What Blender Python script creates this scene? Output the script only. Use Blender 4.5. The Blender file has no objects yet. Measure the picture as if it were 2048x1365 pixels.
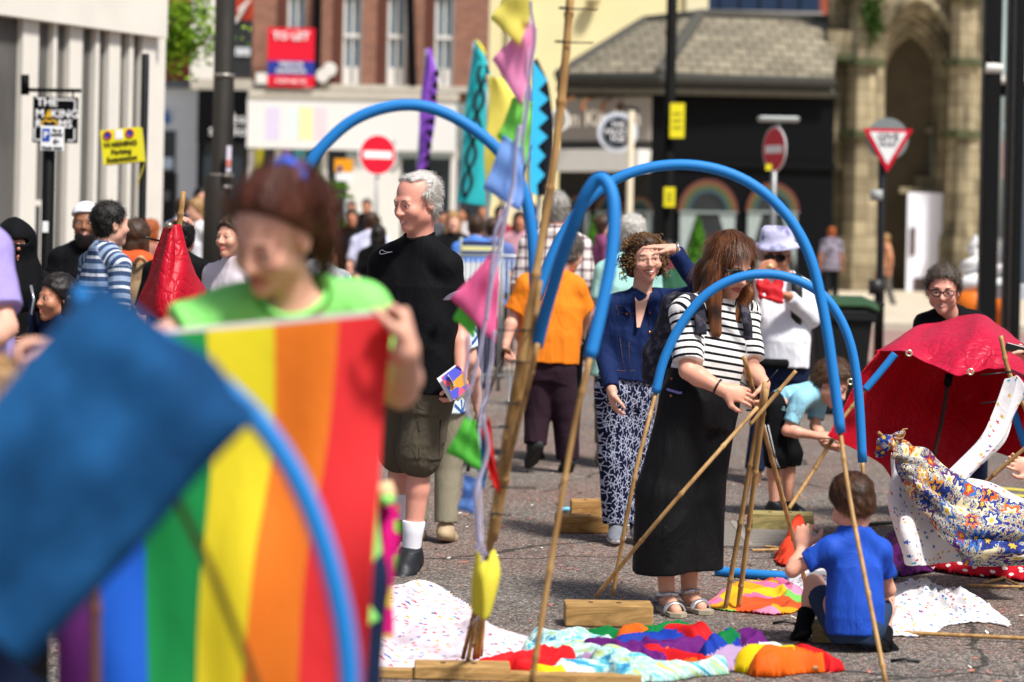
import bpy, math, random
import numpy as np
from mathutils import Matrix, Vector
from math import sin, cos, pi, radians

# ------------------------------------------------------------------ camera, sky, sun, exposure
SC = bpy.context.scene
F, CX, CY, HC, ROLL = 4836.0, 1024.0, 446.0, 1.58, radians(1.2)   # focal length and horizon in photo pixels, eye height in metres
cam_d = bpy.data.cameras.new("camera"); CAM = bpy.data.objects.new("camera", cam_d); SC.collection.objects.link(CAM)
cam_d.sensor_width = 36.0; cam_d.lens = F / 2048 * 36; cam_d.clip_end = 2000; cam_d.clip_start = 0.2
cam_d.shift_y = -(682.5 - CY) / 2048
_c, _s = cos(ROLL), sin(ROLL)
CAM.matrix_world = Matrix(((_c, -_s, 0, 0), (0, 0, -1, 0), (_s, _c, 0, HC), (0, 0, 0, 1)))
cam_d.dof.use_dof = True; cam_d.dof.focus_distance = 10.6; cam_d.dof.aperture_fstop = 2.3
SC.camera = CAM
SUN_EL, SUN_AZ = radians(56), radians(40)      # azimuth: from behind the camera (0) towards the right (90)
w = bpy.data.worlds.new("World"); SC.world = w; w.use_nodes = True
_nt = w.node_tree; _sky = _nt.nodes.new("ShaderNodeTexSky"); _sky.sky_type = 'NISHITA'; _sky.sun_disc = False
_sky.sun_elevation = SUN_EL; _sky.air_density = 1.0; _sky.dust_density = 2.5
_dir = Vector((sin(SUN_AZ) * cos(SUN_EL), -cos(SUN_AZ) * cos(SUN_EL), sin(SUN_EL)))
_sky.sun_rotation = math.atan2(_dir.x, _dir.y)
_nt.links.new(_sky.outputs[0], _nt.nodes["Background"].inputs[0]); _nt.nodes["Background"].inputs[1].default_value = 0.08
_sl = bpy.data.lights.new("sun", 'SUN'); _sl.energy = 4.1; _sl.angle = radians(9); _sl.color = (1, 0.965, 0.92)
_so = bpy.data.objects.new("sun", _sl); SC.collection.objects.link(_so)
_so.rotation_euler = (-_dir).to_track_quat('-Z', 'Y').to_euler()
SC.view_settings.view_transform = 'Standard'; SC.view_settings.look = 'None'; SC.view_settings.exposure = 0.5; SC.view_settings.gamma = 1
SC.render.engine = 'CYCLES'
SC.cycles.use_denoising = True; SC.cycles.max_bounces = 7; SC.cycles.transparent_max_bounces = 12
SC.cycles.sample_clamp_indirect = 6

# ------------------------------------------------------------------ small helpers
def V(*a): return np.array(a, dtype=float)
def P(px, py, Y):
    x = (px - CX) / F; z = -(py - CY) / F
    return V((_c * x - _s * z) * Y, Y, HC + (_s * x + _c * z) * Y)
def G(px, py, z=0.0):
    x = (px - CX) / F; zz = -(py - CY) / F
    Y = (HC - z) / -(_s * x + _c * zz)
    p = P(px, py, Y); p[2] = z
    return p
def nrm(v): return v / (np.linalg.norm(v) + 1e-12)
def lin(h):
    if isinstance(h, str):
        h = h.lstrip('#'); h = [int(h[i:i + 2], 16) / 255 for i in (0, 2, 4)]
        h = [c / 12.92 if c <= .04045 else ((c + .055) / 1.055) ** 2.4 for c in h]
    return (h[0], h[1], h[2], 1.0)

class NT:
    def __init__(s, name):
        s.m = bpy.data.materials.new(name); s.m.use_nodes = True; s.t = s.m.node_tree; s.b = s.t.nodes["Principled BSDF"]
        s.out = s.t.nodes["Material Output"]; s._tc = None
    def n(s, ty, **kw):
        o = s.t.nodes.new("ShaderNode" + ty)
        for k, v in kw.items(): setattr(o, k, v)
        return o
    def put(s, sock, v):
        if hasattr(v, "is_output"): s.t.links.new(v, sock)
        elif v is not None: sock.default_value = v
    @property
    def tc(s):
        if s._tc is None: s._tc = s.n("TexCoord")
        return s._tc
    def math(s, op, a, b=None, c=None, clamp=False):
        o = s.n("Math", operation=op, use_clamp=clamp); s.put(o.inputs[0], a)
        if b is not None: s.put(o.inputs[1], b)
        if c is not None: s.put(o.inputs[2], c)
        return o.outputs[0]
    def vmath(s, op, a, b=None):
        o = s.n("VectorMath", operation=op); s.put(o.inputs[0], a)
        if b is not None: s.put(o.inputs[1], b)
        return o.outputs["Value"] if op in ("LENGTH", "DISTANCE", "DOT_PRODUCT") else o.outputs[0]
    def scale(s, v, xyz):
        o = s.n("Mapping"); s.put(o.inputs[0], v); o.inputs["Scale"].default_value = xyz; return o.outputs[0]
    def noise(s, scale, detail=3, vec=None, rough=.55, out=0, dist=0):
        o = s.n("TexNoise"); o.inputs["Scale"].default_value = scale; o.inputs["Detail"].default_value = detail
        o.inputs["Roughness"].default_value = rough; o.inputs["Distortion"].default_value = dist
        s.put(o.inputs["Vector"], vec if vec is not None else s.tc.outputs["Object"]); return o.outputs[out]
    def mix(s, f, a, b, mode='MIX'):
        o = s.n("Mix", data_type='RGBA', blend_type=mode); s.put(o.inputs[0], f); s.put(o.inputs[6], a); s.put(o.inputs[7], b); return o.outputs[2]
    def ramp(s, f, stops, interp='LINEAR'):
        o = s.n("ValToRGB"); s.put(o.inputs[0], f); cr = o.color_ramp; cr.interpolation = interp
        while len(cr.elements) < len(stops): cr.elements.new(.5)
        for e, (p, c) in zip(cr.elements, stops): e.position = p; e.color = lin(c) if not isinstance(c, tuple) or len(c) == 3 else c
        return o.outputs[0]
    def sep(s, v):
        o = s.n("SeparateXYZ"); s.put(o.inputs[0], v); return o.outputs
    def comb(s, x=0., y=0., z=0.):
        o = s.n("CombineXYZ"); s.put(o.inputs[0], x); s.put(o.inputs[1], y); s.put(o.inputs[2], z); return o.outputs[0]
    def attr(s, name, out=2):
        o = s.n("Attribute"); o.attribute_name = name; return o.outputs[out]
    def bump(s, h, strength=.3, dist=.01):
        o = s.n("Bump"); o.inputs["Strength"].default_value = strength; o.inputs["Distance"].default_value = dist
        s.put(o.inputs["Height"], h); return o.outputs[0]
    def done(s, col, rough=.6, normal=None, spec=.3, trans=0, metal=0, sss=0, sheen=0, coat=0):
        b = s.b; s.put(b.inputs["Base Color"], col); s.put(b.inputs["Roughness"], rough); b.inputs["Metallic"].default_value = metal
        b.inputs["Specular IOR Level"].default_value = spec
        if normal is not None: s.put(b.inputs["Normal"], normal)
        if sss: b.inputs["Subsurface Weight"].default_value = sss; b.inputs["Subsurface Radius"].default_value = (.012, .004, .002); b.inputs["Subsurface Scale"].default_value = 1.0
        if sheen: b.inputs["Sheen Weight"].default_value = sheen
        if coat: b.inputs["Coat Weight"].default_value = coat
        if trans:
            t = s.n("BsdfTranslucent"); s.put(t.inputs[0], col); mx = s.n("MixShader"); mx.inputs[0].default_value = trans
            if normal is not None: s.put(t.inputs["Normal"], normal)
            s.t.links.new(b.outputs[0], mx.inputs[1]); s.t.links.new(t.outputs[0], mx.inputs[2]); s.t.links.new(mx.outputs[0], s.out.inputs[0])
        return s.m
_mc = {}
def M(col, rough=.6, var=.12, vs=6., bump=.15, bs=60., bd=.004, spec=.3, trans=0, metal=0, sss=0, sheen=0, name="surface", coat=0):
    """plain material of one colour with a soft tone variation and a fine bump"""
    key = (str(col), rough, var, vs, bump, bs, bd, spec, trans, metal, sss, sheen, coat)
    if key in _mc: return _mc[key]
    t = NT(name); c = lin(col)
    nz = t.noise(vs, 4)
    f = t.math('MULTIPLY_ADD', nz, 2 * var, 1 - var)
    cc = t.mix(1.0, c, t.comb(f, f, f), 'MULTIPLY')
    nm = t.bump(t.noise(bs, 3), bump, bd) if bump else None
    rr = t.math('MULTIPLY_ADD', t.noise(vs * 2.3, 2), .2, max(rough - .1, .03))
    _mc[key] = t.done(cc, rr, nm, spec, trans, metal, sss, sheen, coat); return _mc[key]

def fabric(col, wr=.5, rough=.85, trans=0, var=.08, spec=.15, scale=9., name="fabric", sheen=.0):
    """cloth: soft creases plus a fine weave"""
    t = NT(name); c = col if hasattr(col, 'is_output') else lin(col)
    v = t.scale(t.tc.outputs["Object"], (1, 1, .45))
    cr = t.noise(scale, 4, v, .5, dist=1.2)
    fw = t.noise(420, 2)
    h = t.math('ADD', t.math('MULTIPLY', cr, 1.0), t.math('MULTIPLY', fw, .05))
    f = t.math('MULTIPLY_ADD', t.noise(3.5, 3), 2 * var, 1 - var)
    return t.done(t.mix(1.0, c, t.comb(f, f, f), 'MULTIPLY'), rough, t.bump(h, wr, .03), spec, trans, sheen=sheen)

def tag(o, label=None, cat=None, group=None, kind=None):
    if label: o["label"] = label
    if cat: o["category"] = cat
    if group: o["group"] = group
    if kind: o["kind"] = kind
    return o
def empty(name, loc, label=None, cat=None, group=None, rz=0):
    o = bpy.data.objects.new(name, None); SC.collection.objects.link(o); o.location = tuple(float(c) for c in loc); o.rotation_euler = (0, 0, rz)
    o.empty_display_size = .1
    return tag(o, label, cat, group)
def link_mesh(name, verts, faces, mats, midx=None, parent=None, smooth=True, origin=None, attrs=None, uv=None):
    """make ONE mesh object from world-space vertices; origin = its base point (or its parent's)"""
    verts = np.asarray(verts, dtype=float)
    if origin is None: origin = V(*parent.location) if parent is not None else V(*((verts.min(0) + verts.max(0)) / 2)[:2], verts[:, 2].min())
    if parent is not None and parent.type == 'MESH' and parent.get('_org') is not None: origin = V(*parent['_org'])
    me = bpy.data.meshes.new(name)
    loc = verts - origin
    if isinstance(faces, np.ndarray):
        n, k = faces.shape
        me.vertices.add(len(loc)); me.vertices.foreach_set("co", loc.astype(np.float32).ravel())
        me.loops.add(n * k); me.loops.foreach_set("vertex_index", faces.astype(np.int32).ravel())
        me.polygons.add(n); me.polygons.foreach_set("loop_start", np.arange(0, n * k, k, dtype=np.int32))
        me.update(calc_edges=True)
    else:
        me.from_pydata([tuple(v) for v in loc], [], [tuple(int(i) for i in f) for f in faces]); me.update()
    for m in (mats if isinstance(mats, (list, tuple)) else [mats]): me.materials.append(m)
    if midx is not None: me.polygons.foreach_set("material_index", np.asarray(midx, dtype=np.int32))
    me.polygons.foreach_set("use_smooth", np.full(len(me.polygons), bool(smooth)))
    for k, a in (attrs or {}).items():
        at = me.attributes.new(k, 'FLOAT', 'POINT'); at.data.foreach_set("value", np.asarray(a, dtype=np.float32))
    if uv is not None:
        ul = me.uv_layers.new(name="UVMap"); li = np.empty(len(me.loops), dtype=np.int32); me.loops.foreach_get("vertex_index", li)
        ul.data.foreach_set("uv", np.asarray(uv, dtype=np.float32)[li].ravel())
    o = bpy.data.objects.new(name, me); SC.collection.objects.link(o)
    if parent is None: o.location = tuple(origin)
    else: o.parent = parent
    o['_org'] = [float(c) for c in origin]
    return o

class MB:
    """collects shapes (world space) for one mesh"""
    def __init__(s): s.v = []; s.f = []; s.mi = []; s.mats = []; s.n = 0
    def mat(s, m):
        if m not in s.mats: s.mats.append(m)
        return s.mats.index(m)
    def add(s, vs, fs, m):
        k = s.mat(m)
        for f in fs: s.f.append([i + s.n for i in f]); s.mi.append(k)
        s.v += [tuple(x) for x in vs]; s.n += len(vs); return s
    def box(s, lo, hi, m, ax=None, org=None, bev=0.0):
        """box between lo and hi in the frame ax (3 row vectors) at org; bev chamfers the vertical-ish edges"""
        (x0, y0, z0), (x1, y1, z1) = lo, hi
        b = bev
        if b:
            vs = []; fs = []
            ring = [(x0 + b, y0), (x1 - b, y0), (x1, y0 + b), (x1, y1 - b), (x1 - b, y1), (x0 + b, y1), (x0, y1 - b), (x0, y0 + b)]
            cx, cy = (x0 + x1) / 2, (y0 + y1) / 2
            def rr(z, sh):
                return [(x + (-sh if x > cx else sh), y + (-sh if y > cy else sh), z) for x, y in ring]
            L = [rr(z0, b * .7), rr(z0 + b, 0), rr(z1 - b, 0), rr(z1, b * .7)]
            for l in L: vs += l
            for k in range(3):
                for i in range(8): j = (i + 1) % 8; fs.append([k * 8 + i, k * 8 + j, k * 8 + 8 + j, k * 8 + 8 + i])
            fs.append(list(range(7, -1, -1))); fs.append(list(range(24, 32)))
        else:
            vs = [(x, y, z) for z in (z0, z1) for x, y in ((x0, y0), (x1, y0), (x1, y1), (x0, y1))]
            fs = [[3, 2, 1, 0], [4, 5, 6, 7], [0, 1, 5, 4], [1, 2, 6, 5], [2, 3, 7, 6], [3, 0, 4, 7]]
        if ax is not None:
            A = np.array(ax); vs = [tuple(np.array(q) @ A + (org if org is not None else 0)) for q in vs]
        elif org is not None: vs = [tuple(np.array(q) + org) for q in vs]
        return s.add(vs, fs, m)
    def tube(s, pts, r, m, seg=10, cap=True, sq=1.0):
        pts = [np.array(p, float) for p in pts]; n = len(pts)
        if not hasattr(r, '__len__'): r = [r] * n
        t0 = nrm(pts[1] - pts[0]); up = V(0, 0, 1) if abs(t0[2]) < .9 else V(1, 0, 0)
        a = nrm(np.cross(t0, up)); vs = []; fs = []
        for i, p in enumerate(pts):
            t = nrm(pts[min(i + 1, n - 1)] - pts[max(i - 1, 0)]); a = nrm(a - t * a.dot(t)); b = np.cross(t, a)
            for k in range(seg):
                th = 2 * pi * k / seg; vs.append(p + (a * cos(th) + b * sin(th) * sq) * r[i])
        for i in range(n - 1):
            for k in range(seg): j = (k + 1) % seg; fs.append([i * seg + k, i * seg + j, (i + 1) * seg + j, (i + 1) * seg + k])
        if cap: fs.append(list(range(seg - 1, -1, -1))); fs.append([(n - 1) * seg + k for k in range(seg)])
        return s.add(vs, fs, m)
    def prism(s, poly, h, m, ax, org):
        """polygon (a,b) in plane axes ax[0],ax[1], extruded by h along ax[2]"""
        A = np.array(ax); n = len(poly); vs = [np.array((x, y, z)) @ A + org for z in (0, h) for x, y in poly]
        fs = [list(range(n - 1, -1, -1)), list(range(n, 2 * n))] + [[i, (i + 1) % n, n + (i + 1) % n, n + i] for i in range(n)]
        return s.add(vs, fs, m)
    def build(s, name, parent=None, smooth=False, **kw):
        return link_mesh(name, s.v, s.f, s.mats, s.mi, parent, smooth, **kw)

def smooth_path(pts, n=40):
    """Catmull-Rom through the points"""
    p = [np.array(q, float) for q in pts]; p = [2 * p[0] - p[1]] + p + [2 * p[-1] - p[-2]]; out = []
    segs = len(p) - 3
    for k in range(n + 1):
        u = min(k / n * segs, segs - 1e-9); i = int(u); t = u - i; a, b, c, d = p[i:i + 4]
        out.append(.5 * ((2 * b) + (c - a) * t + (2 * a - 5 * b + 4 * c - d) * t * t + (3 * b - a - 3 * c + d) * t ** 3))
    return out
def bevel_mod(o, w=.004, seg=2):
    m = o.modifiers.new("edge", 'BEVEL'); m.width = w; m.segments = seg; m.limit_method = 'ANGLE'; m.angle_limit = radians(40); return o
def text(body, size, mat, parent, org, ax=(1, 0, 0), up=(0, 0, 1), name="lettering", align='CENTER', ext=.002, bold=0.0, sx=1.0):
    cu = bpy.data.curves.new("txt", 'FONT'); cu.body = body; cu.size = size; cu.align_x = align; cu.align_y = 'CENTER'; cu.extrude = ext
    cu.offset = bold * .45; cu.resolution_u = 2; cu.space_line = .95
    ob = bpy.data.objects.new("txt", cu); SC.collection.objects.link(ob)
    me = bpy.data.meshes.new_from_object(ob.evaluated_get(bpy.context.evaluated_depsgraph_get()))
    co = np.empty(len(me.vertices) * 3, dtype=np.float32); me.vertices.foreach_get("co", co); co = co.reshape(-1, 3).astype(float)
    a = nrm(V(*ax)); u = nrm(V(*up)); n = np.cross(a, u)
    w = co[:, :1] * a * sx + co[:, 1:2] * u + co[:, 2:] * n + np.array(org)
    fs = [list(p.vertices) for p in me.polygons]
    bpy.data.objects.remove(ob); bpy.data.curves.remove(cu); bpy.data.meshes.remove(me)
    return link_mesh(name, w, fs, mat, None, parent, False)
def copy_tree(o, parent=None):
    c = o.copy(); SC.collection.objects.link(c); c.parent = parent
    for ch in list(o.children): copy_tree(ch, c)
    return c

# ------------------------------------------------------------------ signed-distance modelling: prims -> one continuous mesh (surface nets)
def rc(a, b, r1, r2=None, k=.02, mat=0, flat=0, e=None, es=1.0, sub=False, off=0.):
    a = np.array(a, float); b = np.array(b, float); r2 = r1 if r2 is None else r2
    if np.linalg.norm(b - a) < 1e-5: b = a + V(0, 0, 1e-4)
    return dict(t='rc', a=a, b=b, r1=r1, r2=r2, k=k, mat=mat, flat=flat, e=None if e is None else nrm(np.array(e)), es=es, sub=sub, off=off,
                c=(a + b) / 2, R=np.linalg.norm(b - a) / 2 + max(r1, r2))
def ell(c, rad, R=None, k=.02, mat=0, sub=False):
    c = np.array(c, float); return dict(t='ell', c=c, rad=np.array(rad, float), M=np.eye(3) if R is None else np.array(R), k=k, mat=mat, sub=sub, R=max(rad))
def loft(A, B, side, secs, k=.02, mat=0, n=2.4, sub=False):
    """stack of rounded sections from A to B; secs = [(t, half width, half depth, side offset, depth offset)]"""
    A = np.array(A, float); B = np.array(B, float); ax = nrm(B - A); side = nrm(np.array(side) - ax * np.dot(side, ax)); fw = np.cross(side, ax)
    s = np.array([list(q) + [0] * (5 - len(q)) for q in secs], float)
    return dict(t='loft', A=A, L=np.linalg.norm(B - A), ax=ax, side=side, fw=fw, s=s, n=n, k=k, mat=mat, sub=sub, c=(A + B) / 2, R=np.linalg.norm(B - A) / 2 + s[:, 1:3].max() + abs(s[:, 3:]).max())
def pd(p, q):
    if q['t'] == 'rc':
        ba = q['b'] - q['a']; L2 = ba @ ba; L = math.sqrt(L2); d = p - q['a']; hu = (d @ ba) / L2; h = np.clip(hu, 0, 1)
        r = d - h[:, None] * ba
        if q['e'] is not None:
            ce = r @ q['e']; r = r + ce[:, None] * q['e'] * (1 / q['es'] - 1)
            dd = (np.sqrt((r * r).sum(1)) - (q['r1'] + (q['r2'] - q['r1']) * h)) * min(1, q['es'])
        else: dd = np.sqrt((r * r).sum(1)) - (q['r1'] + (q['r2'] - q['r1']) * h)
        if q['flat'] & 1: dd = np.maximum(dd, (hu - 1) * L)
        if q['flat'] & 2: dd = np.maximum(dd, -hu * L)
        return dd
    if q['t'] == 'ell':
        x = (p - q['c']) @ q['M'].T; k0 = np.sqrt(((x / q['rad']) ** 2).sum(1)); k1 = np.sqrt(((x / q['rad'] ** 2) ** 2).sum(1)) + 1e-9
        return k0 * (k0 - 1) / k1
    if q['t'] == 'loft':
        d = p - q['A']; t = (d @ q['ax']) / q['L']; s = q['s']; I = lambda j: np.interp(t, s[:, 0], s[:, j])
        w, dp = I(1), I(2); x = np.abs(d @ q['side'] - I(3)) / w; y = np.abs(d @ q['fw'] - I(4)) / dp; n = q['n']
        e = (x ** n + y ** n) ** (1 / n); dd = (e - 1) * np.minimum(w, dp)
        return np.maximum(np.maximum(dd, (s[0, 0] - t) * q['L']), (t - s[-1, 0]) * q['L'])
def fold(p, amp, f=9., seed=0, st=(1, 1, .4), sharp=1.0):
    rs = np.random.RandomState(seed); q = p * np.array(st); out = np.zeros(len(p))
    for i in range(3):
        k = rs.normal(size=3); k = k / np.linalg.norm(k) * f * 6.28 * (.5 + .35 * i); k2 = rs.normal(size=3) * f * 1.6
        out += (1 - np.abs(np.sin(q @ k * .5 + 1.5 * np.sin(q @ k2 + rs.rand() * 6) + rs.rand() * 6)) ** sharp - .36) / (1 + i * .6)
    return -amp * out * .6
def ev(p, prims, disp=None):
    D = np.full(len(p), 1.0)
    for q in prims:
        d = pd(p, q); D = comb_d(D, d, q)
    if disp is not None: D = D + disp(p)
    return D
def comb_d(D, d, q):
    k = max(q['k'], 1e-5)
    if q['sub']:
        h = np.clip(.5 - .5 * (D + d) / k, 0, 1); return D + (-d - D) * h + k * h * (1 - h)
    h = np.clip(.5 + .5 * (D - d) / k, 0, 1); return D + (d - D) * h - k * h * (1 - h)
def sdf(name, prims, h, mats, parent=None, disp=None, cuts=(), along=False, origin=None, smooth=True, extra=None):
    """surface nets over active blocks only"""
    B = 8; un = [q for q in prims if not q['sub']]
    lo = np.min([q['c'] - q['R'] for q in un], 0) - 2 * h; hi = np.max([q['c'] + q['R'] for q in un], 0) + 2 * h
    nb = np.maximum(np.ceil((hi - lo) / h / B).astype(int), 1); n = nb * B
    bi = np.stack(np.meshgrid(*[np.arange(k) for k in nb], indexing='ij'), -1).reshape(-1, 3)
    bc = lo + (bi + .5) * B * h - h / 2; D0 = ev(bc, prims)
    def cut(p, D):
        for (pt, nn) in cuts: D = np.maximum(D, (p - np.array(pt)) @ nrm(np.array(nn)))
        return D
    hd = .87 * B * h; act = (np.abs(D0) < hd * 1.3 + .03)
    vol = np.repeat(np.repeat(np.repeat(D0.reshape(nb), B, 0), B, 1), B, 2).astype(np.float32)
    vol = np.where(vol > 0, 1., -1.).astype(np.float32) if not cuts else vol
    ab = bi[act]; abc = bc[act]
    li = np.stack(np.meshgrid(*[np.arange(B)] * 3, indexing='ij'), -1).reshape(-1, 3)
    for s0 in range(0, len(ab), 400):
        a = ab[s0:s0 + 400]; c = abc[s0:s0 + 400]; idx = (a[:, None, :] * B + li[None]).reshape(-1, 3); p = lo + idx * h
        D = np.full(len(p), 1.0)
        for q in prims:
            near = np.linalg.norm(c - q['c'], axis=1) < q['R'] + hd + q['k'] + .06
            if not near.any(): continue
            m = np.repeat(near, B ** 3); D[m] = comb_d(D[m], pd(p[m], q), q)
        if disp is not None: D = D + disp(p)
        D = cut(p, D); vol[idx[:, 0], idx[:, 1], idx[:, 2]] = D
    if cuts:
        na = bi[~act]; cc = cut(bc[~act], D0[~act])
        for a, v in zip(na, cc):
            if v > 0: vol[a[0] * B:a[0] * B + B, a[1] * B:a[1] * B + B, a[2] * B:a[2] * B + B] = 1.
            else:
                sl = tuple(slice(a[j] * B, a[j] * B + B) for j in range(3))
                gi = (a[None] * B + li); vol[sl] = cut(lo + gi * h, np.full(len(gi), float(v) if not cuts else -.05)).reshape(B, B, B)
    vol[0] = 1; vol[-1] = 1; vol[:, 0] = 1; vol[:, -1] = 1; vol[:, :, 0] = 1; vol[:, :, -1] = 1
    S = vol < 0; c = S[:-1, :-1, :-1].astype(np.int8)
    for o in ((1, 0, 0), (0, 1, 0), (0, 0, 1), (1, 1, 0), (1, 0, 1), (0, 1, 1), (1, 1, 1)):
        c = c + S[o[0]:n[0] - 1 + o[0], o[1]:n[1] - 1 + o[1], o[2]:n[2] - 1 + o[2]]
    cell = np.argwhere((c > 0) & (c < 8)); vid = np.full(c.shape, -1, dtype=np.int64); vid[tuple(cell.T)] = np.arange(len(cell))
    acc = np.zeros((len(cell), 3)); cnt = np.zeros(len(cell))
    cor = [(i, j, k) for i in (0, 1) for j in (0, 1) for k in (0, 1)]
    for ai in cor:
        for axn in range(3):
            if ai[axn]: continue
            bj = list(ai); bj[axn] = 1
            da = vol[tuple((cell + ai).T)].astype(float); db = vol[tuple((cell + bj).T)].astype(float); x = (da < 0) != (db < 0)
            t = da[x] / (da[x] - db[x]); t = np.clip(t, .02, .98); pnt = np.tile(np.array(ai, float), (x.sum(), 1)); pnt[:, axn] = t; acc[x] += pnt; cnt[x] += 1
    vert = lo + (cell + acc / cnt[:, None]) * h
    faces = []
    for axn in range(3):
        u, v = [(1, 2), (2, 0), (0, 1)][axn]
        s0 = [slice(None)] * 3; s1 = [slice(None)] * 3; s0[axn] = slice(0, -1); s1[axn] = slice(1, None)
        a, b = S[tuple(s0)], S[tuple(s1)]; e = np.argwhere(a != b); e = e[(e[:, u] > 0) & (e[:, v] > 0)]
        sg = a[tuple(e.T)]
        eu = np.zeros(3, int); eu[u] = 1; ev_ = np.zeros(3, int); ev_[v] = 1
        e = e[(e < np.array(c.shape)).all(1)] if len(e) else e
        sg = a[tuple(e.T)]
        q = np.stack([vid[tuple((e - eu - ev_).T)], vid[tuple((e - ev_).T)], vid[tuple(e.T)], vid[tuple((e - eu).T)]], 1)
        q[~sg] = q[~sg][:, ::-1]; q = q[(q >= 0).all(1)]; faces.append(q)
    faces = np.concatenate(faces)
    mi = None; attrs = {}
    ml = mats if isinstance(mats, (list, tuple)) else [mats]
    if len(ml) > 1 or along:
        best = np.full(len(vert), 1e9); mm = np.zeros(len(vert), int); al = np.zeros(len(vert))
        for q in un:
            d = pd(vert, q) ; s = d < best
            best[s] = d[s]; mm[s] = q['mat']
            if along:
                if q['t'] == 'rc': ba = q['b'] - q['a']; L = np.linalg.norm(ba); al[s] = ((vert - q['a']) @ ba / L + q['off'])[s]
                elif q['t'] == 'loft': al[s] = ((vert - q['A']) @ q['ax'] * -1 + q.get('off', 0))[s]
        if extra is not None: mm = extra(vert, mm)
        mi = mm[faces[:, 0]]; attrs = {'along': al} if along else {}
    return link_mesh(name, vert, faces, ml, mi, parent, smooth, origin=origin, attrs=attrs)

# ------------------------------------------------------------------ cloth sheets and heaps
def cr1(c, t):
    n = len(c); u = np.clip(t, 0, 1) * (n - 1); i = np.minimum(u.astype(int), n - 2); f = (u - i)
    g = lambda j: c[np.clip(j, 0, n - 1)]
    f = f.reshape(f.shape + (1,) * (c.ndim - 1)); a, b, d, e = g(i - 1), g(i), g(i + 1), g(i + 2)
    return .5 * (2 * b + (d - a) * f + (2 * a - 5 * b + 4 * d - e) * f * f + (3 * b - a - 3 * d + e) * f ** 3)
def sheet(name, ctrl, nu, nv, mats, parent=None, ripple=None, matfn=None, keep=None, thick=.0, pxmode=True):
    """cloth surface through a grid of control points (px, py, depth)"""
    C = np.array([[P(*q) if pxmode else V(*q) for q in r] for r in ctrl])
    us = np.linspace(0, 1, nu); vs = np.linspace(0, 1, nv)
    rows = cr1(C, vs); S = cr1(np.swapaxes(rows, 0, 1), us); S = np.swapaxes(S, 0, 1)
    U, W = np.meshgrid(us, vs)
    du = np.gradient(S, axis=1); dv = np.gradient(S, axis=0); N = np.cross(du, dv); N /= np.linalg.norm(N, axis=2, keepdims=True) + 1e-12
    if ripple is not None: S = S + N * ripple(U, W)[..., None]
    L = S.reshape(-1, 3); idx = np.arange(nu * nv).reshape(nv, nu)
    f = np.stack([idx[:-1, :-1], idx[:-1, 1:], idx[1:, 1:], idx[1:, :-1]], -1).reshape(-1, 4)
    fu = ((U[:-1, :-1] + U[1:, 1:]) / 2).ravel(); fv = ((W[:-1, :-1] + W[1:, 1:]) / 2).ravel()
    mi = matfn(fu, fv).astype(int) if matfn is not None else None
    if keep is not None:
        kk = keep(fu, fv); f = f[kk]; mi = mi[kk] if mi is not None else None
    lu = np.linalg.norm(C[:, -1] - C[:, 0], axis=1).max(); lv = np.linalg.norm(C[-1] - C[0], axis=1).max()
    o = link_mesh(name, L, f, mats, mi, parent, True, uv=np.stack([U.ravel() * lu, W.ravel() * lv], 1))
    if thick: m = o.modifiers.new("cloth", 'SOLIDIFY'); m.thickness = thick; m.offset = 0
    return o
def wavy(amp, fu, fv, seed=0, warp=.6):
    rs = np.random.RandomState(seed); ph = rs.rand(8) * 6.28
    def r(U, W):
        a = U * fu * 6.28 + warp * np.sin(W * 5 + ph[0]) + ph[1]; b = W * fv * 6.28 + warp * np.sin(U * 6 + ph[2]) + ph[3]
        return amp * (np.sin(a) + .5 * np.sin(1.9 * a + b + ph[4]) + .45 * (1 - 2 * np.abs(np.sin(.5 * b + a * .7 + ph[5]))))
    return r
def inpoly(x, y, poly):
    c = np.zeros(len(x), bool); n = len(poly); dmin = np.full(len(x), 1e9)
    for i in range(n):
        x0, y0 = poly[i]; x1, y1 = poly[(i + 1) % n]
        cond = ((y0 > y) != (y1 > y)) & (x < (x1 - x0) * (y - y0) / (y1 - y0 + 1e-12) + x0); c ^= cond
        ex, ey = x1 - x0, y1 - y0; t = np.clip(((x - x0) * ex + (y - y0) * ey) / (ex * ex + ey * ey + 1e-12), 0, 1)
        dmin = np.minimum(dmin, np.hypot(x - x0 - t * ex, y - y0 - t * ey))
    return c, dmin
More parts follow.
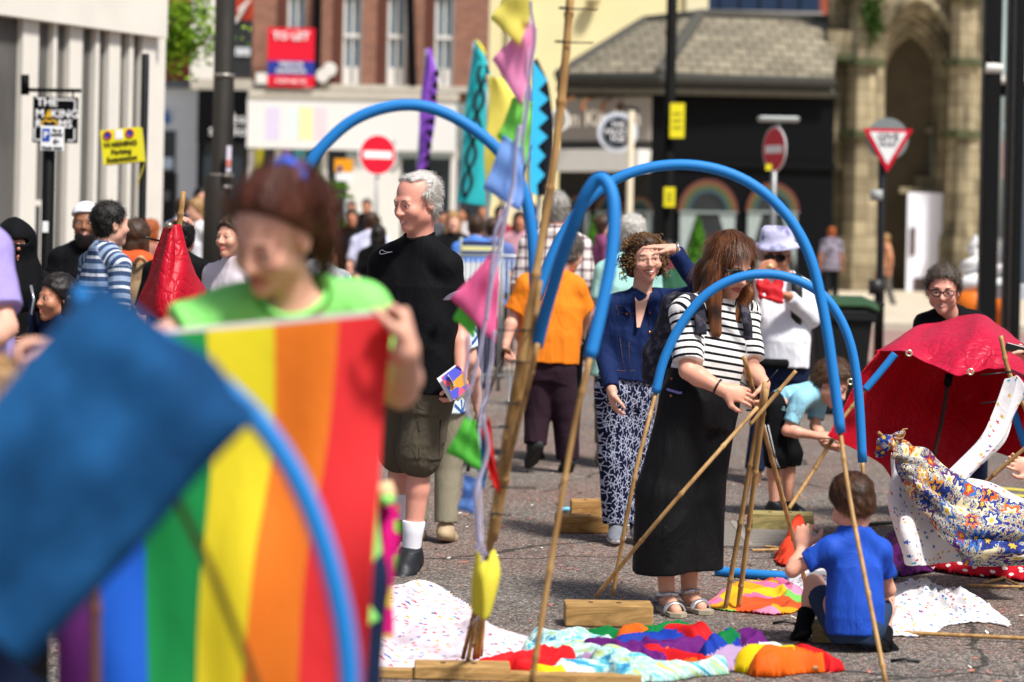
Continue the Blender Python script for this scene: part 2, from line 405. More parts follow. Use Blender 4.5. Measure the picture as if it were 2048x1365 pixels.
def heap(name, poly, height, mats, parent=None, seed=0, res=.012, edge=.12, ff=3.2, bumps=(), matfn=None, z0=.004, pow_=.6):
    """crumpled cloth lying on the ground inside an outline given in photo pixels; bumps = (px,py,radius,height)"""
    Q = [G(*q)[:2] for q in poly]; Q = [tuple(p) for p in np.array(smooth_path([V(*q, 0) for q in Q + [Q[0]]], len(Q) * 5))[:-1, :2]]
    a = np.array(Q); lo = a.min(0); hi = a.max(0); nx = int((hi[0] - lo[0]) / res) + 2; ny = int((hi[1] - lo[1]) / res) + 2
    X, Yy = np.meshgrid(np.linspace(lo[0], hi[0], nx), np.linspace(lo[1], hi[1], ny)); x, y = X.ravel(), Yy.ravel()
    ins, d = inpoly(x, y, Q); rs = np.random.RandomState(seed); z = np.zeros(len(x)); wx = x + .12 * np.sin(y * 7 + seed) + .05 * np.sin(x * 19 + 2); wy = y + .1 * np.sin(x * 8 + seed * 2)
    tot = 0
    for i in range(6):
        th = rs.rand() * pi; f = ff * (1 + i * .8); am = 1 / (1 + i * .55); s = np.sin(6.28 * f * (wx * cos(th) + wy * sin(th) * .6) * .5 + rs.rand() * 6)
        z += am * (1 - np.abs(s)) ** 1.5; tot += am
    z = z / tot * height * np.clip(d / edge, 0, 1) ** pow_ * 1.9
    for (px, py, r, hh) in bumps:
        g = G(px, py); z += hh * np.exp(-((x - g[0]) ** 2 + ((y - g[1])) ** 2) / r ** 2) * np.clip(d / edge, 0, 1)
    z = z + z0
    idx = np.arange(nx * ny).reshape(ny, nx); f = np.stack([idx[:-1, :-1], idx[:-1, 1:], idx[1:, 1:], idx[1:, :-1]], -1).reshape(-1, 4)
    near = ins | (d < res * .8); f = f[near[f].all(1)]
    used = np.unique(f); rm = np.full(nx * ny, -1); rm[used] = np.arange(len(used)); vv = np.stack([x, y, z], 1)[used]; f = rm[f]
    mi = matfn(vv[f].mean(1)).astype(int) if matfn is not None else None
    return link_mesh(name, vv, f, mats, mi, parent, True, uv=vv[:, :2] + vv[:, 2:] * .7)
# ------------------------------------------------------------------ people
def skin_mat(c, red=.12, name="skin"):
    t = NT(name); b = lin(c); n1 = t.noise(9, 3); n2 = t.noise(60, 3)
    rd = (min(b[0] * 1.05, 1), b[1] * .72, b[2] * .66, 1)
    col = t.mix(t.math('MULTIPLY', n1, red * 3.2, clamp=True), b, rd)
    f = t.math('MULTIPLY_ADD', n2, .16, .92)
    return t.done(t.mix(1.0, col, t.comb(f, f, f), 'MULTIPLY'), .48, t.bump(t.noise(260, 2), .12, .002), .35, sss=.12)
SK = dict(pale=skin_mat('#dba68c', .16), fair=skin_mat('#d8a68f', .1), ruddy=skin_mat('#d9a08c', .2), tan=skin_mat('#b57d60', .08), brown=skin_mat('#8a5c42', .05))
LIP = M('#b5645a', .45, .05, bump=0, name="lips"); LIPM = M('#b98478', .5, .05, bump=0, name="lips")
EYEW = M('#e4dfd8', .25, .02, bump=0, spec=.5, name="eye_white"); IRIS = M('#3b4a52', .2, .1, bump=0, spec=.5, name="iris"); PUP = M('#0a0a0a', .1, 0, bump=0, spec=.5, name="pupil")
TEETH = M('#e8e2d6', .3, .03, bump=0, name="teeth"); BLKP = BLACKP = M('#111111', .35, .05, bump=0, spec=.5, name="black_plastic")

def hair_mat(c, c2=None, rough=.45):
    t = NT("hair"); a = lin(c); b = lin(c2) if c2 else (a[0] * .45, a[1] * .45, a[2] * .45, 1)
    n = t.noise(7, 4, t.scale(t.tc.outputs["Object"], (6, 6, 1)))
    return t.done(t.mix(t.math('MULTIPLY_ADD', n, 2.2, -.6, clamp=True), b, a), rough, t.bump(t.noise(150, 3, t.scale(t.tc.outputs["Object"], (2, 2, .4))), .5, .004), .35)

class Head:
    def __init__(s, c, yaw=0, pitch=0, roll=0, hs=1.0):
        s.c = np.array(c, float); s.hs = hs; y, p, r = radians(yaw), radians(pitch), radians(roll)
        f = V(sin(y) * cos(p), -cos(y) * cos(p), -sin(p)); sd = nrm(np.cross(V(0, 0, 1), f)); up = np.cross(f, sd)
        s.s = sd * cos(r) - up * sin(r); s.u = up * cos(r) + sd * sin(r); s.f = f
    def __call__(s, x, y, z): return s.c + s.hs * (x * s.s + y * s.f + z * s.u)
    @property
    def R(s): return np.array([s.s, s.f, s.u])
def head_prims(H, female=False, smile=0, detail=True, mat=0, child=False, beard=0, ears=True):
    s = H.hs; E = lambda x, y, z, rx, ry, rz, k=.02, **kw: ell(H(x, y, z), (rx * s, ry * s, rz * s), H.R, k=k * s, mat=mat, **kw)
    C = lambda a, b, r1, r2=None, k=.012, m=mat, **kw: rc(H(*a), H(*b), r1 * s, (r2 or r1) * s, k=k * s, mat=m, **kw)
    fj = .92 if female or child else 1.0; jw = .9 if female else 1.0
    o = [E(0, -.014, .036, .077, .094, .084), E(0, .03, -.03, .062 * fj, .062, .082, k=.03), C((0, .073, -.096), (0, .071, -.1), .021 * fj, k=.03),
         C((-.041 * jw, .0, -.062), (.041 * jw, .0, -.062), .026, k=.03)]
    if not detail: o += [C((0, .088, .0), (0, .112, -.03), .008, .012)]; return o
    ck = .03 if child else .026
    o += [C((-.034, .079, .02), (.034, .079, .02), .011 if not (female or child) else .008, k=.015), E(-.037, .062, -.03, ck, ck, ck), E(.037, .062, -.03, ck, ck, ck),
          E(-.031, .098, .0, .018, .016, .012, k=.012, sub=True), E(.031, .098, .0, .018, .016, .012, k=.012, sub=True),
          C((0, .086, .012), (0, .106, -.028), .0075, .0105, k=.010), C((0, .105, -.032), (0, .107, -.033), .0115 * fj, k=.008),
          C((-.0125, .094, -.036), (.0125, .094, -.036), .0085, k=.006),
          E(-.031, .0735, .0, .0155, .0135, .0135, k=.004), E(.031, .0735, .0, .0155, .0135, .0135, k=.004),
          C((-.045, .078, .0065), (-.018, .086, .0075), .0055, k=.005), C((.045, .078, .0065), (.018, .086, .0075), .0055, k=.005),
          C((-.043, .078, -.010), (-.02, .083, -.011), .0035, k=.006), C((.043, .078, -.010), (.02, .083, -.011), .0035, k=.006)]
    mw = .024 + .010 * smile; zz = .008 * smile
    for sx in (-1, 1):
        o += [C((0, .0955, -.061), (sx * mw, .083, -.0685 + zz + .0035 * smile), .0052, .0028, k=.004, m=1), C((0, .0955, -.073 - .004 * smile), (sx * mw, .083, -.0705 + zz + .0035 * smile), .0062, .0028, k=.004, m=1)]
        if smile: o += [E(sx * .042, .068, -.032, .021, .018, .017, k=.012), C((sx * .018, .094, -.04), (sx * .042, .078, -.072), .0028, .002, k=.006, sub=True)]
        else: o += [C((sx * .016, .096, -.042), (sx * .033, .082, -.066), .0010, .0008, k=.006, sub=True), C((sx * .026, .086, -.072), (sx * .032, .080, -.082), .0014, .001, k=.005, sub=True)]
    if smile: o += [E(0, .097, -.066 + zz * .4, mw * .9, .012, .0048, k=.003, sub=True)]
    else: o += [C((0, .097, -.0665), (-mw, .088, -.0695), .0013, k=.003, sub=True), C((0, .097, -.0665), (mw, .088, -.0695), .0013, k=.003, sub=True)]
    if ears:
        for sx in (-1, 1): o += [E(sx * .078, -.012, -.008, .011, .02, .033, k=.008), E(sx * .088, -.006, -.004, .007, .011, .018, k=.006, sub=True)]
    return o
def eyes(H, parent, look=(0, 0), lid=0.0):
    for sx in (-1, 1):
        s = H.hs; c = H(sx * .031, .0765, -.0012); r = .0122 * s; mb = MB(); fw = nrm(H.f + H.s * look[0] + H.u * look[1]); a = nrm(np.cross(H.u, fw)); b = np.cross(fw, a)
        rings = [0, .24, .52, .8, 1.2, 1.7]; vs = [c + fw * r]; mi = []; fs = []
        for th in rings[1:]:
            for k in range(14): ph = 2 * pi * k / 14; vs.append(c + r * (fw * cos(th) + (a * cos(ph) + b * sin(ph)) * sin(th)))
        for k in range(14): fs.append([0, 1 + k, 1 + (k + 1) % 14]); mi.append(2)
        for i in range(len(rings) - 2):
            for k in range(14): j = (k + 1) % 14; fs.append([1 + i * 14 + k, 1 + (i + 1) * 14 + k, 1 + (i + 1) * 14 + j, 1 + i * 14 + j]); mi.append(1 if i < 1 else 0)
        link_mesh("eye", vs, fs, [EYEW, IRIS, PUP], mi, parent, True)
def brows(H, parent, mat, th=.0032, up=0):
    for sx in (-1, 1):
        mb = MB(); mb.tube(smooth_path([H(sx * .014, .0905, .020 + up), H(sx * .03, .0905, .0255 + up), H(sx * .047, .077, .020 + up)], 8), [th * H.hs * q for q in (.7, 1, 1.1, 1.1, 1, .9, .8, .6, .3)], mat, 6, sq=.6)
        mb.build("eyebrow", parent, True)
def strands(parent, src, mat, n, length, flow, width=.0016, lift=.003, seg=3, seed=0, name="hair_strands", keep=None, jit=.35, grav=0.):
    """thin locks of hair combed along the surface of a hair cap"""
    rs = np.random.RandomState(seed); me = src.data; nv = len(me.vertices); co = np.empty(nv * 3, np.float32); me.vertices.foreach_get("co", co); co = co.reshape(-1, 3).astype(float) + V(*src['_org'])
    no = np.empty(nv * 3, np.float32); me.vertices.foreach_get("normal", no); no = no.reshape(-1, 3).astype(float)
    ok = np.arange(nv) if keep is None else np.where(keep(co, no))[0]
    ids = rs.choice(ok, n); p = co[ids]; nn = no[ids]; d = flow(p, nn) + rs.normal(size=(n, 3)) * jit; d -= nn * (d * nn).sum(1, keepdims=True); d /= np.linalg.norm(d, axis=1, keepdims=True) + 1e-9
    sd = np.cross(d, nn); L = length * (.5 + rs.rand(n, 1) * .8); vs = np.zeros((n, (seg + 1) * 2, 3))
    for k in range(seg + 1):
        t = k / seg; q = p + d * L * t + nn * (lift * math.sin(pi * min(t * .7 + .15, 1)) - .05 * L * t * t) + V(0, 0, -grav) * t * t * L; ww = width * (1 - .75 * t) / 2
        vs[:, 2 * k] = q - sd * ww; vs[:, 2 * k + 1] = q + sd * ww
    base = np.arange(n)[:, None] * (seg + 1) * 2; fs = np.concatenate([base + np.array([[2 * k, 2 * k + 1, 2 * k + 3, 2 * k + 2]]) for k in range(seg)])
    return link_mesh(name, vs.reshape(-1, 3), fs, mat, None, parent, True)
def hair_cap(H, parent, mat, kind='short', h=.005, seed=1, thick=.008, n=1500, front=.0, strand=True, cutback=-.10, length=.028):
    s = H.hs; pr = [ell(H(0, -.016, .036), ((.077 + thick) * s, (.095 + thick) * s, (.084 + thick * 1.2) * s), H.R, k=.01)]
    if kind in ('short', 'bald'): pr.append(ell(H(0, -.03, -.02), (.073 * s + thick * .5 * s, .07 * s, .075 * s), H.R, k=.02))
    nv = .75 * H.f + -.66 * H.u; cuts = [(H(0, 0.0, 0.0) + (nrm(nv)) * (.012 - front) * s, nv)]
    if kind == 'bald': nv = .5 * H.f + .86 * H.u; cuts = [(H(0, -.02, .055), nv), (H(0, -.005, 0), H.f - .5 * H.u)]
    cuts.append((H(0, 0, cutback), -H.u))
    o = sdf("hair", pr, h, mat, parent, disp=lambda p: fold(p, .008 * s, 19, seed, (1, 1, .8)), cuts=cuts)
    if strand:
        C = H(0, -.02, .07)
        fl = lambda p, nn: (-.9 * H.u)[None] * np.clip(1 - nn @ H.u, 0, 1)[:, None] + (H.f * .9 + H.s * .5)[None] * np.clip(nn @ H.u, 0, 1)[:, None] + (.35 * H.f)[None] * (nn @ H.f > .2)[:, None]
        strands(o, o, mat, int(n * 1.5), length * s, fl, .0026 * s, .008 * s, 3, seed, jit=.45); strands(o, o, mat, int(n * .35), length * 1.3 * s, fl, .0018 * s, .02 * s, 3, seed + 9, name='loose_strands', jit=.9)
    return o
def hand(wr, d, n, thumb=1, curl=.5, sc=1.0, k=.016, spread=1.0, mat=0, point=False):
    """palm, four fingers of unequal length and a thumb; d = towards the fingertips, n = the way the palm faces"""
    d = nrm(np.array(d, float)); n = np.array(n, float); n = nrm(n - d * n.dot(d)); s = np.cross(d, n) * thumb; wr = np.array(wr, float)
    Rm = np.array([s, d, n]); o = [rc(wr, wr + d * .03 * sc, .026 * sc, .03 * sc, k=k, mat=mat, e=n, es=.66), ell(wr + d * .05 * sc, (.041 * sc, .05 * sc, .0155 * sc), Rm, k=.012, mat=mat)]
    for i, (off, L) in enumerate(((.029, .070), (.010, .079), (-.010, .073), (-.028, .057))):
        b = wr + d * (.088 - abs(off) * .12) * sc + s * off * sc; a = 0; p = b - d * .01 * sc; r = .0088 * sc
        cu = curl * (1 + .12 * i) if not (point and i == 0) else .1; dd = nrm(d + s * off * 3.0 * spread)
        for j, fr in enumerate((.45, .32, .25)):
            a += cu * (.7, 1.0, .8)[j]; q = p + (dd * cos(a) + n * sin(a)) * L * fr * sc; o.append(rc(p, q, r, r * .92, k=.0025, mat=mat)); p = q; r *= .92
    b = wr + d * .028 * sc + s * .03 * sc; m = b + (d * .55 + s * .75 + n * .35 * (.4 + curl)) * .036 * sc; m2 = m + nrm(d * .85 + s * .25 + n * (.3 + curl * .5)) * .034 * sc
    e = m2 + nrm(d * .9 - s * .1 + n * (.3 + curl * .6)) * .026 * sc
    o += [rc(wr + d * .02 * sc + s * .015 * sc, m, .0165 * sc, .013 * sc, k=.01, mat=mat), rc(m, m2, .0115 * sc, .010 * sc, k=.003, mat=mat), rc(m2, e, .0098 * sc, .0082 * sc, k=.003, mat=mat)]
    return o

def stand(x, Y, H=1.72, yaw=0, step=0., arm=.1, z=0., fold_arm=0):
    """default standing joints (world); yaw 0 faces the camera; a = the person's right side"""
    y = radians(yaw); f = V(sin(y), -cos(y), 0); s = V(cos(y), sin(y), 0); c = V(x, Y, z)
    q = lambda sx, fw, zz: c + s * sx * H + f * fw * H + V(0, 0, zz * H)
    j = dict(hipA=q(-.052, 0, .53), hipB=q(.052, 0, .53), neck=q(0, -.01, .855), shA=q(-.1, -.005, .803), shB=q(.1, -.005, .803), head=q(0, .012, .932), yaw=yaw, hs=H / 1.74,
             elA=q(-.135, -.02 + arm * .2, .635), elB=q(.135, -.02 - arm * .2, .635), wrA=q(-.14, .03 + arm * .5, .49), wrB=q(.14, .03 - arm * .5, .49),
             knA=q(-.055, .03 + step * .5, .285), knB=q(.055, .02 - step * .4, .285), anA=q(-.055, step, .045 + max(0, -step) * .15), anB=q(.055, -step, .045 + max(0, step) * .25))
    if fold_arm:
        for k in 'AB': j['wr' + k] = q((-.06 if k == 'A' else .06), .17, .62)
    j['toA'] = j['anA'] + f * .13 * H / 1.72 + V(0, 0, -.03 if step >= 0 else -.02); j['toB'] = j['anB'] + f * .13 * H / 1.72 + V(0, 0, -.03 if step <= 0 else -.09)
    return j
def person(label, j, skin='fair', group=None, h=.006, female=False, smile=0, face=True, top=None, bottom=None, shoes=None, hands=None, look=(0, 0), brow='#4a3628', child=False, eyes_on=True, arms='AB', feet=True, sz=1.0, neck_r=.056, barefoot=False):
    """joints (world) -> one continuous body mesh; clothes, shoes, hair and eyes are its children. sz scales limb thickness"""
    base = (j['anA'] + j['anB']) / 2; base = V(base[0], base[1], 0)
    root = empty("person", base, label, "person", group)
    H = Head(j['head'], j.get('yaw', 0), j.get('pitch', 0), j.get('roll', 0), j.get('hs', 1)); hs = H.hs; z = sz
    nk = j['neck']; hip = (j['hipA'] + j['hipB']) / 2; side = nrm(j['shB'] - j['shA']); up = nrm(nk - hip); fw = nrm(np.cross(side, up))
    pr = head_prims(H, female, smile, face, child=child)
    pr += [rc(H(0, -.022, -.045), nk - up * .02, neck_r * hs * (.86 if female or child else 1), .055 * hs * z, k=.03)]
    for a in 'AB': pr += [rc(nk - up * .035, j['sh' + a] - up * .008 * z, .04 * z * hs, .042 * z, k=.03)]
    pr += [rc(nk - up * .13, hip + up * .05, .108 * z, .108 * z, k=.05, e=fw, es=.62)]
    for a in 'AB':
        if a in arms:
            e, w = j['el' + a], j['wr' + a]
            pr += [rc(j['sh' + a], e, .045 * z, .034 * z, k=.03), rc(e, e + (w - e) * .3, .034 * z, .038 * z, k=.02), rc(e + (w - e) * .3, w, .038 * z, .026 * z, k=.02)]
            hd = (hands or {}).get(a)
            if hd is None: hd = dict(d=nrm(w - e) + V(0, 0, -.2), n=nrm(-side * (-1 if a == 'A' else 1)), curl=.35)
            t = hd.pop('thumb', 1 if a == 'A' else -1) if isinstance(hd, dict) else 1
            hc = hd.pop('sc', 1.0)
            if face or h < .012: pr += hand(w, hd['d'], hd['n'], t, hd.get('curl', .4), hs * hc * (.93 if female else 1), spread=hd.get('spread', 1), point=hd.get('point', False))
            else: pr += [rc(w, w + nrm(np.array(hd['d'])) * .12, .034 * z, .022 * z, k=.02)]
        if feet:
            hp, kn, an = j['hip' + a], j['kn' + a], j['an' + a]; cf = nrm(np.cross(kn - an, side)); cf = cf if cf @ fw < 0 else -cf
            pr += [rc(hp, kn, .078 * z, .053 * z, k=.04), rc(kn, kn + (an - kn) * .33 + cf * .010, .048 * z, .050 * z, k=.03), rc(kn + (an - kn) * .33 + cf * .010, an, .049 * z, .032 * z, k=.02),
                   rc(an + V(0, 0, -.01), j['to' + a] if barefoot else an + V(0, 0, -.02), .033 * z, .024 * z, k=.02)]
    lp = [q for q in pr if q['mat'] == 1]
    ex = (lambda v, mm: np.where(np.min([pd(v, q) for q in lp], 0) < .0012, 1, 0)) if lp else None
    body = sdf("body", pr, h, [SK[skin], (LIP if female or child else LIPM) if face else SK[skin]], root, extra=ex)
    if smile: 
        mb = MB(); mb.tube(smooth_path([H(-.026, .080, -.0605), H(0, .0935, -.064), H(.026, .080, -.0605)], 10), [q * hs for q in (.002, .004, .005, .0055, .006, .006, .006, .0055, .005, .004, .002)], TEETH, 8, sq=.7); mb.build('teeth', body, True)
    if face and eyes_on: eyes(H, body, look)
    if face and brow: brows(H, body, M(brow, .7, .1, bump=0, name="eyebrow_hair"), .0026 if female or child else .0036)
    fig = dict(root=root, body=body, H=H, j=j, side=side, up=up, fw=fw, hip=hip, nk=nk, h=h, z=z)
    if top: shirt(fig, **top)
    if bottom: trousers(fig, **bottom)
    if shoes:
        for a in 'AB':
            if a in shoes.get('only', 'AB'): shoe(fig, a, **{k: v for k, v in shoes.items() if k != 'only'})
    return fig
def shirt(fig, mat, sleeve=.75, w=(.182, .17, .178, .155), d=(.128, .118, .122, .098), hem=-.12, amp=.007, ff=7, name="shirt", arm_r=.056, neck=.0, collar=True, seed=3, belly=0, scoop=0, open_=0, cuff=None, h=None, arms='AB', th=.0, hem_off=0, tilt=None):
    j, up, side, fw, nk, hip = (fig[k] for k in ('j', 'up', 'side', 'fw', 'nk', 'hip')); z = fig['z']
    A = hip + up * hem * z; B = nk - up * .0; L = np.linalg.norm(B - A); n = lambda dist: 1 - dist / L * z
    secs = [(0, w[0] * z, d[0] * z, 0, belly * .6 * z), (.3, w[1] * z, d[1] * z, 0, belly * z), (n(.20), w[2] * z, d[2] * z, 0, 0), (n(.10), w[3] * z * .92, d[3] * z), (n(.035), .09 * z, .08 * z), (1.0, .072 * z, .07 * z)]
    pr = [loft(A, B, side, secs, k=.02, n=2.3)]
    for a in 'AB':
        s = j['sh' + a]; pr.append(rc(nk - up * .008, s + up * .004, .064 * z, (arm_r + .001) * z, k=.03))
        if a not in arms: continue
        e, wr = j['el' + a], j['wr' + a]
        if sleeve <= 1: pr += [rc(s, s + (e - s) * sleeve, arm_r * z, arm_r * .98 * z, k=.035, flat=1)]
        else: pr += [rc(s, e, arm_r * z, arm_r * .94 * z, k=.03), rc(e, e + (wr - e) * (sleeve - 1), arm_r * .94 * z, (arm_r * .72 if cuff is None else cuff) * z, k=.02, flat=1)]
    H = fig['H']
    m = mat if isinstance(mat, (list, tuple)) else [mat]
    fn = lambda p: fold(p, amp, ff, seed, (1, 1, .55)) 
    o = sdf(name, pr + [rc(nk + up * .012 + fw * .012, nk + up * .12 + fw * .035, .05 * z * H.hs, .07 * z, k=.01, sub=True)] + ([ell(nk + fw * (.05 + scoop * .3) + up * .02, (.055 + scoop * .7, .055 + scoop, .04 + scoop * .8), np.array([side, fw, up]), k=.008, sub=True)] if scoop else []) + [], h or max(fig['h'], .006), m, fig['root'], disp=fn, along=True)
    if collar:
        c = nk + up * .022 * z + fw * .010; mb = MB(); R = .062 * z * H.hs; pts = [c + (side * cos(t) * R * .98 + fw * sin(t) * R * 1.0) + up * (.006 * z - (.026 * z + scoop * 1.0) * max(sin(t), -.3)) + fw * scoop * max(sin(t), 0) * .9 + side * cos(t) * scoop * .5 for t in np.linspace(0, 2 * pi, 25)]
        mb.tube(pts, .0075 * z, m[0], 6, cap=False); mb.build("collar", o, True)
    fig[name] = o; return o
def trousers(fig, mat, length=1.9, kind='legs', r=(.098, .075, .062), waist=(.158, .105), amp=.006, ff=6, name="trousers", top=.05, seed=5, secs=None, A=None, h=None, k=.03):
    j, up, side, fw, hip = (fig[q] for q in ('j', 'up', 'side', 'fw', 'hip')); z = fig['z']; m = mat if isinstance(mat, (list, tuple)) else [mat]
    sd = nrm(j['hipB'] - j['hipA'])
    if kind == 'skirt':
        pr = [loft(A if A is not None else (j['anA'] + j['anB']) / 2 + V(0, 0, .1), hip + up * top * z, sd, secs, k=.02, n=2.2)]
    else:
        pr = [loft(hip - up * .10 * z, hip + up * top * z, sd, [(0, waist[0] * .9 * z, waist[1] * .9 * z), (.5, waist[0] * z, waist[1] * z), (1, waist[0] * .93 * z, waist[1] * .95 * z)], k=.03)]
        for a in 'AB':
            hp, kn, an = j['hip' + a], j['kn' + a], j['an' + a]; hp = hp - up * .02
            if length <= 1: pr.append(rc(hp, hp + (kn - hp) * length, r[0] * z, r[1] * z, k=k, flat=1))
            else: pr += [rc(hp, kn, r[0] * z, r[1] * z, k=k), rc(kn, kn + (an - kn) * (length - 1), r[1] * z, r[2] * z, k=.02, flat=1)]
    o = sdf(name, pr, h or max(fig['h'], .006), m, fig['root'], disp=lambda p: fold(p, amp, ff, seed, (1, 1, .3)), along=True); fig[name] = o; return o
def shoe(fig, a, mat, sole=None, name="shoe", r=.043, ln=.0, h=None, laces=None):
    j = fig['j']; an, to = j['an' + a], j['to' + a]; z = fig['z']; d = nrm(to - an - V(0, 0, (to - an)[2] * .3)); u = nrm(V(0, 0, 1) - d * d[2]); sd = np.cross(d, u)
    b = an - u * .035 * z; heel = b - d * .035 * z + u * .008; ball = b + d * (.09 + ln) * z; tip = b + d * (.135 + ln) * z
    low = min(an[2] - .045, 1); pr = [rc(heel, ball, r * .85 * z, r * 1.05 * z, k=.02, e=u, es=.85), rc(ball, tip, r * 1.05 * z, r * .8 * z, k=.02, e=u, es=.62), rc(an - u * .02, an + u * .03 * z, r * 1.05 * z, r * .98 * z, k=.02, flat=1), rc(an + u * .004, ball + u * .012 * z, r * 1.02 * z, r * .86 * z, k=.015)]
    base = b - u * .022 * z; cuts = [(base, -u)]
    ex = None if sole is None else (lambda v, mm: np.where((v - base) @ u < .022 * z, 1, 0))
    o = sdf(name, pr, h or min(max(fig['h'], .005), .01), [mat] + ([sole] if sole is not None else [mat]), fig['root'], cuts=cuts, extra=ex)
    if laces is not None:
        mb = MB()
        for i in range(4):
            c = b + d * (.035 + i * .018) * z + u * (.046 - i * .008) * z; mb.tube([c - sd * .02 * z, c + u * .006, c + sd * .02 * z + d * .01], .0028, laces, 6)
        mb.build("laces", o, True)
    return o
def glasses(H, parent, mat, lens=None, dark=False, rx=.024, rz=.02, th=.0022, yo=.101, name="glasses", zo=-.002):
    mb = MB(); n = 20
    for sx in (-1, 1):
        pts = [H(sx * .032 + rx * cos(t) * (1 + .08 * sx * 0), yo - .012 * (abs(sx * .032 + rx * cos(t)) / .056) ** 2, zo + rz * np.sign(sin(t)) * abs(sin(t)) ** .75) for t in np.linspace(0, 2 * pi, n + 1)]
        mb.tube(pts, th, mat, 6, cap=False)
        mb.tube([H(sx * .056, yo - .012, .006), H(sx * .078, .05, .006), H(sx * .081, -.005, .004)], th * .9, mat, 6)
    mb.tube([H(-.009, yo, .002), H(0, yo + .002, .005), H(.009, yo, .002)], th, mat, 6)
    g = mb.build(name, parent, True)
    if lens is not None:
        for sx in (-1, 1):
            mb = MB(); c = [H(sx * .032 + rx * cos(t), yo - .012 * (abs(sx * .032 + rx * cos(t)) / .056) ** 2, zo + rz * np.sign(sin(t)) * abs(sin(t)) ** .75) for t in np.linspace(0, 2 * pi, n + 1)[:-1]]
            vs = c + [p - H.f * .002 for p in c]; mb.add(vs, [list(range(n)), list(range(2 * n - 1, n - 1, -1))] + [[i, n + i, n + (i + 1) % n, (i + 1) % n] for i in range(n)], lens); mb.build("lens", g)
    return g
# ------------------------------------------------------------------ the setting: ground
def asphalt():
    t = NT("asphalt"); o = t.tc.outputs["Object"]
    v = t.n("TexVoronoi"); v.inputs["Scale"].default_value = 115; t.put(v.inputs["Vector"], o)
    cell = t.sep(v.outputs["Color"])[0]; c2 = t.sep(v.outputs["Color"])[1]
    base = t.ramp(cell, [(0, '#403e3b'), (.4, '#63605c'), (.78, '#857f79'), (1, '#b5aea4')])
    pn = t.noise(.55, 4, rough=.6); amt = t.math('MULTIPLY_ADD', pn, 2.0, -.66, clamp=True)
    red = t.math('MULTIPLY', t.math('GREATER_THAN', c2, .52), amt)
    col = t.mix(red, base, t.ramp(cell, [(0, '#6b3f34'), (1, '#a86a58')]))
    pt = t.math('MULTIPLY_ADD', t.noise(1.0, 6, rough=.7, dist=.8), .95, .50); col = t.mix(1.0, col, t.comb(pt, pt, t.math('MULTIPLY', pt, .97)), 'MULTIPLY')
    h = t.math('ADD', t.math('MULTIPLY', v.outputs["Distance"], -1.0), t.math('MULTIPLY', t.noise(28, 3), .7))
    cr = t.n("TexVoronoi", feature='DISTANCE_TO_EDGE'); cr.inputs["Scale"].default_value = .42; t.put(cr.inputs["Vector"], t.vmath('ADD', o, t.scale(t.noise(2.2, 3, out=1), (.35, .35, 0))))
    crk = t.math('LESS_THAN', cr.outputs[0], .006); col = t.mix(t.math('MULTIPLY', t.math('MULTIPLY', crk, .75), t.math('GREATER_THAN', t.noise(.6, 2), .47)), col, lin('#2b2a28'))
    return t.done(col, .88, t.bump(h, .75, .012), .2)
ASPH = asphalt()
def paving(c1, c2, sx, sy, mort='#8a8378', rough=.85, ms=.012, name="paving", axes='xy', off=.5, var=.25, bs=.3):
    t = NT(name); s = t.sep(t.tc.outputs["Object"]); vec = t.comb(s[0], s[1]) if axes == 'xy' else (t.comb(s[0], s[2]) if axes == 'xz' else t.comb(s[1], s[2]))
    b = t.n("TexBrick"); t.put(b.inputs["Vector"], vec); b.offset = off; b.inputs["Color1"].default_value = lin(c1); b.inputs["Color2"].default_value = lin(c2); b.inputs["Mortar"].default_value = lin(mort)
    b.inputs["Scale"].default_value = 1; b.inputs["Brick Width"].default_value = sx; b.inputs["Row Height"].default_value = sy; b.inputs["Mortar Size"].default_value = ms
    f = t.math('MULTIPLY_ADD', t.noise(1.1, 5), 2 * var, 1 - var); col = t.mix(1.0, b.outputs[0], t.comb(f, f, f), 'MULTIPLY')
    f2 = t.math('MULTIPLY_ADD', t.noise(26, 3), .4, .8); col = t.mix(1.0, col, t.comb(f2, f2, f2), 'MULTIPLY')
    return t.done(col, rough, t.bump(t.math('ADD', t.math('MULTIPLY', b.outputs[1], -1.), t.math('MULTIPLY', t.noise(30, 3), bs)), .5, .01), .2)
def slab(name, x0, x1, y0, y1, z, m, th=.15, kind='structure'):
    o = MB().box((x0, y0, z - th), (x1, y1, z), m).build(name); tag(o, kind=kind); return o
def grid_sheet(name, x0, x1, y0, y1, z, m):
    o = link_mesh(name, [(x0, y0, z), (x1, y0, z), (x1, y1, z), (x0, y1, z)], [[0, 1, 2, 3]], m, smooth=False, origin=V(0, 0, z)); tag(o, kind='structure'); return o
grid_sheet("ground", -400, 400, -60, 700, -.16, M('#77736c', .9))
grid_sheet("road", -60, 60, -20, 25.9, 0.0, ASPH)
slab("kerb", -60, 60, 25.9, 26.15, .02, M('#a39c90', .8, bs=40), .18)
slab("side_road", -60, 60, 26.15, 38.6, -.01, paving('#a08076', '#8f6f66', .22, .11, '#85786e', name="red_paving"), .15)
slab("kerb", -60, 60, 38.6, 38.85, .10, M('#b0a898', .8, bs=40), .25)
slab("pavement", -60, 60, 38.85, 75, .085, paving('#cdbfa6', '#bdb09a', .6, .4, '#8f8575', name="stone_paving"), .24)
YEL = M('#d8c24a', .7, .2, 14, name="road_paint")
for a, b in (((1950, 973), (2070, 984)), ((1950, 984), (2070, 996))):
    p, q = G(*a), G(*b); d = nrm(q - p); n = np.cross(V(0, 0, 1), d) * .05
    o = link_mesh("road_marking", [p - n + V(0, 0, .004), q - n + V(0, 0, .004), q + n + V(0, 0, .004), p + n + V(0, 0, .004)], [[0, 1, 2, 3]], YEL, smooth=False); tag(o, kind='structure')
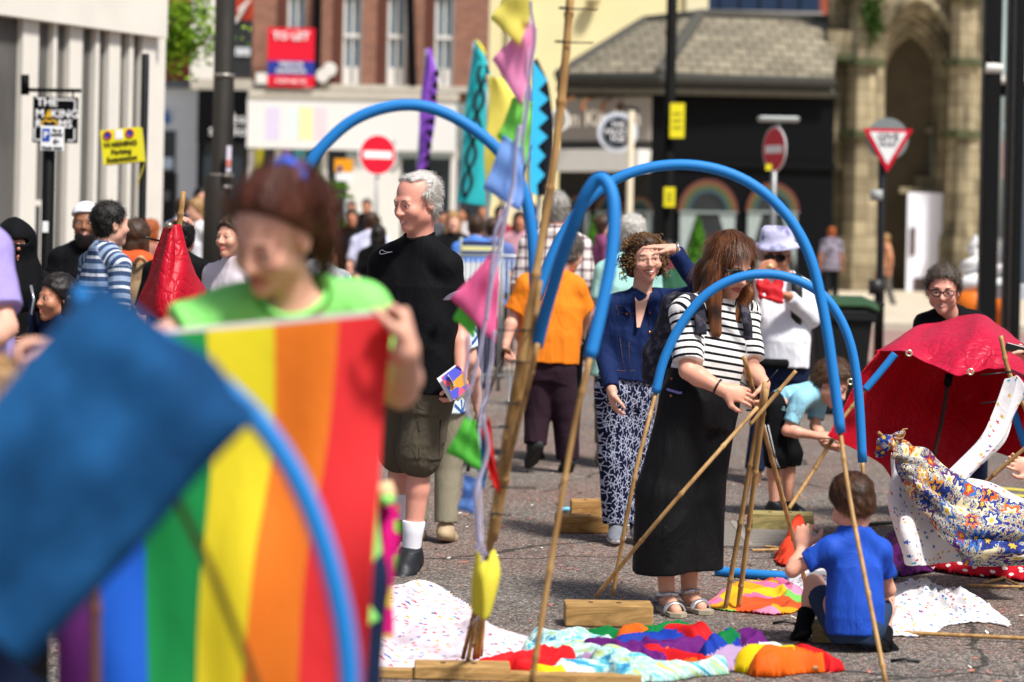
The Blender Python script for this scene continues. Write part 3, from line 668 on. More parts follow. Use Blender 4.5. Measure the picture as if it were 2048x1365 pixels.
# iron drain grating let into the road
g0, g1 = G(1330, 1092), G(1612, 1050); mb = MB(); dk = M('#3a3836', .6, metal=.4, name="cast_iron"); lt = M('#8d867d', .7, name="worn_iron")
mb.box((g0[0], g0[1], -.03), (g1[0], g1[1], .003), dk); nb_ = 17
for i in range(nb_):
    yy = g0[1] + .02 + (g1[1] - g0[1] - .04) * i / (nb_ - 1); mb.box((g0[0] + .03, yy - .011, 0), (g1[0] - .03, yy + .011, .011), lt)
for xx in (g0[0], (g0[0] + g1[0]) / 2, g1[0] - .03): mb.box((xx, g0[1], 0), (xx + .03, g1[1], .013), lt)
tag(mb.build("drain_grating"), "flat iron drain grating in the road behind the leaning tripod canes", "drain grating")

# ------------------------------------------------------------------ buildings
def pbox(mb, x0, y0, x1, y1, Y, th, m, bev=0):
    """box whose front face covers the photo rectangle at depth Y, going th metres back"""
    c = P((x0 + x1) / 2, (y0 + y1) / 2, Y); w = (x1 - x0) * Y / F / 2; h = (y1 - y0) * Y / F / 2
    return mb.box((c[0] - w, Y, c[2] - h), (c[0] + w, Y + th, c[2] + h), m, bev=bev)
def pobj(name, x0, y0, x1, y1, Y, th, m, parent, bev=0): return pbox(MB(), x0, y0, x1, y1, Y, th, m, bev).build(name, parent)
def building(name, label, px, Y, cat="building", group=None):
    p = P(px, 500, Y); return empty(name, (p[0], Y, 0), label, cat, group)
def glassm(c='#2a333a', rough=.08, spec=.6): return M(c, rough, .3, 1.2, bump=.02, bs=2, spec=spec, name="window_glass")
GLASS = glassm(); GLASS_L = glassm('#6f8390', .1); WHITEP = M('#d9d6cf', .5, .08, name="white_paint"); STONE = M('#b9b2a4', .85, .2, 5, .4, 30, .01, name="stone")
BRICK = paving('#9a6650', '#805243', .23, .075, '#8c7f72', .9, .008, "brick", 'xz', bs=.5); BRICKR = paving('#a3492f', '#8f3d29', .23, .075, '#84705f', .9, .008, "red_brick", 'xz', bs=.5)
CREAM = M('#e6d9a6', .8, .07, 1.2, .1, name="cream_render"); BLK = M('#060709', .6, .1, spec=.1, name="black_paint"); DKB = M('#1d2f49', .45, .1, 1, name="navy_panel")
DARK = M('#1c1b1a', .8, name="dark_interior")

# brick building with tall arched sash windows over a pale shopfront
YB = 64.0
b = building("brick_building", "brown brick building with tall arched white sash windows above a wide white shop fascia", 740, YB)
wl, wt, wb = [(592, 24), (704, 26), (793, 26), (888, 27)], -40, 176
def arch_poly(c, hw, z0, z1, n=14): return [(c - hw, z0), (c + hw, z0)] + [(c + hw * cos(t), z1 + hw * sin(t)) for t in np.linspace(0, pi, n)]
zb = P(740, wb, YB)[2]; zt = P(740, -70, YB)[2]; x0 = P(505, 100, YB)[0]; x1 = P(977, 100, YB)[0]
mb = MB(); cs = [P(c, 90, YB)[0] for c, _ in wl]; hw = 20 * YB / F; zs = P(740, 2, YB)[2]; edges = [x0] + sum([[c - hw, c + hw] for c in cs], []) + [x1]
for i in range(0, len(edges), 2): mb.box((edges[i], YB, zb - .35), (edges[i + 1], YB + .35, zt), BRICK)
for c in cs:
    mb.box((c - hw, YB, zb - .35), (c + hw, YB + .35, zb), BRICK)
    # spandrel above the arch
    pts = [(c - hw, zt), (c - hw, zs)] + [(c - hw * cos(t), zs + hw * sin(t)) for t in np.linspace(0, pi, 13)[1:-1]] + [(c + hw, zs), (c + hw, zt)]
    vs = [(x, yy, z) for yy in (YB, YB + .35) for x, z in pts]; n = len(pts); top = [0] + [n - 1]
    fs = []
    for i in range(1, n - 2):
        zt_i = n; 
    half = [(pts[i], pts[i + 1]) for i in range(1, n - 2)]
    for (xa, za), (xb, zb2) in half: mb.add([(xa, YB, za), (xb, YB, zb2), (xb, YB, zt), (xa, YB, zt), (xa, YB + .35, za), (xb, YB + .35, zb2), (xb, YB + .35, zt), (xa, YB + .35, zt)], [[0, 1, 2, 3], [0, 4, 5, 1]], BRICK)
mb.build("wall", b)
for c in cs:
    mb = MB(); fr = WHITEP; wv = hw * .93
    out = [(c - wv * 1.0, zb)] + [(c - wv * cos(t), zs + wv * sin(t)) for t in np.linspace(0, pi, 13)] + [(c + wv, zb)]
    ring = out; inn = [(c + (x - c) * .72, zb + .1 + (z - zb) * .965 if z > zb else z + .1) for x, z in out]
    for i in range(len(ring)):
        j = (i + 1) % len(ring); (xa, za), (xb, zb2), (xc, zc), (xd, zd) = ring[i], ring[j], inn[j], inn[i]
        mb.add([(xa, YB + .12, za), (xb, YB + .12, zb2), (xc, YB + .12, zc), (xd, YB + .12, zd), (xa, YB + .2, za), (xb, YB + .2, zb2), (xc, YB + .2, zc), (xd, YB + .2, zd)], [[0, 1, 2, 3], [3, 2, 6, 7], [0, 4, 5, 1]], fr)
    zm = P(740, 72, YB)[2]; mb.box((c - wv, YB + .10, zm - .05), (c + wv, YB + .18, zm + .05), fr); mb.box((c - .025, YB + .13, zb), (c + .025, YB + .18, zs + wv * .9), fr)
    mb.box((c - hw, YB - .06, zb - .1), (c + hw, YB + .14, zb), STONE)
    mb.box((c - wv, YB + .13, zb), (c + wv, YB + .19, zb + .55), fr)
    f = mb.build("window", b); mb = MB(); mb.box((c - wv * .98, YB + .22, zb), (c + wv * .98, YB + .24, zs + wv), GLASS_L); mb.build("pane", f)
    # darker brick reveal piers beside each window
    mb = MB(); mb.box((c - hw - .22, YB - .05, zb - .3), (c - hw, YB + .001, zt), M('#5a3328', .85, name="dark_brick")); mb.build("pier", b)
mb = MB(); pbox(mb, 497, 182, 918, 198, YB - .5, .8, STONE); pbox(mb, 497, 170, 977, 181, YB - .2, .3, STONE); mb.build("cornice", b)
pobj("fascia", 494, 198, 912, 300, YB - .45, .5, M('#dcdad6', .6, .04, 1, name="fascia_board"), b)
for q, (cc, x) in enumerate((('#cfc6dd', 545), ('#d3e2dc', 585), ('#e9e3a9', 612), ('#e0c9cf', 640))): pobj("sign_panel", x - 14, 215, x + 14, 280, YB - .455, .01, M(cc, .6, .05, name="faded_print"), b)
pobj("shop_window", 500, 300, 690, 545, YB - .05, .2, GLASS, b); pobj("shop_window", 800, 318, 975, 545, YB - .05, .2, GLASS, b)
mb = MB(); pbox(mb, 690, 318, 800, 590, YB - .2, .5, WHITEP)
for x in (500, 553, 646, 905, 972): pbox(mb, x - 6, 300, x + 6, 590, YB - .16, .2, WHITEP)
pbox(mb, 494, 540, 980, 592, YB - .18, .3, STONE); mb.build("shopfront_frame", b)
for x, y, c, ww, hh in ((519, 318, '#d7d23c', 17, 52), (566, 322, '#a68bc9', 30, 56), (600, 320, '#5aa5b4', 26, 50), (550, 360, '#8f7cae', 20, 34), (640, 350, '#6a8f6a', 16, 40)): pobj("poster", x - ww / 2, y - hh / 2, x + ww / 2, y + hh / 2, YB - .07, .015, M(c, .6, .2, 6, name="shop_display"), b)
for xa, xb in ((637, 632), (818, 826)): mb = MB(); mb.tube([P(xa, -60, YB - .12), P(xb, 174, YB - .12)], .11, BLK, 10); mb.build("drainpipe", b)
for x, y in ((659, 140), (645, 152)): mb = MB(); mb.tube([P(x, y, YB - .5), P(x, y, YB - .1)], [.17, .2], WHITEP, 14); mb.build("floodlight", b)
# to let board
tl = empty("estate_board", P(580, 175, YB - .6), "large red and blue TO LET board fixed to the brown brick building", "letting board")
RED = M('#d4122d', .5, .05, bump=0, name="sign_red"); BLU = M('#26358c', .5, .05, bump=0, name="sign_blue")
p = pobj("board", 535, 56, 629, 122, YB - .6, .05, RED, tl); pobj("board", 535, 122, 629, 151, YB - .6, .05, BLU, tl); pobj("board", 535, 151, 629, 174, YB - .6, .05, RED, tl)
pobj("bracket", 512, 146, 536, 168, YB - .58, .3, WHITEP, tl)
WT = M('#f2f2f2', .5, .02, bump=0, name="lettering_white"); BT = M('#121212', .5, .02, bump=0, name="lettering_black")
text("TO LET", 22 * YB / F, WT, tl, P(582, 73, YB - .62), bold=.012, ext=.01); text("TREVOR", 13 * YB / F, WT, tl, P(582, 130, YB - .62), bold=.005, ext=.01); text("DAWSON", 13 * YB / F, WT, tl, P(582, 143, YB - .62), bold=.005, ext=.01)
text("01254 681133", 10.5 * YB / F, WT, tl, P(582, 163, YB - .62), bold=.004, ext=.01, sx=1.0)

# buildings at the left end of the square
b = building("red_brick_building", "plain red brick building behind the leafy tree at upper left", 345, 70)
pobj("wall", 250, -80, 386, 168, 70, 1.2, BRICKR, b); mb = MB(); pbox(mb, 250, 162, 392, 176, 69.6, .6, M('#5d6570', .7)); mb.build("cornice", b)
pobj("shop_wall", 250, 172, 396, 590, 69.8, 1, M('#c9cfd8', .6, .06, name="pale_shop_paint"), b)
pobj("shop_window", 292, 262, 350, 400, 69.75, .1, GLASS, b); pobj("shop_window", 290, 315, 345, 338, 69.7, .05, M('#b9cbe0', .5), b)
mb = MB(); c = P(325, 234, 69.7); mb.prism([(-.24, -.18), (.24, -.18), (.16, .16), (-.16, .16)], .05, M('#1f63ad', .5, bump=0), ((1, 0, 0), (0, 0, 1), (0, -1, 0)), c); mb.build("logo_panel", b)
b = building("white_building", "tall cream white rendered building with a dark poster beside the big lamp post", 440, 68)
pobj("wall", 383, -80, 470, 176, 68, 1.0, M('#d8d5cc', .8, .08, 1.5), b); pobj("wall", 470, -80, 520, 176, 68, 1.0, BRICK, b)
pobj("poster", 466, 42, 508, 155, 67.95, .06, M('#2a2b2e', .6, .6, 7, name="dark_poster"), b); pobj("poster_panel", 470, 96, 500, 112, 67.9, .03, M('#c9ccd2', .6, .3, 8), b)
pobj("upper_sign", 468, -30, 512, 40, 67.95, .06, M('#a3331f', .6), b); mb = MB(); mb.tube([P(500, 0, 67.8), P(478, 22, 67.8), P(492, 10, 67.8), P(470, 46, 67.8)], .05, WHITEP, 6); mb.build("wall_bracket", b)
mb = MB(); pbox(mb, 383, 158, 520, 180, 67.8, .5, STONE); mb.build("cornice", b)
pobj("fascia", 395, 180, 497, 286, 67.7, .5, BLK, b); text("alba", .42, WT, b, P(468, 238, 67.65)); text("studio", .42, WT, b, P(455, 262, 67.65))
pobj("shop_window", 395, 286, 497, 560, 67.9, .3, GLASS, b); mb = MB()
for x in (397, 495): pbox(mb, x - 5, 286, x + 5, 590, 67.75, .4, BLK)
mb.build("shopfront_frame", b)
mb = MB(); pbox(mb, 300, 345, 348, 520, 60, .5, BLK); pbox(mb, 304, 382, 340, 402, 59.97, .02, M('#2c2c30', .5)); tag(mb.build("kiosk"), "tall black advertising kiosk in front of the pale shop at far left", "kiosk")

# cream rendered building behind
b = building("cream_building", "pale cream rendered building rising behind the stone slated corner shop", 1150, 72)
pobj("wall", 975, -90, 1395, 600, 72, 1.5, CREAM, b)
for x in (1035, 1390): mb = MB(); pbox(mb, x - 22, -90, x + 22, 560, 71.8, .2, M('#ded4b0', .8, .06)); mb.build("pilaster", b)
mb = MB(); mb.tube([P(1185, 0, 71.7), P(1185, 18, 71.7)], [.25, .12], M('#b7ab7c', .7), 12); mb.build("wall_lamp", b)
pobj("window", 1090, 440, 1128, 560, 71.9, .1, GLASS, b); pobj("window", 1190, 340, 1300, 560, 71.9, .1, GLASS, b)
b = building("navy_building", "dark navy clad building showing above the stone slate roof", 1500, 78)
pobj("wall", 1408, -90, 1637, 400, 78, 1, DKB, b); mb = MB()
for x in (1440, 1480, 1520, 1560, 1600): pbox(mb, x - 1, -90, x + 1, 38, 77.95, .04, BLK)
pbox(mb, 1400, 22, 1645, 36, 77.8, .3, M('#8e8b86', .7)); mb.build("trim", b)
b = building("distant_brick_building", "red brick gable showing between the navy building and stone porch", 1680, 80)
pobj("wall", 1637, -90, 1780, 400, 80, 1, BRICKR, b); pobj("coping", 1637, 34, 1780, 50, 79.8, .4, M('#9a9b9c', .7), b)

# corner shop with hipped stone slate roof, black shopfront and rainbow arches
YS = 58.0
b = building("corner_shop", "low black fronted corner shop with hipped stone slate roof and rainbow window arches", 1400, YS)
def slate():
    t = NT("stone_slate"); s = t.sep(t.tc.outputs["Object"]); br = t.n("TexBrick"); t.put(br.inputs["Vector"], t.comb(s[0], t.math('MULTIPLY', s[2], 1.0)))
    br.inputs["Color1"].default_value = lin('#8f8672'); br.inputs["Color2"].default_value = lin('#77705f'); br.inputs["Mortar"].default_value = lin('#4c473d'); br.inputs["Scale"].default_value = 1
    br.inputs["Brick Width"].default_value = .42; br.inputs["Row Height"].default_value = .19; br.inputs["Mortar Size"].default_value = .022
    f = t.math('MULTIPLY_ADD', t.noise(.9, 5), 1.0, .5); c = t.mix(1.0, br.outputs[0], t.comb(f, f, f), 'MULTIPLY')
    return t.done(c, .9, t.bump(t.math('MULTIPLY', br.outputs[1], -1.), .6, .03), .15)
SL = slate(); RIDGE = M('#4b4942', .9, .3, 6)
eA, eB, eC = P(1118, 150, YS - .6), P(1318, 152, YS - 2.4), P(1665, 160, YS - .6)          # eaves: left end, corner, right end
rA, rB = P(1400, 30, YS + 3), P(1680, 44, YS + 3)
rL = P(1180, 100, YS + 5)
mb = MB(); mb.add([eB, eC, rB, rA], [[0, 1, 2, 3]], SL); mb.add([eA, eB, rA, P(1290, 42, YS + 4.5)], [[0, 1, 2, 3]], SL)
q = V(0, .0, -.25); mb.add([eB + q, eC + q, rB + q, rA + q], [[3, 2, 1, 0]], RIDGE); rf = mb.build("roof", b)
mb = MB(); mb.tube([eB, rA], .16, RIDGE, 8); mb.tube([rA, rB], .15, RIDGE, 8); mb.tube([rA, P(1290, 42, YS + 4.5)], .13, RIDGE, 8); mb.tube([P(1290, 42, YS + 4.5), eA], .14, RIDGE, 8); mb.build("ridge", rf)
GUT = M('#35342f', .8, .3, 5)
mb = MB(); mb.tube([eA + V(0, -.1, -.08), eB + V(0, -.1, -.08), eC + V(0, -.1, -.08)], .14, GUT, 10); mb.tube([eA + V(0, 0, -.32), eB + V(0, 0, -.32), eC + V(0, 0, -.32)], .11, M('#57544b', .8, .3, 6), 4); mb.build("gutter", rf)
def wallseg(mb, a, bb, z0, z1, m, th=.3, out=0.):
    a = V(a[0], a[1], 0); bb = V(bb[0], bb[1], 0); d = nrm(bb - a); n = V(d[1], -d[0], 0); L = np.linalg.norm(bb - a)
    return mb.box((0, -out, z0), (L, th, z1), m, ax=(d, -n, (0, 0, 1)), org=a)
wa, wb_, wc = P(1118, 300, YS - .2), P(1302, 300, YS - 1.9), P(1668, 300, YS - .2)
zE = eB[2] - .3
def zpx(py, px, Y): return P(px, py, Y)[2]
mb = MB(); wallseg(mb, wb_, wc, 0, zE, BLK); wallseg(mb, wa, wb_, zpx(345, 1200, YS - 1), zE, M('#4a463f', .7)); mb.build("wall", b)
mb = MB(); wallseg(mb, wb_, wc, zpx(335, 1450, YS - 1), zpx(322, 1450, YS - 1), BLK, .1, .12); wallseg(mb, wb_, wc, zpx(186, 1450, YS - 1), zpx(178, 1450, YS - 1), M('#2b2a28', .7), .1, .2); mb.build("moulding", b)
SIGNB = M('#9c948a', .6, .1, name="sign_beige"); mb = MB(); wallseg(mb, wa, wb_, zpx(282, 1200, YS - 1), zpx(196, 1200, YS - 1), SIGNB, .1, .08); fsn = mb.build("fascia", b)
d = nrm(V(wb_[0] - wa[0], wb_[1] - wa[1], 0)); nn = V(d[1], -d[0], 0)
text("BoBun Kitchen", .52, M('#fff3e0', .5, .02, bump=0), fsn, P(1190, 240, YS - 1) + nn * .35, ax=d, bold=.012)
for x in (1150, 1190, 1230, 1265):
    mb = MB(); c = P(x, 205, YS - 1.1) + nn * .25; mb.tube([c + nn * -.2 + V(0, 0, .1), c + nn * .2, c + nn * .22 + V(0, 0, -.2)], [.03, .03, .08], M('#8a5a34', .5, name="copper"), 8); mb.build("sign_light", b)
mb = MB(); wallseg(mb, wa, wb_, zpx(344, 1200, YS - 1), zpx(300, 1200, YS - 1), WHITEP, .25, .5); mb.build("awning_box", b)
mb = MB(); wallseg(mb, wa, wb_, 0, zpx(345, 1200, YS - 1), DARK, .3); mb.build("shop_interior", b)
# windows with painted rainbow arches
RB = ['#5d302a', '#5e4226', '#474928', '#304534', '#2a3d48']
def rainbow(parent, c, ax, R, up=V(0, 0, 1)):
    n = np.cross(ax, up)
    for i, colr in enumerate(RB):
        mb = MB(); r0, r1 = R - i * R * .085, R - (i + 1) * R * .085
        pts = [(r0 * cos(t), r0 * sin(t)) for t in np.linspace(0, pi, 25)] + [(r1 * cos(t), r1 * sin(t)) for t in np.linspace(pi, 0, 25)]
        vs = [c + ax * x + up * z for x, z in pts] + [c + ax * x + up * z - n * .02 for x, z in pts]; m = 25
        mb.add(vs, [[k, k + 1, 48 - k, 49 - k] for k in range(24)], M(colr, .7, .3, 8, name="window_paint")); mb.build("rainbow_arch", parent)
d2 = nrm(V(wc[0] - wb_[0], wc[1] - wb_[1], 0)); n2 = V(d2[1], -d2[0], 0)
for (cx, cy, hwpx, dd_, n_) in ((1412, 425, 62, d2, n2), (1541, 425, 56, d2, n2), (1285, 425, 24, d, nn), (1225, 425, 28, d, nn), (1160, 425, 26, d, nn)):
    Yc = wb_[1] + (wc[1] - wb_[1]) * (cx - 1302) / 366 if cx > 1302 else wb_[1] + (wa[1] - wb_[1]) * (1302 - cx) / 184
    c = P(cx, cy, Yc) + n_ * .08; R = hwpx * Yc / F / abs(dd_[0]); zlo = zpx(560, cx, Yc)
    mb = MB(); pts = [(-R * .95, zlo - c[2]), (R * .95, zlo - c[2])] + [(R * .95 * cos(t), R * .95 * sin(t)) for t in np.linspace(0, pi, 21)]
    mb.prism(pts, .04, glassm('#23282b', .1), (dd_, (0, 0, 1), n_), c - n_ * .05); wn = mb.build("window", b); rainbow(wn, c + n_ * .03, dd_, R)
    CURT = M('#8b9694', .8, .2, 9, name="net_curtain")
    for sx in (-1, 1):
        mb = MB(); mb.add([c + dd_ * sx * R * .92 + n_ * .02, c + dd_ * sx * R * .35 + n_ * .02, c + dd_ * sx * R * .9 + n_ * .02 + V(0, 0, zlo - c[2] + .3)], [[0, 1, 2]], CURT); mb.build("curtain", wn)
    mb = MB(); mb.box((-R * .95, -.03, -.03), (R * .95, .03, .03), M('#76807f', .6), ax=(dd_, -n_, (0, 0, 1)), org=c + n_ * .03); mb.build("glazing_bar", wn)

# gothic stone entrance
YG = 60.0
SAND = None
def sandstone():
    t = NT("sandstone"); s = t.sep(t.tc.outputs["Object"]); br = t.n("TexBrick"); t.put(br.inputs["Vector"], t.comb(t.math('ADD', s[0], s[1]), s[2]))
    br.inputs["Color1"].default_value = lin('#b3a585'); br.inputs["Color2"].default_value = lin('#8b7f66'); br.inputs["Mortar"].default_value = lin('#6b5d44'); br.inputs["Scale"].default_value = 1
    br.inputs["Brick Width"].default_value = .8; br.inputs["Row Height"].default_value = .36; br.inputs["Mortar Size"].default_value = .012
    f = t.math('MULTIPLY_ADD', t.noise(1.2, 5), 1.1, .42); c = t.mix(1.0, br.outputs[0], t.comb(f, f, f), 'MULTIPLY')
    st = t.math('MULTIPLY_ADD', t.noise(.8, 5, t.scale(t.tc.outputs["Object"], (2.2, 2.2, .5))), 4.5, -2.0, clamp=True); c = t.mix(t.math('MULTIPLY', st, .85), c, lin('#38352a'))
    return t.done(c, .92, t.bump(t.noise(14, 5), .5, .02), .1)
SAND = sandstone(); MOSS = M('#4d5136', .95, .4, 5, .4, 30)
b = building("gothic_porch", "weathered sandstone gothic entrance with a tall pointed arch and octagonal buttresses", 1830, YG)
cxA = P(1826, 300, YG)[0]; kpx = YG / F
def gothic(hwm, zs_, n=16, k=1.32):
    """points of a pointed arch, from the left spring over the apex to the right spring"""
    R = hwm * k * 1.25; a = math.acos((R - hwm) / R); pts = [(-hwm + R - R * cos(t), R * sin(t)) for t in np.linspace(0, a, n)]
    return [(x, zs_ + z) for x, z in pts] + [(-x, zs_ + z) for x, z in pts[::-1][1:]]
zsp = P(1826, 150, YG)[2]; zap = P(1826, 10, YG)[2]; ztop = P(1826, -110, YG)[2]; HWo = 84 * kpx
x0, x1 = P(1655, 300, YG)[0], P(1985, 300, YG)[0]
def arch_wall(mb, xl, xr, yf, yb, hwm, m, k=1.32):
    A = gothic(hwm, zsp, k=k); mb.box((xl, yf, 0), (cxA - hwm, yb, zsp), m); mb.box((cxA + hwm, yf, 0), (xr, yb, zsp), m)
    pts = [(xl - cxA, zsp)] + A + [(xr - cxA, zsp)]
    for i in range(len(pts) - 1):
        (xa, za), (xb, zb_) = pts[i], pts[i + 1]
        if xb <= xa: continue
        mb.add([(cxA + xq, yy, z) for yy in (yf, yb) for xq, z in ((xa, za), (xb, zb_), (xb, ztop), (xa, ztop))], [[0, 1, 2, 3], [0, 4, 5, 1], [7, 6, 5, 4]], m)
mb = MB(); arch_wall(mb, x0, x1, YG, YG + .5, HWo, SAND, 1.42); mb.build("wall", b)
for i in range(4):
    hh = HWo - .11 * i - .02; A = gothic(hh, zsp, k=1.42); yy = YG + .12 + .22 * i
    mb = MB(); mb.tube([(cxA - hh, yy, .1)] + [(cxA + x, yy, z) for x, z in A] + [(cxA + hh, yy, .1)], .085, SAND, 8); mb.build("arch_moulding", b)
mb = MB(); A = gothic(HWo + .16, zsp, k=1.42); mb.tube([(cxA + x, YG - .1, z) for x, z in A], .13, SAND, 8); mb.build("hood_mould", b)
mb = MB(); mb.box((cxA - HWo - .3, YG + 1.5, 0), (cxA + HWo + .3, YG + 1.9, ztop), M('#5f5440', .9, .4, 2, .5, 25, .01)); mb.build("inner_wall", b)  # coloured darker so the depth of the arch looks shaded
# traceried window and lintel inside, white door
mb = MB(); pbox(mb, 1858, 270, 1895, 352, YG + 1.3, .1, glassm('#5f6c68')); mb.build("window", b); mb = MB(); pbox(mb, 1850, 255, 1900, 268, YG + 1.25, .2, SAND); mb.build("lintel", b); mb = MB(); pbox(mb, 1835, 355, 1905, 378, YG + 1.0, .5, SAND); mb.build("lintel", b)
mb = MB(); c = P(1852, 235, YG + 1.2)
for k in range(3): mb.tube([c + V((k - 1) * .5, 0, -.6)] + [c + V((k - 1) * .5 + .25 * math.sin(t), 0, -.6 + t * .55) for t in np.linspace(0, pi, 8)], .06, SAND, 6)
mb.build("tracery", b)
WD = M('#f0f0fa', .5, .03, name="white_door"); dr = pobj("door", 1814, 386, 1884, 584, YG + .02, .08, WD, b)
mb = MB(); pbox(mb, 1821, 455, 1831, 510, YG - .03, .05, M('#5a4a48', .6)); mb.build("handle", dr); mb = MB(); pbox(mb, 1828, 556, 1852, 584, YG - .03, .05, M('#4a3d3c', .6)); mb.build("kick_plate", dr)
pobj("door_recess_shade", 1880, 380, 1898, 590, YG + .6, .1, DARK, b); pobj("door_surround", 1800, 376, 1900, 388, YG + .5, .2, SAND, b)  # dark strip beside the door: shade of its recess put into colour
def butt(xc, rpx, segs, top):
    global mb
    mb = MB(); c = P(xc, 400, YG - .6)
    for (ya, yb, rr, m) in segs:
        z0 = zpx(yb, xc, YG - .6); z1 = zpx(ya, xc, YG - .6); r = rr * kpx
        z0 = max(z0, 0); pts = [(r * cos(t), r * sin(t)) for t in np.linspace(0, 2 * pi, 9)[:-1] + pi / 8]; mb.prism(pts, z1 - z0, m, ((1, 0, 0), (0, 1, 0), (0, 0, 1)), V(c[0], YG - .3, z0))
    mb.build("buttress", b)
SEG = lambda r: [(-100, -10, r * .8, SAND), (-10, 0, r * 1.15, MOSS), (0, 118, r * .78, SAND), (118, 132, r * 1.2, MOSS), (132, 262, r * .84, SAND), (262, 276, r * 1.15, MOSS), (276, 470, r * .9, SAND), (470, 484, r * 1.1, SAND), (484, 600, r * 1.15, SAND)]
butt(1722, 26, SEG(38), 0); butt(1925, 26, SEG(36), 0)
mb = MB(); pbox(mb, 1655, 60, 1712, 110, YG - .5, .5, SAND); pbox(mb, 1645, 108, 1712, 120, YG - .7, .7, MOSS); pbox(mb, 1668, 120, 1710, 340, YG - .2, .3, SAND); mb.build("side_pier", b)
rs = random.Random(5); mb = MB(); LEAFD = M('#3f5c22', .7, .3, 8, trans=.2, name="leaf")
for i in range(160):
    c = P(1745 + rs.gauss(0, 12), 35 + rs.gauss(0, 20), YG - .9 + rs.random() * .3); a = V(rs.gauss(0, 1), rs.gauss(0, 1), rs.gauss(0, 1)); a = nrm(a) * .09; bb = nrm(np.cross(a, V(rs.random(), rs.random(), rs.random()))) * .06
    mb.add([c - a, c + bb, c + a, c - bb], [[0, 1, 2, 3]], LEAFD)
tag(mb.build("ivy"), "small clump of green weed growing on the sandstone porch", "plant")

# white ribbed concrete building at the left
A0 = P(0, 428, 24.0); A1 = P(296, 431, 26.4); dA = nrm(V(A1[0] - A0[0], A1[1] - A0[1], 0)); nA = V(dA[1], -dA[0], 0)
def s_of(px, py=300):
    """distance along the facade where the ray of a photo column meets it"""
    r = P(px, py, 1.0) - V(0, 0, HC); M2 = np.array([[r[0], -dA[0]], [r[1], -dA[1]]]); t = np.linalg.solve(M2, A0[:2]); return t[1]
b = empty("ribbed_building", (A0[0], A0[1], 0), "white concrete ribbed building with grey panels, running back along the left", "building")
CONC = M('#d9d4c9', .8, .12, 2.2, .25, 30, name="white_concrete"); 
def graym():
    t = NT("grey_panel"); n = t.noise(1.6, 4, t.scale(t.tc.outputs["Object"], (1, 1, .35))); c = t.ramp(n, [(.3, '#4a4845'), (.7, '#716e69')]); return t.done(c, .75, t.bump(t.noise(40, 3), .2, .01), .2)
GR = graym(); axA = (dA, -nA, (0, 0, 1)); oA = V(A0[0], A0[1], 0)
def fb(mb, s0, s1, z0, z1, out, th, m): return mb.box((s0, -out, z0), (s1, th, z1), m, ax=axA, org=oA)
zf = P(290, 76, 26.4)[2]; mb = MB(); fb(mb, -9, s_of(290) + .02, 0, zf + 8, 0, .3, GR); mb.build("wall", b)
mb = MB(); fb(mb, -9, s_of(305), zf, zf + 1.15, .16, .2, CONC); fb(mb, -9, s_of(305) , zf + 1.2, zf + 8, .13, .2, CONC); mb.build("frieze", b)
ribs = [(-180, -150), (-118, -90), (-60, -30), (30, 62), (91, 99), (124, 150), (176, 184), (203, 226), (244, 252), (270, 297)]
for i, (a, c) in enumerate(ribs):
    mb = MB(); fb(mb, s_of(a), s_of(c), 0, zf, .07, .1, CONC); mb.build("rib", b)
mb = MB(); fb(mb, s_of(54), s_of(80), 0, P(60, 400, 24.5)[2], .03, .1, CONC); fb(mb, s_of(58), s_of(76), .2, P(60, 412, 24.5)[2], .04, .1, GLASS); mb.build("window", b)
mb = MB(); mb.box((0, -.3, 0), (4, .3, zf + 8), CONC, ax=(-nA, -dA, (0, 0, 1)), org=oA + dA * s_of(297)); mb.build("end_wall", b)
# glazed building with black steel posts at the right
b = building("glazed_building", "glass fronted building with thick black steel posts at the right edge", 2010, 25)
STEEL = M('#0c0d0e', .5, .08, spec=.2, name="black_steel")
for (xt, xb_, Yp, wd) in ((1991, 1976, 25, .17), (2032, 2020, 24, .10), (2043, 2034, 23.5, .09)):
    c = P((xt + xb_) / 2, 300, Yp); mb = MB(); mb.box((c[0] - wd / 2, Yp, 0), (c[0] + wd / 2, Yp + .2, 4.6), STEEL, bev=.012); mb.build("steel_post", b)
mb = MB(); pbox(mb, 2000, -90, 2150, 150, 26.5, .1, glassm('#9aa9a6', .15)); pbox(mb, 2010, 190, 2150, 600, 27.5, .1, glassm('#4d5a63', .15)); mb.build("glass_wall", b)
mb = MB(); pbox(mb, 1996, 152, 2150, 164, 25.6, .8, WHITEP); pbox(mb, 1990, 164, 2150, 190, 26.2, .5, BLK); mb.build("ledge", b); mb = MB(); pbox(mb, 2002, 572, 2150, 600, 25.5, .8, M('#b9bcc0', .5)); mb.build("plinth", b)
pobj("poster", 2004, 285, 2040, 358, 27.3, .03, M('#c59a95', .6, .1), b); pobj("poster", 2004, 245, 2036, 262, 27.3, .03, M('#b9cdd2', .6, .1), b)
mb = MB(); mb.tube([P(1978, 108, 24.8), P(1978, 128, 24.8)], .03, STEEL, 8); mb.tube([P(1972, 136, 24.8), P(2004, 138, 24.8)], [.055, .05], WHITEP, 12); mb.build("security_camera", b)

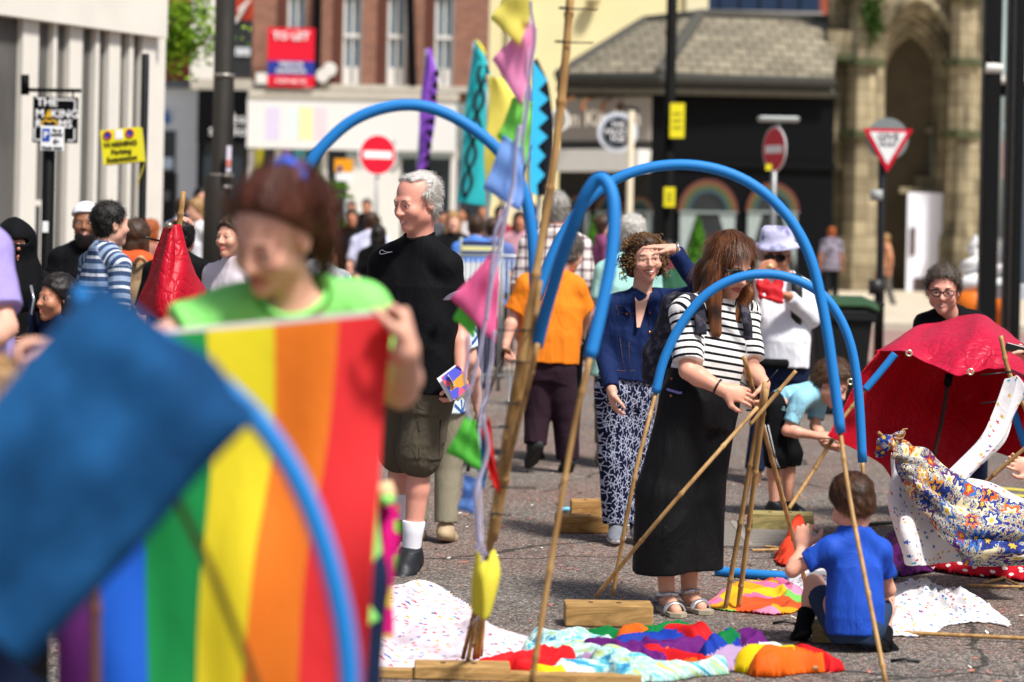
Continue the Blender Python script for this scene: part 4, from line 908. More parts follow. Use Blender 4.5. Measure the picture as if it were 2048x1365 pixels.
# ------------------------------------------------------------------ street furniture
POLE = M('#1c1813', .7, .15, 3, metal=0, name="bronze_paint")
t = empty("lamp_post", (P(430, 400, 24)[0], 24, 0), "thick dark brown tapering lamp post left of the woman in green", "lamp post")
c0, c1 = P(428, 700, 24), P(453, -90, 24); c0[2] = 0; c0[0] = c1[0] - .04
mb = MB(); mb.tube([c0, V(c0[0], 24, P(430, 355, 24)[2]), V(c1[0], 24, P(440, 350, 24)[2]), V(c1[0], 24, c1[2])], [.15, .135, .105, .10], POLE, 20); mb.build("post", t, True)
for yy in (352, 375, 152):
    mb = MB(); z = P(440, yy, 24)[2]; mb.tube([V(c1[0], 24, z - .02), V(c1[0], 24, z + .02)], .118 if yy > 200 else .108, M('#8d8880', .4, metal=.6, name="steel_band"), 20); mb.build("band", t, True)
mb = MB(); pbox(mb, 453, 292, 462, 345, 23.8, .03, M('#d6cfe0', .5)); pbox(mb, 453, 320, 462, 333, 23.79, .01, M('#d07a6a', .5)); mb.build("notice", t)
def pole(name, label, px, pyb, Y, r, m, ztop, cat="post", parts=(), cap=True):
    c = P(px, pyb, Y); t = empty(name, (c[0], Y, 0), label, cat); mb = MB(); mb.tube([(c[0], Y, 0), (c[0], Y, .9), (c[0], Y, .95), (c[0], Y, ztop - .01), (c[0], Y, ztop)], [r * 1.35, r * 1.35, r, r, r * .8] if cap else [r] * 5, m, 16); mb.build("post", t, True); return t, c
SIGNW = M('#e9eaea', .4, .02, bump=0, name="sign_white"); SIGNR = M('#c8102e', .4, .03, bump=0, name="sign_red"); SIGNG = M('#87908f', .5, .1, metal=.3, name="sign_back"); SIGNY = M('#e0d51f', .5, .06, 5, name="sign_yellow")
def disc(mb, c, r, th, m, yaw=0, n=36, oval=1.0):
    ax = V(cos(yaw), sin(yaw), 0); nn = V(sin(yaw), -cos(yaw), 0); return mb.prism([(r * cos(q), r * sin(q)) for q in np.linspace(0, 2 * pi, n + 1)[:-1]], th, m, (ax, (0, 0, 1), nn), c), ax, nn
# parking sign post + hanging sign
t, c = pole("parking_sign_post", "black post with a white pay at machine parking sign near the left edge", 94, 480, 17.0, .042, M('#0a0a0b', .6, spec=.15), P(95, 245, 17)[2])
k = 17 / F; s0 = P(105, 277, 16.93)
mb = MB(); mb.box((-23 * k, -.006, -24.5 * k), (23 * k, .006, 24.5 * k), SIGNW, org=s0, bev=0); sg = mb.build("sign_plate", t)
mb = MB(); mb.box((-20 * k, -.0095, -6 * k), (-5 * k, -.007, 19 * k), M('#1f4fa8', .5, .02, bump=0), org=s0); mb.build("blue_panel", sg)
text("P", 19 * k, WT, sg, s0 + V(-12.5 * k, -.013, 6 * k), bold=.002)
text("Pay at\nmachine", 8.6 * k, BT, sg, s0 + V(9 * k, -.01, 12 * k), bold=.0008, sx=.85); text("Display ticket", 8.6 * k, BT, sg, s0 + V(0, -.01, -19 * k), bold=.0008, sx=.85); text("←", 16 * k, BT, sg, s0 + V(8 * k, -.01, -6 * k), bold=.002)
mb = MB(); mb.box((-6 * k, -.045, 0), (6 * k, -.043, 22 * k), SIGNW, org=P(93, 465, 17)); mb.build("sticker", t)
# hanging THE MAKING ROOMS sign, projecting from the ribbed wall
hs_ = P(111, 240, 20.0); t = empty("hanging_sign", hs_, "square black sign with white block lettering hanging from an iron bracket", "hanging sign"); k = 20 / F
mb = MB(); mb.box((-44 * k, -.03, -46 * k), (44 * k, .03, 45 * k), BLK, org=hs_); bd = mb.build("sign_board", t)
for i, (tx, yy, xx) in enumerate((("THE", 34, -37), ("M  KING", 11, -39), ("R     MS", -9, -39))): text(tx, 23 * k, WT, bd, hs_ + V(xx * k, -.036, yy * k), align='LEFT', bold=.003, sx=1.0)
mb = MB(); mb.prism([(-8 * k, -8 * k), (8 * k, -8 * k), (0, 9 * k)], .006, M('#d9a81e', .5, bump=0), ((1, 0, 0), (0, 0, 1), (0, -1, 0)), hs_ + V(-12 * k, -.032, 12 * k)); mb.build("yellow_letter", bd)
mb = MB()
for xx in (-18, -3): 
    mb.tube([hs_ + V((xx + 7 * cos(q)) * k, -.034, (-9 + 7 * sin(q)) * k) for q in np.linspace(0, 2 * pi, 17)], 2 * k, M('#d9a81e', .5, bump=0), 6)
mb.build("yellow_letters", bd)
for (xa, za, xb2, zb3) in ((4, 40, 40, 40), (40, 40, 40, 18), (-40, -18, -40, -41), (-40, -41, -28, -41), (40, -18, 40, -41), (28, -41, 40, -41)):
    mb = MB(); mb.box((min(xa, xb2) * k - 1.2 * k, -.035, min(za, zb3) * k - 1.2 * k), (max(xa, xb2) * k + 1.2 * k, -.031, max(za, zb3) * k + 1.2 * k), WT, org=hs_); mb.build("frame_line", bd)
mb = MB(); mb.tube([P(48, 180, 20), P(162, 182, 20)], .016, BLK, 8); mb.tube([P(50, 150, 20), P(50, 190, 20)], .035, BLK, 8)
for x in (78, 146): mb.tube([P(x, 182, 20), P(x, 197, 20)], .008, BLK, 6)
mb.build("bracket", t, True)
# warning parking suspension sign post
t, c = pole("warning_sign_post", "slim black post carrying a crooked yellow WARNING parking suspension notice", 285, 400, 19.0, .03, M('#0f0f10', .4), P(288, 108, 19)[2])
k = 19 / F; s0 = P(246, 293, 18.8); ya = radians(7); ax = V(cos(ya), 0, sin(ya)); uz = V(-sin(ya), 0, cos(ya)); nn_ = V(0, -1, 0)
mb = MB(); mb.box((-38 * k, -.10, -34 * k), (38 * k, .10, 34 * k), SIGNY, ax=(ax, V(0, 1, 0), uz), org=s0); nb2 = mb.build("notice_box", t)
for x in (-24, 20):
    mb = MB(); mb.prism([(7.5 * k * cos(q), 7.5 * k * sin(q)) for q in np.linspace(0, 2 * pi, 20)[:-1]], .004, M('#2b3f8f', .5, bump=0), (ax, uz, nn_), s0 + ax * x * k + uz * 23 * k - V(0, .1005, 0)); mb.build("no_waiting_disc", nb2)
    mb = MB(); mb.tube([s0 + ax * (x + 7.5 * cos(q)) * k + uz * (23 + 7.5 * sin(q)) * k - V(0, .105, 0) for q in np.linspace(0, 2 * pi, 20)], 1.3 * k, SIGNR, 6); mb.build("red_ring", nb2)
mb = MB(); mb.box((-9 * k, -.103, 14 * k), (6 * k, -.1005, 32 * k), SIGNW, ax=(ax, V(0, 1, 0), uz), org=s0); mb.build("crest_panel", nb2)
for tx, yy in (("WARNING", 4), ("Parking", -11), ("Suspension", -25)): text(tx, 13.5 * k, BT, nb2, s0 + uz * yy * k - V(0, .106, 0), ax=ax, up=uz, bold=.0022)
mb = MB(); mb.tube([P(290, 325, 18.9), P(283, 345, 18.9), P(274, 372, 18.9)], [.02, .03, .02], SIGNY, 4, sq=.2); mb.build("tape", t)
mb = MB(); pbox(mb, 288, 118, 297, 262, 19.2, .02, SIGNW); pbox(mb, 289, 122, 296, 140, 19.19, .005, M('#7d6ad0', .5)); mb.build("street_plate", t)
# no entry signs
def no_entry(label, px, py, r, Y, yaw, postm, back=True, name="no_entry_sign"):
    c = P(px, py, Y); t = empty(name, (c[0], Y + .06, 0), label, "road sign"); mb = MB(); mb.tube([(c[0], Y + .07, 0), (c[0], Y + .07, c[2] + r * .9)], .038, postm, 14); mb.build("post", t, True)
    mb = MB(); _, ax, nn = disc(mb, c, r, .012, SIGNW, yaw); pl = mb.build("sign_plate", t); mb = MB(); disc(mb, c + nn * .0135, r * .94, .003, SIGNR, yaw); mb.build("red_disc", pl)
    mb = MB(); mb.box((-r * .74, -.001, -r * .17), (r * .74, .003, r * .17), SIGNW, ax=(ax, nn, (0, 0, 1)), org=c + nn * .0175); mb.build("white_bar", pl); return t, c, ax, nn
t, c, ax, nn = no_entry("round red no entry sign turned edgewise, behind the blue arch at centre left", 755, 310, .37, 43, radians(28), M('#a9aaa8', .5, metal=.3))
mb = MB(); pbox(mb, 777, 282, 790, 345, 43.3, .1, SIGNG); mb.build("back_box", t)
t, c, ax, nn = no_entry("narrow angled red no entry sign on a grey lamp topped post", 1550, 299, .30, 32, radians(-66), M('#8d8f90', .4, metal=.5))
mb = MB(); c2 = P(1557, 238, 32); mb.box((-.27, -.1, -.04), (.27, .1, .03), M('#9aa09d', .4, metal=.3), org=c2, bev=.02); mb.tube([c2 + V(0, 0, 0), V(c2[0], 32, c[2] + .2)], .03, SIGNG, 8); mb.build("sign_light", t)
mb = MB(); mb.box((-.04, -.1, -.04), (.04, -.05, .04), SIGNY, org=P(1536, 335, 32)); mb.build("yellow_tag", t)
# give way sign
t, c = pole("give_way_sign", "red bordered white GIVE WAY triangle on a black post right of centre", 1762, 450, 29.0, .045, M('#101112', .4), P(1772, 245, 29)[2], "road sign")
k = 29 / F; cg = P(1776, 258, 28.93)
def tri(s, dz=0.): return [(-s * 50 * k, 8 * k * 0 + (1 - s) * -26 * k + dz), (0, -87 * k * s + (1 - s) * -26 * k + dz), (s * 50 * k, (1 - s) * -26 * k + dz)]
mb = MB(); mb.prism([(x, z) for x, z in tri(1.0)], .01, SIGNR, ((1, 0, 0), (0, 0, 1), (0, -1, 0)), cg); pl = mb.build("sign_plate", t)
mb = MB(); mb.prism([(x, z) for x, z in tri(.74)], .004, SIGNW, ((1, 0, 0), (0, 0, 1), (0, -1, 0)), cg + V(0, -.011, 0)); mb.build("white_panel", pl)
text("GIVE", 20 * k, BT, pl, cg + V(0, -.018, -17 * k), bold=.003, sx=1.05); text("WAY", 15 * k, BT, pl, cg + V(0, -.018, -32 * k), bold=.003)
mb = MB(); disc(mb, cg + V(0, .03, -20 * k), 42 * k, .01, SIGNG); mb.build("grey_backing", t)
mb = MB(); mb.tube([P(1752, 560, 29), P(1752, 590, 29)], .09, M('#2a2a2b', .4), 12); mb.build("collar", t, True); mb = MB(); mb.tube([P(1753, 380, 28.95), P(1753, 402, 28.95)], .075, M('#9aa09d', .5), 12); mb.build("sticker_band", t, True)
# centre lamp post with yellow notices
t, c = pole("lamp_post", "tall slim black lamp post with yellow notices in front of the corner shop", 1338, 300, 40.0, .09, M('#0b0b09', .7, spec=.1), P(1350, -120, 40)[2], "lamp post")
for (x0_, y0_, x1_, y1_) in ((1340, 207, 1369, 276), (1328, 375, 1350, 414)): 
    mb = MB(); pbox(mb, x0_, y0_, x1_, y1_, 39.8, .03, SIGNY); nt_ = mb.build("yellow_notice", t); 
    for j in range(3): mb = MB(); yy = y0_ + (y1_ - y0_) * (.3 + .2 * j); pbox(mb, x0_ + 6, yy - 1.5, x1_ - 6, yy + 1.5, 39.79, .005, M('#7d7b2a', .6)); mb.build("print_line", nt_)
# round projecting sign and pale pole
t, c = pole("sign_pole", "pale cream pole standing before the beige kitchen shop sign", 1257, 500, 45.0, .06, M('#cbbfa6', .6), P(1258, 222, 45)[2])
cc = P(1235, 265, 50); t = empty("round_sign", cc, "round navy hanging shop sign with a pale rim and white lettering", "shop sign"); mb = MB(); disc(mb, cc, 40 * 50 / F, .1, M('#c5ccd6', .5)); bd = mb.build("rim", t); mb = MB(); disc(mb, cc + V(0, -.105, 0), 31 * 50 / F, .02, M('#1c2430', .5)); mb.build("face", bd)
text("THE\nPALACE\nPUB", 15 * 50 / F, WT, bd, cc + V(0, -.135, 0), bold=.003); mb = MB(); mb.tube([cc + V(0, 0, .4), cc + V(0, 0, .55), cc + V(.5, 1.5, .55)], .03, BLK, 8); mb.build("bracket", t)
cc = P(1118, 240, 52); t = empty("round_sign", cc, "white round bracket sign partly behind the tall cane, above the walkers", "shop sign"); mb = MB(); disc(mb, cc, 22 * 52 / F, .08, M('#d8d6d2', .5)); bd = mb.build("rim", t); mb = MB(); disc(mb, cc + V(0, -.09, 0), 15 * 52 / F, .01, M('#8b8882', .5)); mb.build("face", bd)
# orange diversion sign
t, c = pole("diversion_sign", "small orange and white temporary traffic sign beside the no entry disc", 690, 400, 41.0, .03, SIGNG, P(690, 322, 41)[2], "road sign")
mb = MB(); pbox(mb, 669, 318, 706, 345, 40.9, .03, M('#e39a1b', .5)); bd = mb.build("orange_panel", t); mb = MB(); pbox(mb, 671, 345, 706, 363, 40.9, .03, SIGNW); mb.build("white_panel", t); mb = MB(); disc(mb, P(680, 337, 40.88), .04, .01, BLU); mb.build("symbol", bd)
# wheelie bin
Yw = 21.0; c = G(1672, 826); Yw = c[1]; t = empty("wheelie_bin", (c[0], Yw, 0), "black wheelie bin with dark green lid behind the boy in pale blue", "wheelie bin")
BIN = M('#0f1011', .6, .08, name="black_plastic"); LID = M('#2f4a2c', .5, .08, name="green_plastic"); k = Yw / F; zt_ = P(1672, 612, Yw)[2]
mb = MB(); w0, w1 = 43 * k, 58 * k; d0, d1 = .26, .34
vs = [(c[0] + sx * w, Yw + sy * d, z) for z, w, d in ((.05, w0, d0), (zt_ - .12, w1, d1), (zt_ - .12, w1 + .03, d1 + .03), (zt_ - .02, w1 + .03, d1 + .03)) for sx, sy in ((-1, -1), (1, -1), (1, 1), (-1, 1))]
fs = [[3, 2, 1, 0]] + [[4 * i + q, 4 * i + (q + 1) % 4, 4 * i + 4 + (q + 1) % 4, 4 * i + 4 + q] for i in range(3) for q in range(4)] + [[12, 13, 14, 15]]; mb.add(vs, fs, BIN); bo = mb.build("bin_body", t); bevel_mod(bo, .02, 2)
mb = MB(); vs = []
for i in range(7):
    a = i / 6; y = Yw - d1 - .05 + a * (2 * d1 + .1); z = zt_ + .01 + .07 * sin(a * pi) ** .7
    vs += [(c[0] - w1 - .05, y, z - .03), (c[0] - w1 * .8, y, z + .01), (c[0] + w1 * .8, y, z + .01), (c[0] + w1 + .05, y, z - .03)]
mb.add(vs, [[4 * i + q, 4 * i + q + 1, 4 * i + 5 + q, 4 * i + 4 + q] for i in range(6) for q in range(3)], LID); lo_ = mb.build("lid", t); m_ = lo_.modifiers.new("t", 'SOLIDIFY'); m_.thickness = .02
mb = MB(); mb.tube([(c[0] + w1 + .02, Yw - .1, zt_ - .03), (c[0] + w1 + .12, Yw - .1, zt_ + .02), (c[0] + w1 + .12, Yw + .15, zt_ + .02), (c[0] + w1 + .02, Yw + .15, zt_ - .03)], .018, BIN, 8); mb.build("handle", t)
for sy in (-1, 1): mb = MB(); mb.tube([(c[0] + .2, Yw + sy * .28, .1), (c[0] + .2, Yw + sy * .33, .1)], .1, BIN, 20); mb.build("wheel", t)
# ice cream cone sculptures
def cone(label, px, pyt, pyb, Y, wpx):
    c = P(px, pyt, Y); k = Y / F; t = empty("ice_cream_sculpture", (c[0], Y, 0), label, "sculpture", "giant ice cream cones outside the glazed building"); zt2 = c[2]; zb2 = P(px, pyb, Y)[2]
    H_ = zt2 - zb2; R = wpx * k / 2; mb = MB(); pts = []; n = 26
    pr = []
    for i in range(60):
        a = i / 59; th = a * 6 * pi; r = R * .62 * (1 - a) ** .8; pr.append(rc(V(c[0] + r * cos(th), Y + r * sin(th), zb2 + H_ * a * .94), V(c[0] + r * cos(th + .3), Y + r * sin(th + .3), zb2 + H_ * a * .94 + .01), R * .42 * (1 - a * .8), k=.03))
    sdf("ice_cream_swirl", pr, .016, M('#e8e8e6', .35, .03, name="glossy_white"), t)
    mb = MB(); mb.tube([(c[0], Y, 0), (c[0], Y, .12), (c[0], Y, zb2 - .25), (c[0], Y, zb2 - .22), (c[0], Y, zb2 + .05)], [R * .45, R * .42, R * .72, R * .85, R * .9], M('#e0721c', .5, .05, name="orange_cone"), 28); mb.build("cone", t, True); return t
cone("giant white ice cream swirl on an orange cone, left of the black steel post", 1950, 468, 592, 26.5, 84)
cone("giant ice cream swirl on an orange cone, half hidden behind the black steel post", 2006, 490, 590, 27.6, 62)
# tower planter
t = empty("tower_planter", (P(668, 500, 36)[0], 36, 0), "tiered green flower tower planter behind the ponytailed woman", "planter"); mb = MB(); c = P(668, 500, 36); mb.tube([(c[0], 36, 0), (c[0], 36, P(0, 372, 36)[2])], .06, SIGNG, 10)
mb.build("post", t); rs = random.Random(3); LEAFB = M('#5d9a2a', .6, .35, 6, trans=.3, name="bright_leaf")
for i, (py, r) in enumerate(((378, .26), (455, .24), (520, .26))):
    cc = P(664 + i * 6, py, 36); mb = MB(); mb.tube([cc + V(0, 0, -.36), cc + V(0, 0, -.02)], [r * .5, r * .9], M('#26281f', .9, .3), 16); tr = mb.build("tray", t, True); mb = MB()
    for q in range(420):
        a = rs.random() * 6.28; rr = r * 1.25 * rs.random() ** .4; p = cc + V(rr * cos(a), rr * sin(a), rs.random() * .14 * (1.3 - rr / r) - .12 * (rr > r)); u = V(rs.gauss(0, 1), rs.gauss(0, 1), rs.gauss(0, .6)); u = nrm(u) * .035; v = nrm(np.cross(u, V(rs.random(), rs.random(), 1))) * .022
        mb.add([p - u, p + v, p + u, p - v], [[0, 1, 2, 3]], LEAFB)
    mb.build("foliage", tr)
for (px, py, Y, lab) in ((1395, 470, 40, "bright conical shrub beyond the curly haired woman"), (1186, 468, 40, "bright conical shrub beyond the white haired man")):
    t = empty("potted_shrub", (P(px, py, Y)[0], Y, 0), lab, "shrub"); mb = MB(); c = P(px, 500, Y); mb.tube([(c[0], Y, 0), (c[0], Y, .6)], [.2, .26], DARK, 16); mb.build("pot", t, True); mb = MB(); zt2 = P(px, py - 32, Y)[2]
    for q in range(900):
        a = rs.random(); z = .6 + (zt2 - .6) * a; r = .24 * (1 - a) ** .8 + .02; th = rs.random() * 6.28; rr = r * rs.random() ** .4; p = V(c[0] + rr * cos(th), Y + rr * sin(th), z); u = V(rs.gauss(0, .4), rs.gauss(0, .4), 1); u = nrm(u) * .05; v = nrm(np.cross(u, V(rs.random(), rs.random() - .5, .1))) * .02
        mb.add([p - u, p + v, p + u, p - v], [[0, 1, 2, 3]], LEAFB)
    mb.build("foliage", t)
# tree behind the ribbed building
def tree(px, py, Y, R, nleaf, label, seed=1):
    c = P(px, py, Y); rs = random.Random(seed); t = empty("tree", (c[0] - .9, Y, 0), label, "tree"); bark = M('#4a4036', .9, .2, 6, .5, 30, .02, name="bark"); mb = MB(); b0 = V(c[0] - .9, Y, 0)
    mb.tube([b0, b0 + V(0, 0, 1.5), b0 + V(.1, 0, 3), c + V(-.5, 0, -.6)], [.16, .13, .11, .08], bark, 10); tk = mb.build("trunk", t, True); mb = MB(); tips = []
    for i in range(26):
        th = rs.random() * 6.28; e = rs.uniform(-.5, 1.1); d = V(cos(th) * cos(e), sin(th) * cos(e), sin(e)); L = R * rs.uniform(.5, 1.15); s = c + V(-.5, 0, -.6); m = s + d * L * .5 + V(0, 0, .15); q = c + d * L * .9 + V(rs.gauss(0, .1), rs.gauss(0, .1), 0); mb.tube([s, m, q], [.045, .028, .01], bark, 5); tips.append(q); tips.append(m * .4 + q * .6)
    mb.build("branch", tk); mb = MB(); ms = [M('#a2c42e', .6, .3, 5, trans=.5, name="leaf_light"), M('#4c7a1c', .6, .3, 5, trans=.35, name="leaf_green"), M('#8bb52e', .6, .3, 5, trans=.5, name="leaf_young")]
    for q in range(nleaf):
        tp = tips[rs.randrange(len(tips))]; p = tp + V(rs.gauss(0, .17), rs.gauss(0, .17), rs.gauss(0, .14)); u = V(rs.gauss(0, 1), rs.gauss(0, 1), rs.gauss(0, .6)); u = nrm(u) * rs.uniform(.035, .06); v = nrm(np.cross(u, V(rs.gauss(0, 1), rs.gauss(0, 1), 1))) * rs.uniform(.02, .035)
        mb.add([p - u, p + v, p + u, p - v], [[0, 1, 2, 3]], ms[rs.randrange(3)])
    mb.build("crown", t)
tree(340, 66, 33, .62, 3000, "bright green leafy tree showing past the corner of the ribbed building", 4)
# ------------------------------------------------------------------ arches, canes, cloth, flags
FOAM = M('#1b79c2', .6, .05, 3, .08, 40, spec=.35, name="blue_foam")
def bamboo():
    t = NT("bamboo"); n = t.noise(9, 4, t.scale(t.tc.outputs["Object"], (3, 3, .5))); c = t.ramp(n, [(.25, '#7d5b33'), (.5, '#a9824f'), (.8, '#c5a36d')]); return t.done(c, .5, t.bump(n, .2, .004), .35)
BAM = bamboo(); TIE = M('#141414', .45, .05, bump=0, spec=.4, name="black_nylon")
def cane(parent, pts, r=.0085, name="cane", step=.26, m=None):
    """bamboo cane: slightly uneven tube with swollen nodes"""
    pts = [np.array(p, float) for p in pts]; pts = smooth_path(pts, 24) if len(pts) > 2 else [pts[0] + (pts[1] - pts[0]) * t for t in np.linspace(0, 1, 25)]
    L = [0]
    for a, b in zip(pts[:-1], pts[1:]): L.append(L[-1] + np.linalg.norm(b - a))
    ss = sorted(set(list(np.linspace(0, L[-1], 24)) + [q + d for q in np.arange(step * .4, L[-1], step) for d in (-.012, -.004, .004, .012) if 0 < q + d < L[-1]]))
    pp = [np.array([np.interp(s, L, [p[i] for p in pts]) for i in range(3)]) for s in ss]
    rr = [r * (1.0 + (.24 if min(abs((s - step * .4) % step), step - abs((s - step * .4) % step)) < .006 else 0)) for s in ss]
    mb = MB(); mb.tube(pp, rr, m or BAM, 8); return mb.build(name, parent, True)
def pipe(parent, px, Y, r=.02, name="foam_pipe", dY=None, n=60):
    pts = [P(x, y, Y + (dY[i] if dY else 0)) for i, (x, y) in enumerate(px)]
    mb = MB(); mb.tube(smooth_path(pts, n), r, FOAM, 16, cap=True); return mb.build(name, parent, True)
def tie(parent, c, d, L=.06, r=.0035):
    c = np.array(c, float); d = nrm(np.array(d, float)); mb = MB(); mb.tube([c + V(.014 * cos(a), .014 * sin(a), .002) for a in np.linspace(0, 2 * pi, 13)], r, TIE, 6, cap=False); mb.tube([c, c + d * L], r * .8, TIE, 5); return mb.build("cable_tie", parent, True)
def arch(label, Y, loop, canes, r=.02, group="blue foam arches on bamboo canes", dY=None, cr=.0085):
    b = canes[0][-1]; t = empty("foam_arch", (b[0], b[1], 0), label, "arch frame", group); pipe(t, loop, Y, r, dY=dY)
    for c in canes: cane(t, c, cr)
    return t
# A: large arch over the man in black
t = arch("large blue foam arch curving over the grey haired man in black", 7.5, [(606, 350), (640, 300), (700, 245), (770, 216), (840, 212), (910, 236), (980, 285), (1030, 345), (1055, 410), (1066, 490), (1070, 578)],
         [[P(1070, 575, 7.5), P(1046, 720, 7.5), P(1010, 900, 7.6), P(976, 1110, 7.9), G(948, 1345) + V(0, 0, .05)], [P(606, 350, 7.5), P(590, 420, 7.5), P(560, 1420, 7.5)]], .0185)
# B: narrow loop
t = arch("narrow blue foam hoop standing in front of the man in orange", 7.0, [(1074, 692), (1092, 620), (1122, 520), (1148, 450), (1172, 390), (1198, 358), (1218, 372), (1228, 420), (1222, 520), (1202, 620), (1180, 716)],
         [[P(1180, 714, 7.0), P(1140, 900, 7.0), P(1062, 1370, 7.0)], [P(1075, 690, 7.0), P(1054, 780, 7.1), P(1016, 930, 7.3), P(984, 1080, 7.7), G(955, 1343) + V(0, 0, .05)]], .019, dY=[.25, .2, .12, .06, .02, 0, -.02, -.04, -.06, -.08, -.1])
# C: wide arch
g = G(1776, 1390)
t = arch("widest blue foam arch spanning from the orange shirt to the boys", 8.7, [(1072, 600), (1105, 510), (1155, 425), (1220, 366), (1290, 338), (1370, 330), (1450, 344), (1520, 380), (1580, 440), (1622, 520), (1650, 640), (1668, 760), (1681, 866)],
         [[P(1680, 862, 8.7), P(1700, 1000, 8.6), P(1735, 1180, 8.4), P(1772, 1368, 8.25)], [P(1073, 598, 8.6), P(1046, 740, 8.5), P(1010, 905, 8.5), P(980, 1090, 8.5), G(960, 1341) + V(0, 0, .05)]], .0195)
# D: arch with its foot in the near block
t = arch("low blue foam arch from the near wooden block over the striped top woman's arms", 9.7, [(1311, 786), (1328, 720), (1362, 650), (1412, 590), (1475, 556), (1545, 549), (1610, 568), (1660, 606), (1698, 680), (1716, 780), (1725, 925)],
         [[P(1312, 784, 9.7), P(1268, 960, 9.6), G(1224, 1236) + V(0, 0, .09)], [P(1725, 922, 9.8), P(1728, 980, 9.8), G(1742, 1235)]], .019)
t2_ = empty("bamboo_cane", G(1190, 1236), "long bamboo cane leaning diagonally from the near wooden block to her hands", "cane", "loose bamboo canes"); cane(t2_, [G(1190, 1236) + V(0, 0, .085), P(1340, 1014, 9.45), P(1515, 815, 9.6)], .0085)
# tripod of canes being tied together
for i, (a, b_, lab) in enumerate((((1530, 765), (1450, 1222), "bamboo cane of the tripod, nearer upright one beside her skirt"), ((1488, 715), (1615, 1180), "bamboo cane of the tripod sloping down towards the squatting boy"), ((1532, 780), (1476, 1222), "bamboo cane of the tripod, the straight pale one at its centre"), ((1592, 742), (1500, 850), "short bamboo cane end pointing up right from her hands"))):
    gb = G(*b_) if b_[1] > 1000 else P(*b_, 9.62); t = empty("bamboo_cane", (gb[0], gb[1], max(gb[2], 0) if b_[1] < 1000 else 0), lab, "cane", "loose bamboo canes")
    A_ = P(a[0], a[1], 9.62); cane(t, [A_, A_ * .5 + gb * .5, gb] if b_[1] > 1000 else [A_, gb], .0105 if i != 3 else .008)
tt = empty("cable_ties", P(1525, 790, 9.75), "black cable ties binding the tripod canes at her fingertips", "cable tie"); tie(tt, P(1522, 780, 9.73), V(.6, -.3, .8), .11); tie(tt, P(1528, 795, 9.73), V(-.8, -.2, .5), .12); tie(tt, P(1500, 822, 9.73), V(.8, -.2, -.1), .05)
# the tall pole with black ties at the side
tp = empty("bamboo_pole", G(975, 1345), "tall thick bamboo pole with black tie ends standing left of the orange shirted man", "pole")
cane(tp, [P(1143, -40, 7.2), P(1130, 130, 7.2), P(1112, 290, 7.2), P(1092, 430, 7.2), P(1070, 560, 7.2), P(1046, 700, 7.2), P(1014, 870, 7.3), P(980, 1090, 7.4)], .0125)
for i, (x, y, dx) in enumerate(((1128, 18, .10), (1120, 85, .10), (1052, 662, -.10), (1030, 725, .06), (1020, 808, .05), (1008, 855, -.09), (1000, 905, -.13), (992, 975, .12), (990, 1030, .05))): tie(tp, P(x, y, 7.18), V(dx, 0, .0), abs(dx), .003)
cane(tp, [P(1075, 560, 7.25), P(1055, 720, 7.25), P(1022, 880, 7.3), P(985, 1080, 7.4)], .016, "lower_cane")
# short tripod foot below the bunting
t = empty("cane_tripod", G(945, 1340), "small cluster of canes standing in the pale block below the yellow pennant", "cane tripod")
for a, b_ in (((955, 1200), (925, 1345)), ((962, 1190), (935, 1350)), ((970, 1180), (950, 1345))): cane(t, [P(*a, 8.3), G(*b_) + V(0, 0, .05)], .008)

# timber blocks
def wood(c1='#a97f4a', c2='#7d5a30', name="timber"):
    t = NT(name); v = t.scale(t.tc.outputs["Object"], (.6, 3, 3)); n = t.noise(7, 4, v, dist=2.5); c = t.ramp(n, [(.3, c2), (.55, c1), (.75, '#caa36a')])
    return t.done(c, .7, t.bump(n, .25, .006), .2)
WOODS = [wood(), wood('#b08a55', '#86683c'), wood('#9c8f5c', '#7b6e45')]
def block(x0, x1, yb, h, dep, yaw, label, m=0):
    a, b_ = G(x0, yb), G(x1, yb); c = (a + b_) / 2; w = np.linalg.norm(b_ - a); ya = radians(yaw); ax = (V(cos(ya), sin(ya), 0), V(-sin(ya), cos(ya), 0), V(0, 0, 1))
    mb = MB(); mb.box((-w / 2, 0, 0.002), (w / 2, dep, h), WOODS[m], ax=ax, org=V(c[0], c[1], 0)); o = mb.build("wooden_block"); bevel_mod(o, .006, 2); tag(o, label, "wooden block", "timber blocks holding the canes"); 
    mb = MB()
    for q in ((-.2, .5), (.12, .45)): p = V(c[0], c[1], h) + ax[0] * w * q[0] + ax[1] * dep * q[1]; mb = MB(); mb.tube([p + V(0, 0, -.01), p + V(0, 0, .0015)], .011, DARK, 10); mb.build("drill_hole", o)
    return o
block(1131, 1305, 1256, .088, .14, 2, "pale timber block at the striped top woman's feet, holding two canes", 1)
block(1114, 1219, 1068, .088, .14, 3, "timber block beside the curly haired woman's trainers, nearer of two", 0)
block(1143, 1240, 1036, .088, .14, 2, "timber block partly behind the leafy patterned trousers, farther of two", 0)
block(1505, 1625, 1064, .092, .15, -4, "split ended timber block under the pale blue shirted boy's cane", 2)
block(1625, 1742, 1290, .075, .13, -8, "timber block in the shade beneath the squatting boy", 2)
block(828, 1020, 1362, .05, .12, 2, "flat pale board at the bottom edge below the yellow pennant", 1)
o = MB().box((-1.1, 0, .003), (.1, .07, .028), WOODS[1], ax=(V(.995, -.03, 0), V(.03, .995, 0), V(0, 0, 1)), org=G(1225, 1370)).build("plank"); tag(o, "long thin timber plank lying along the bottom edge of the frame", "plank")
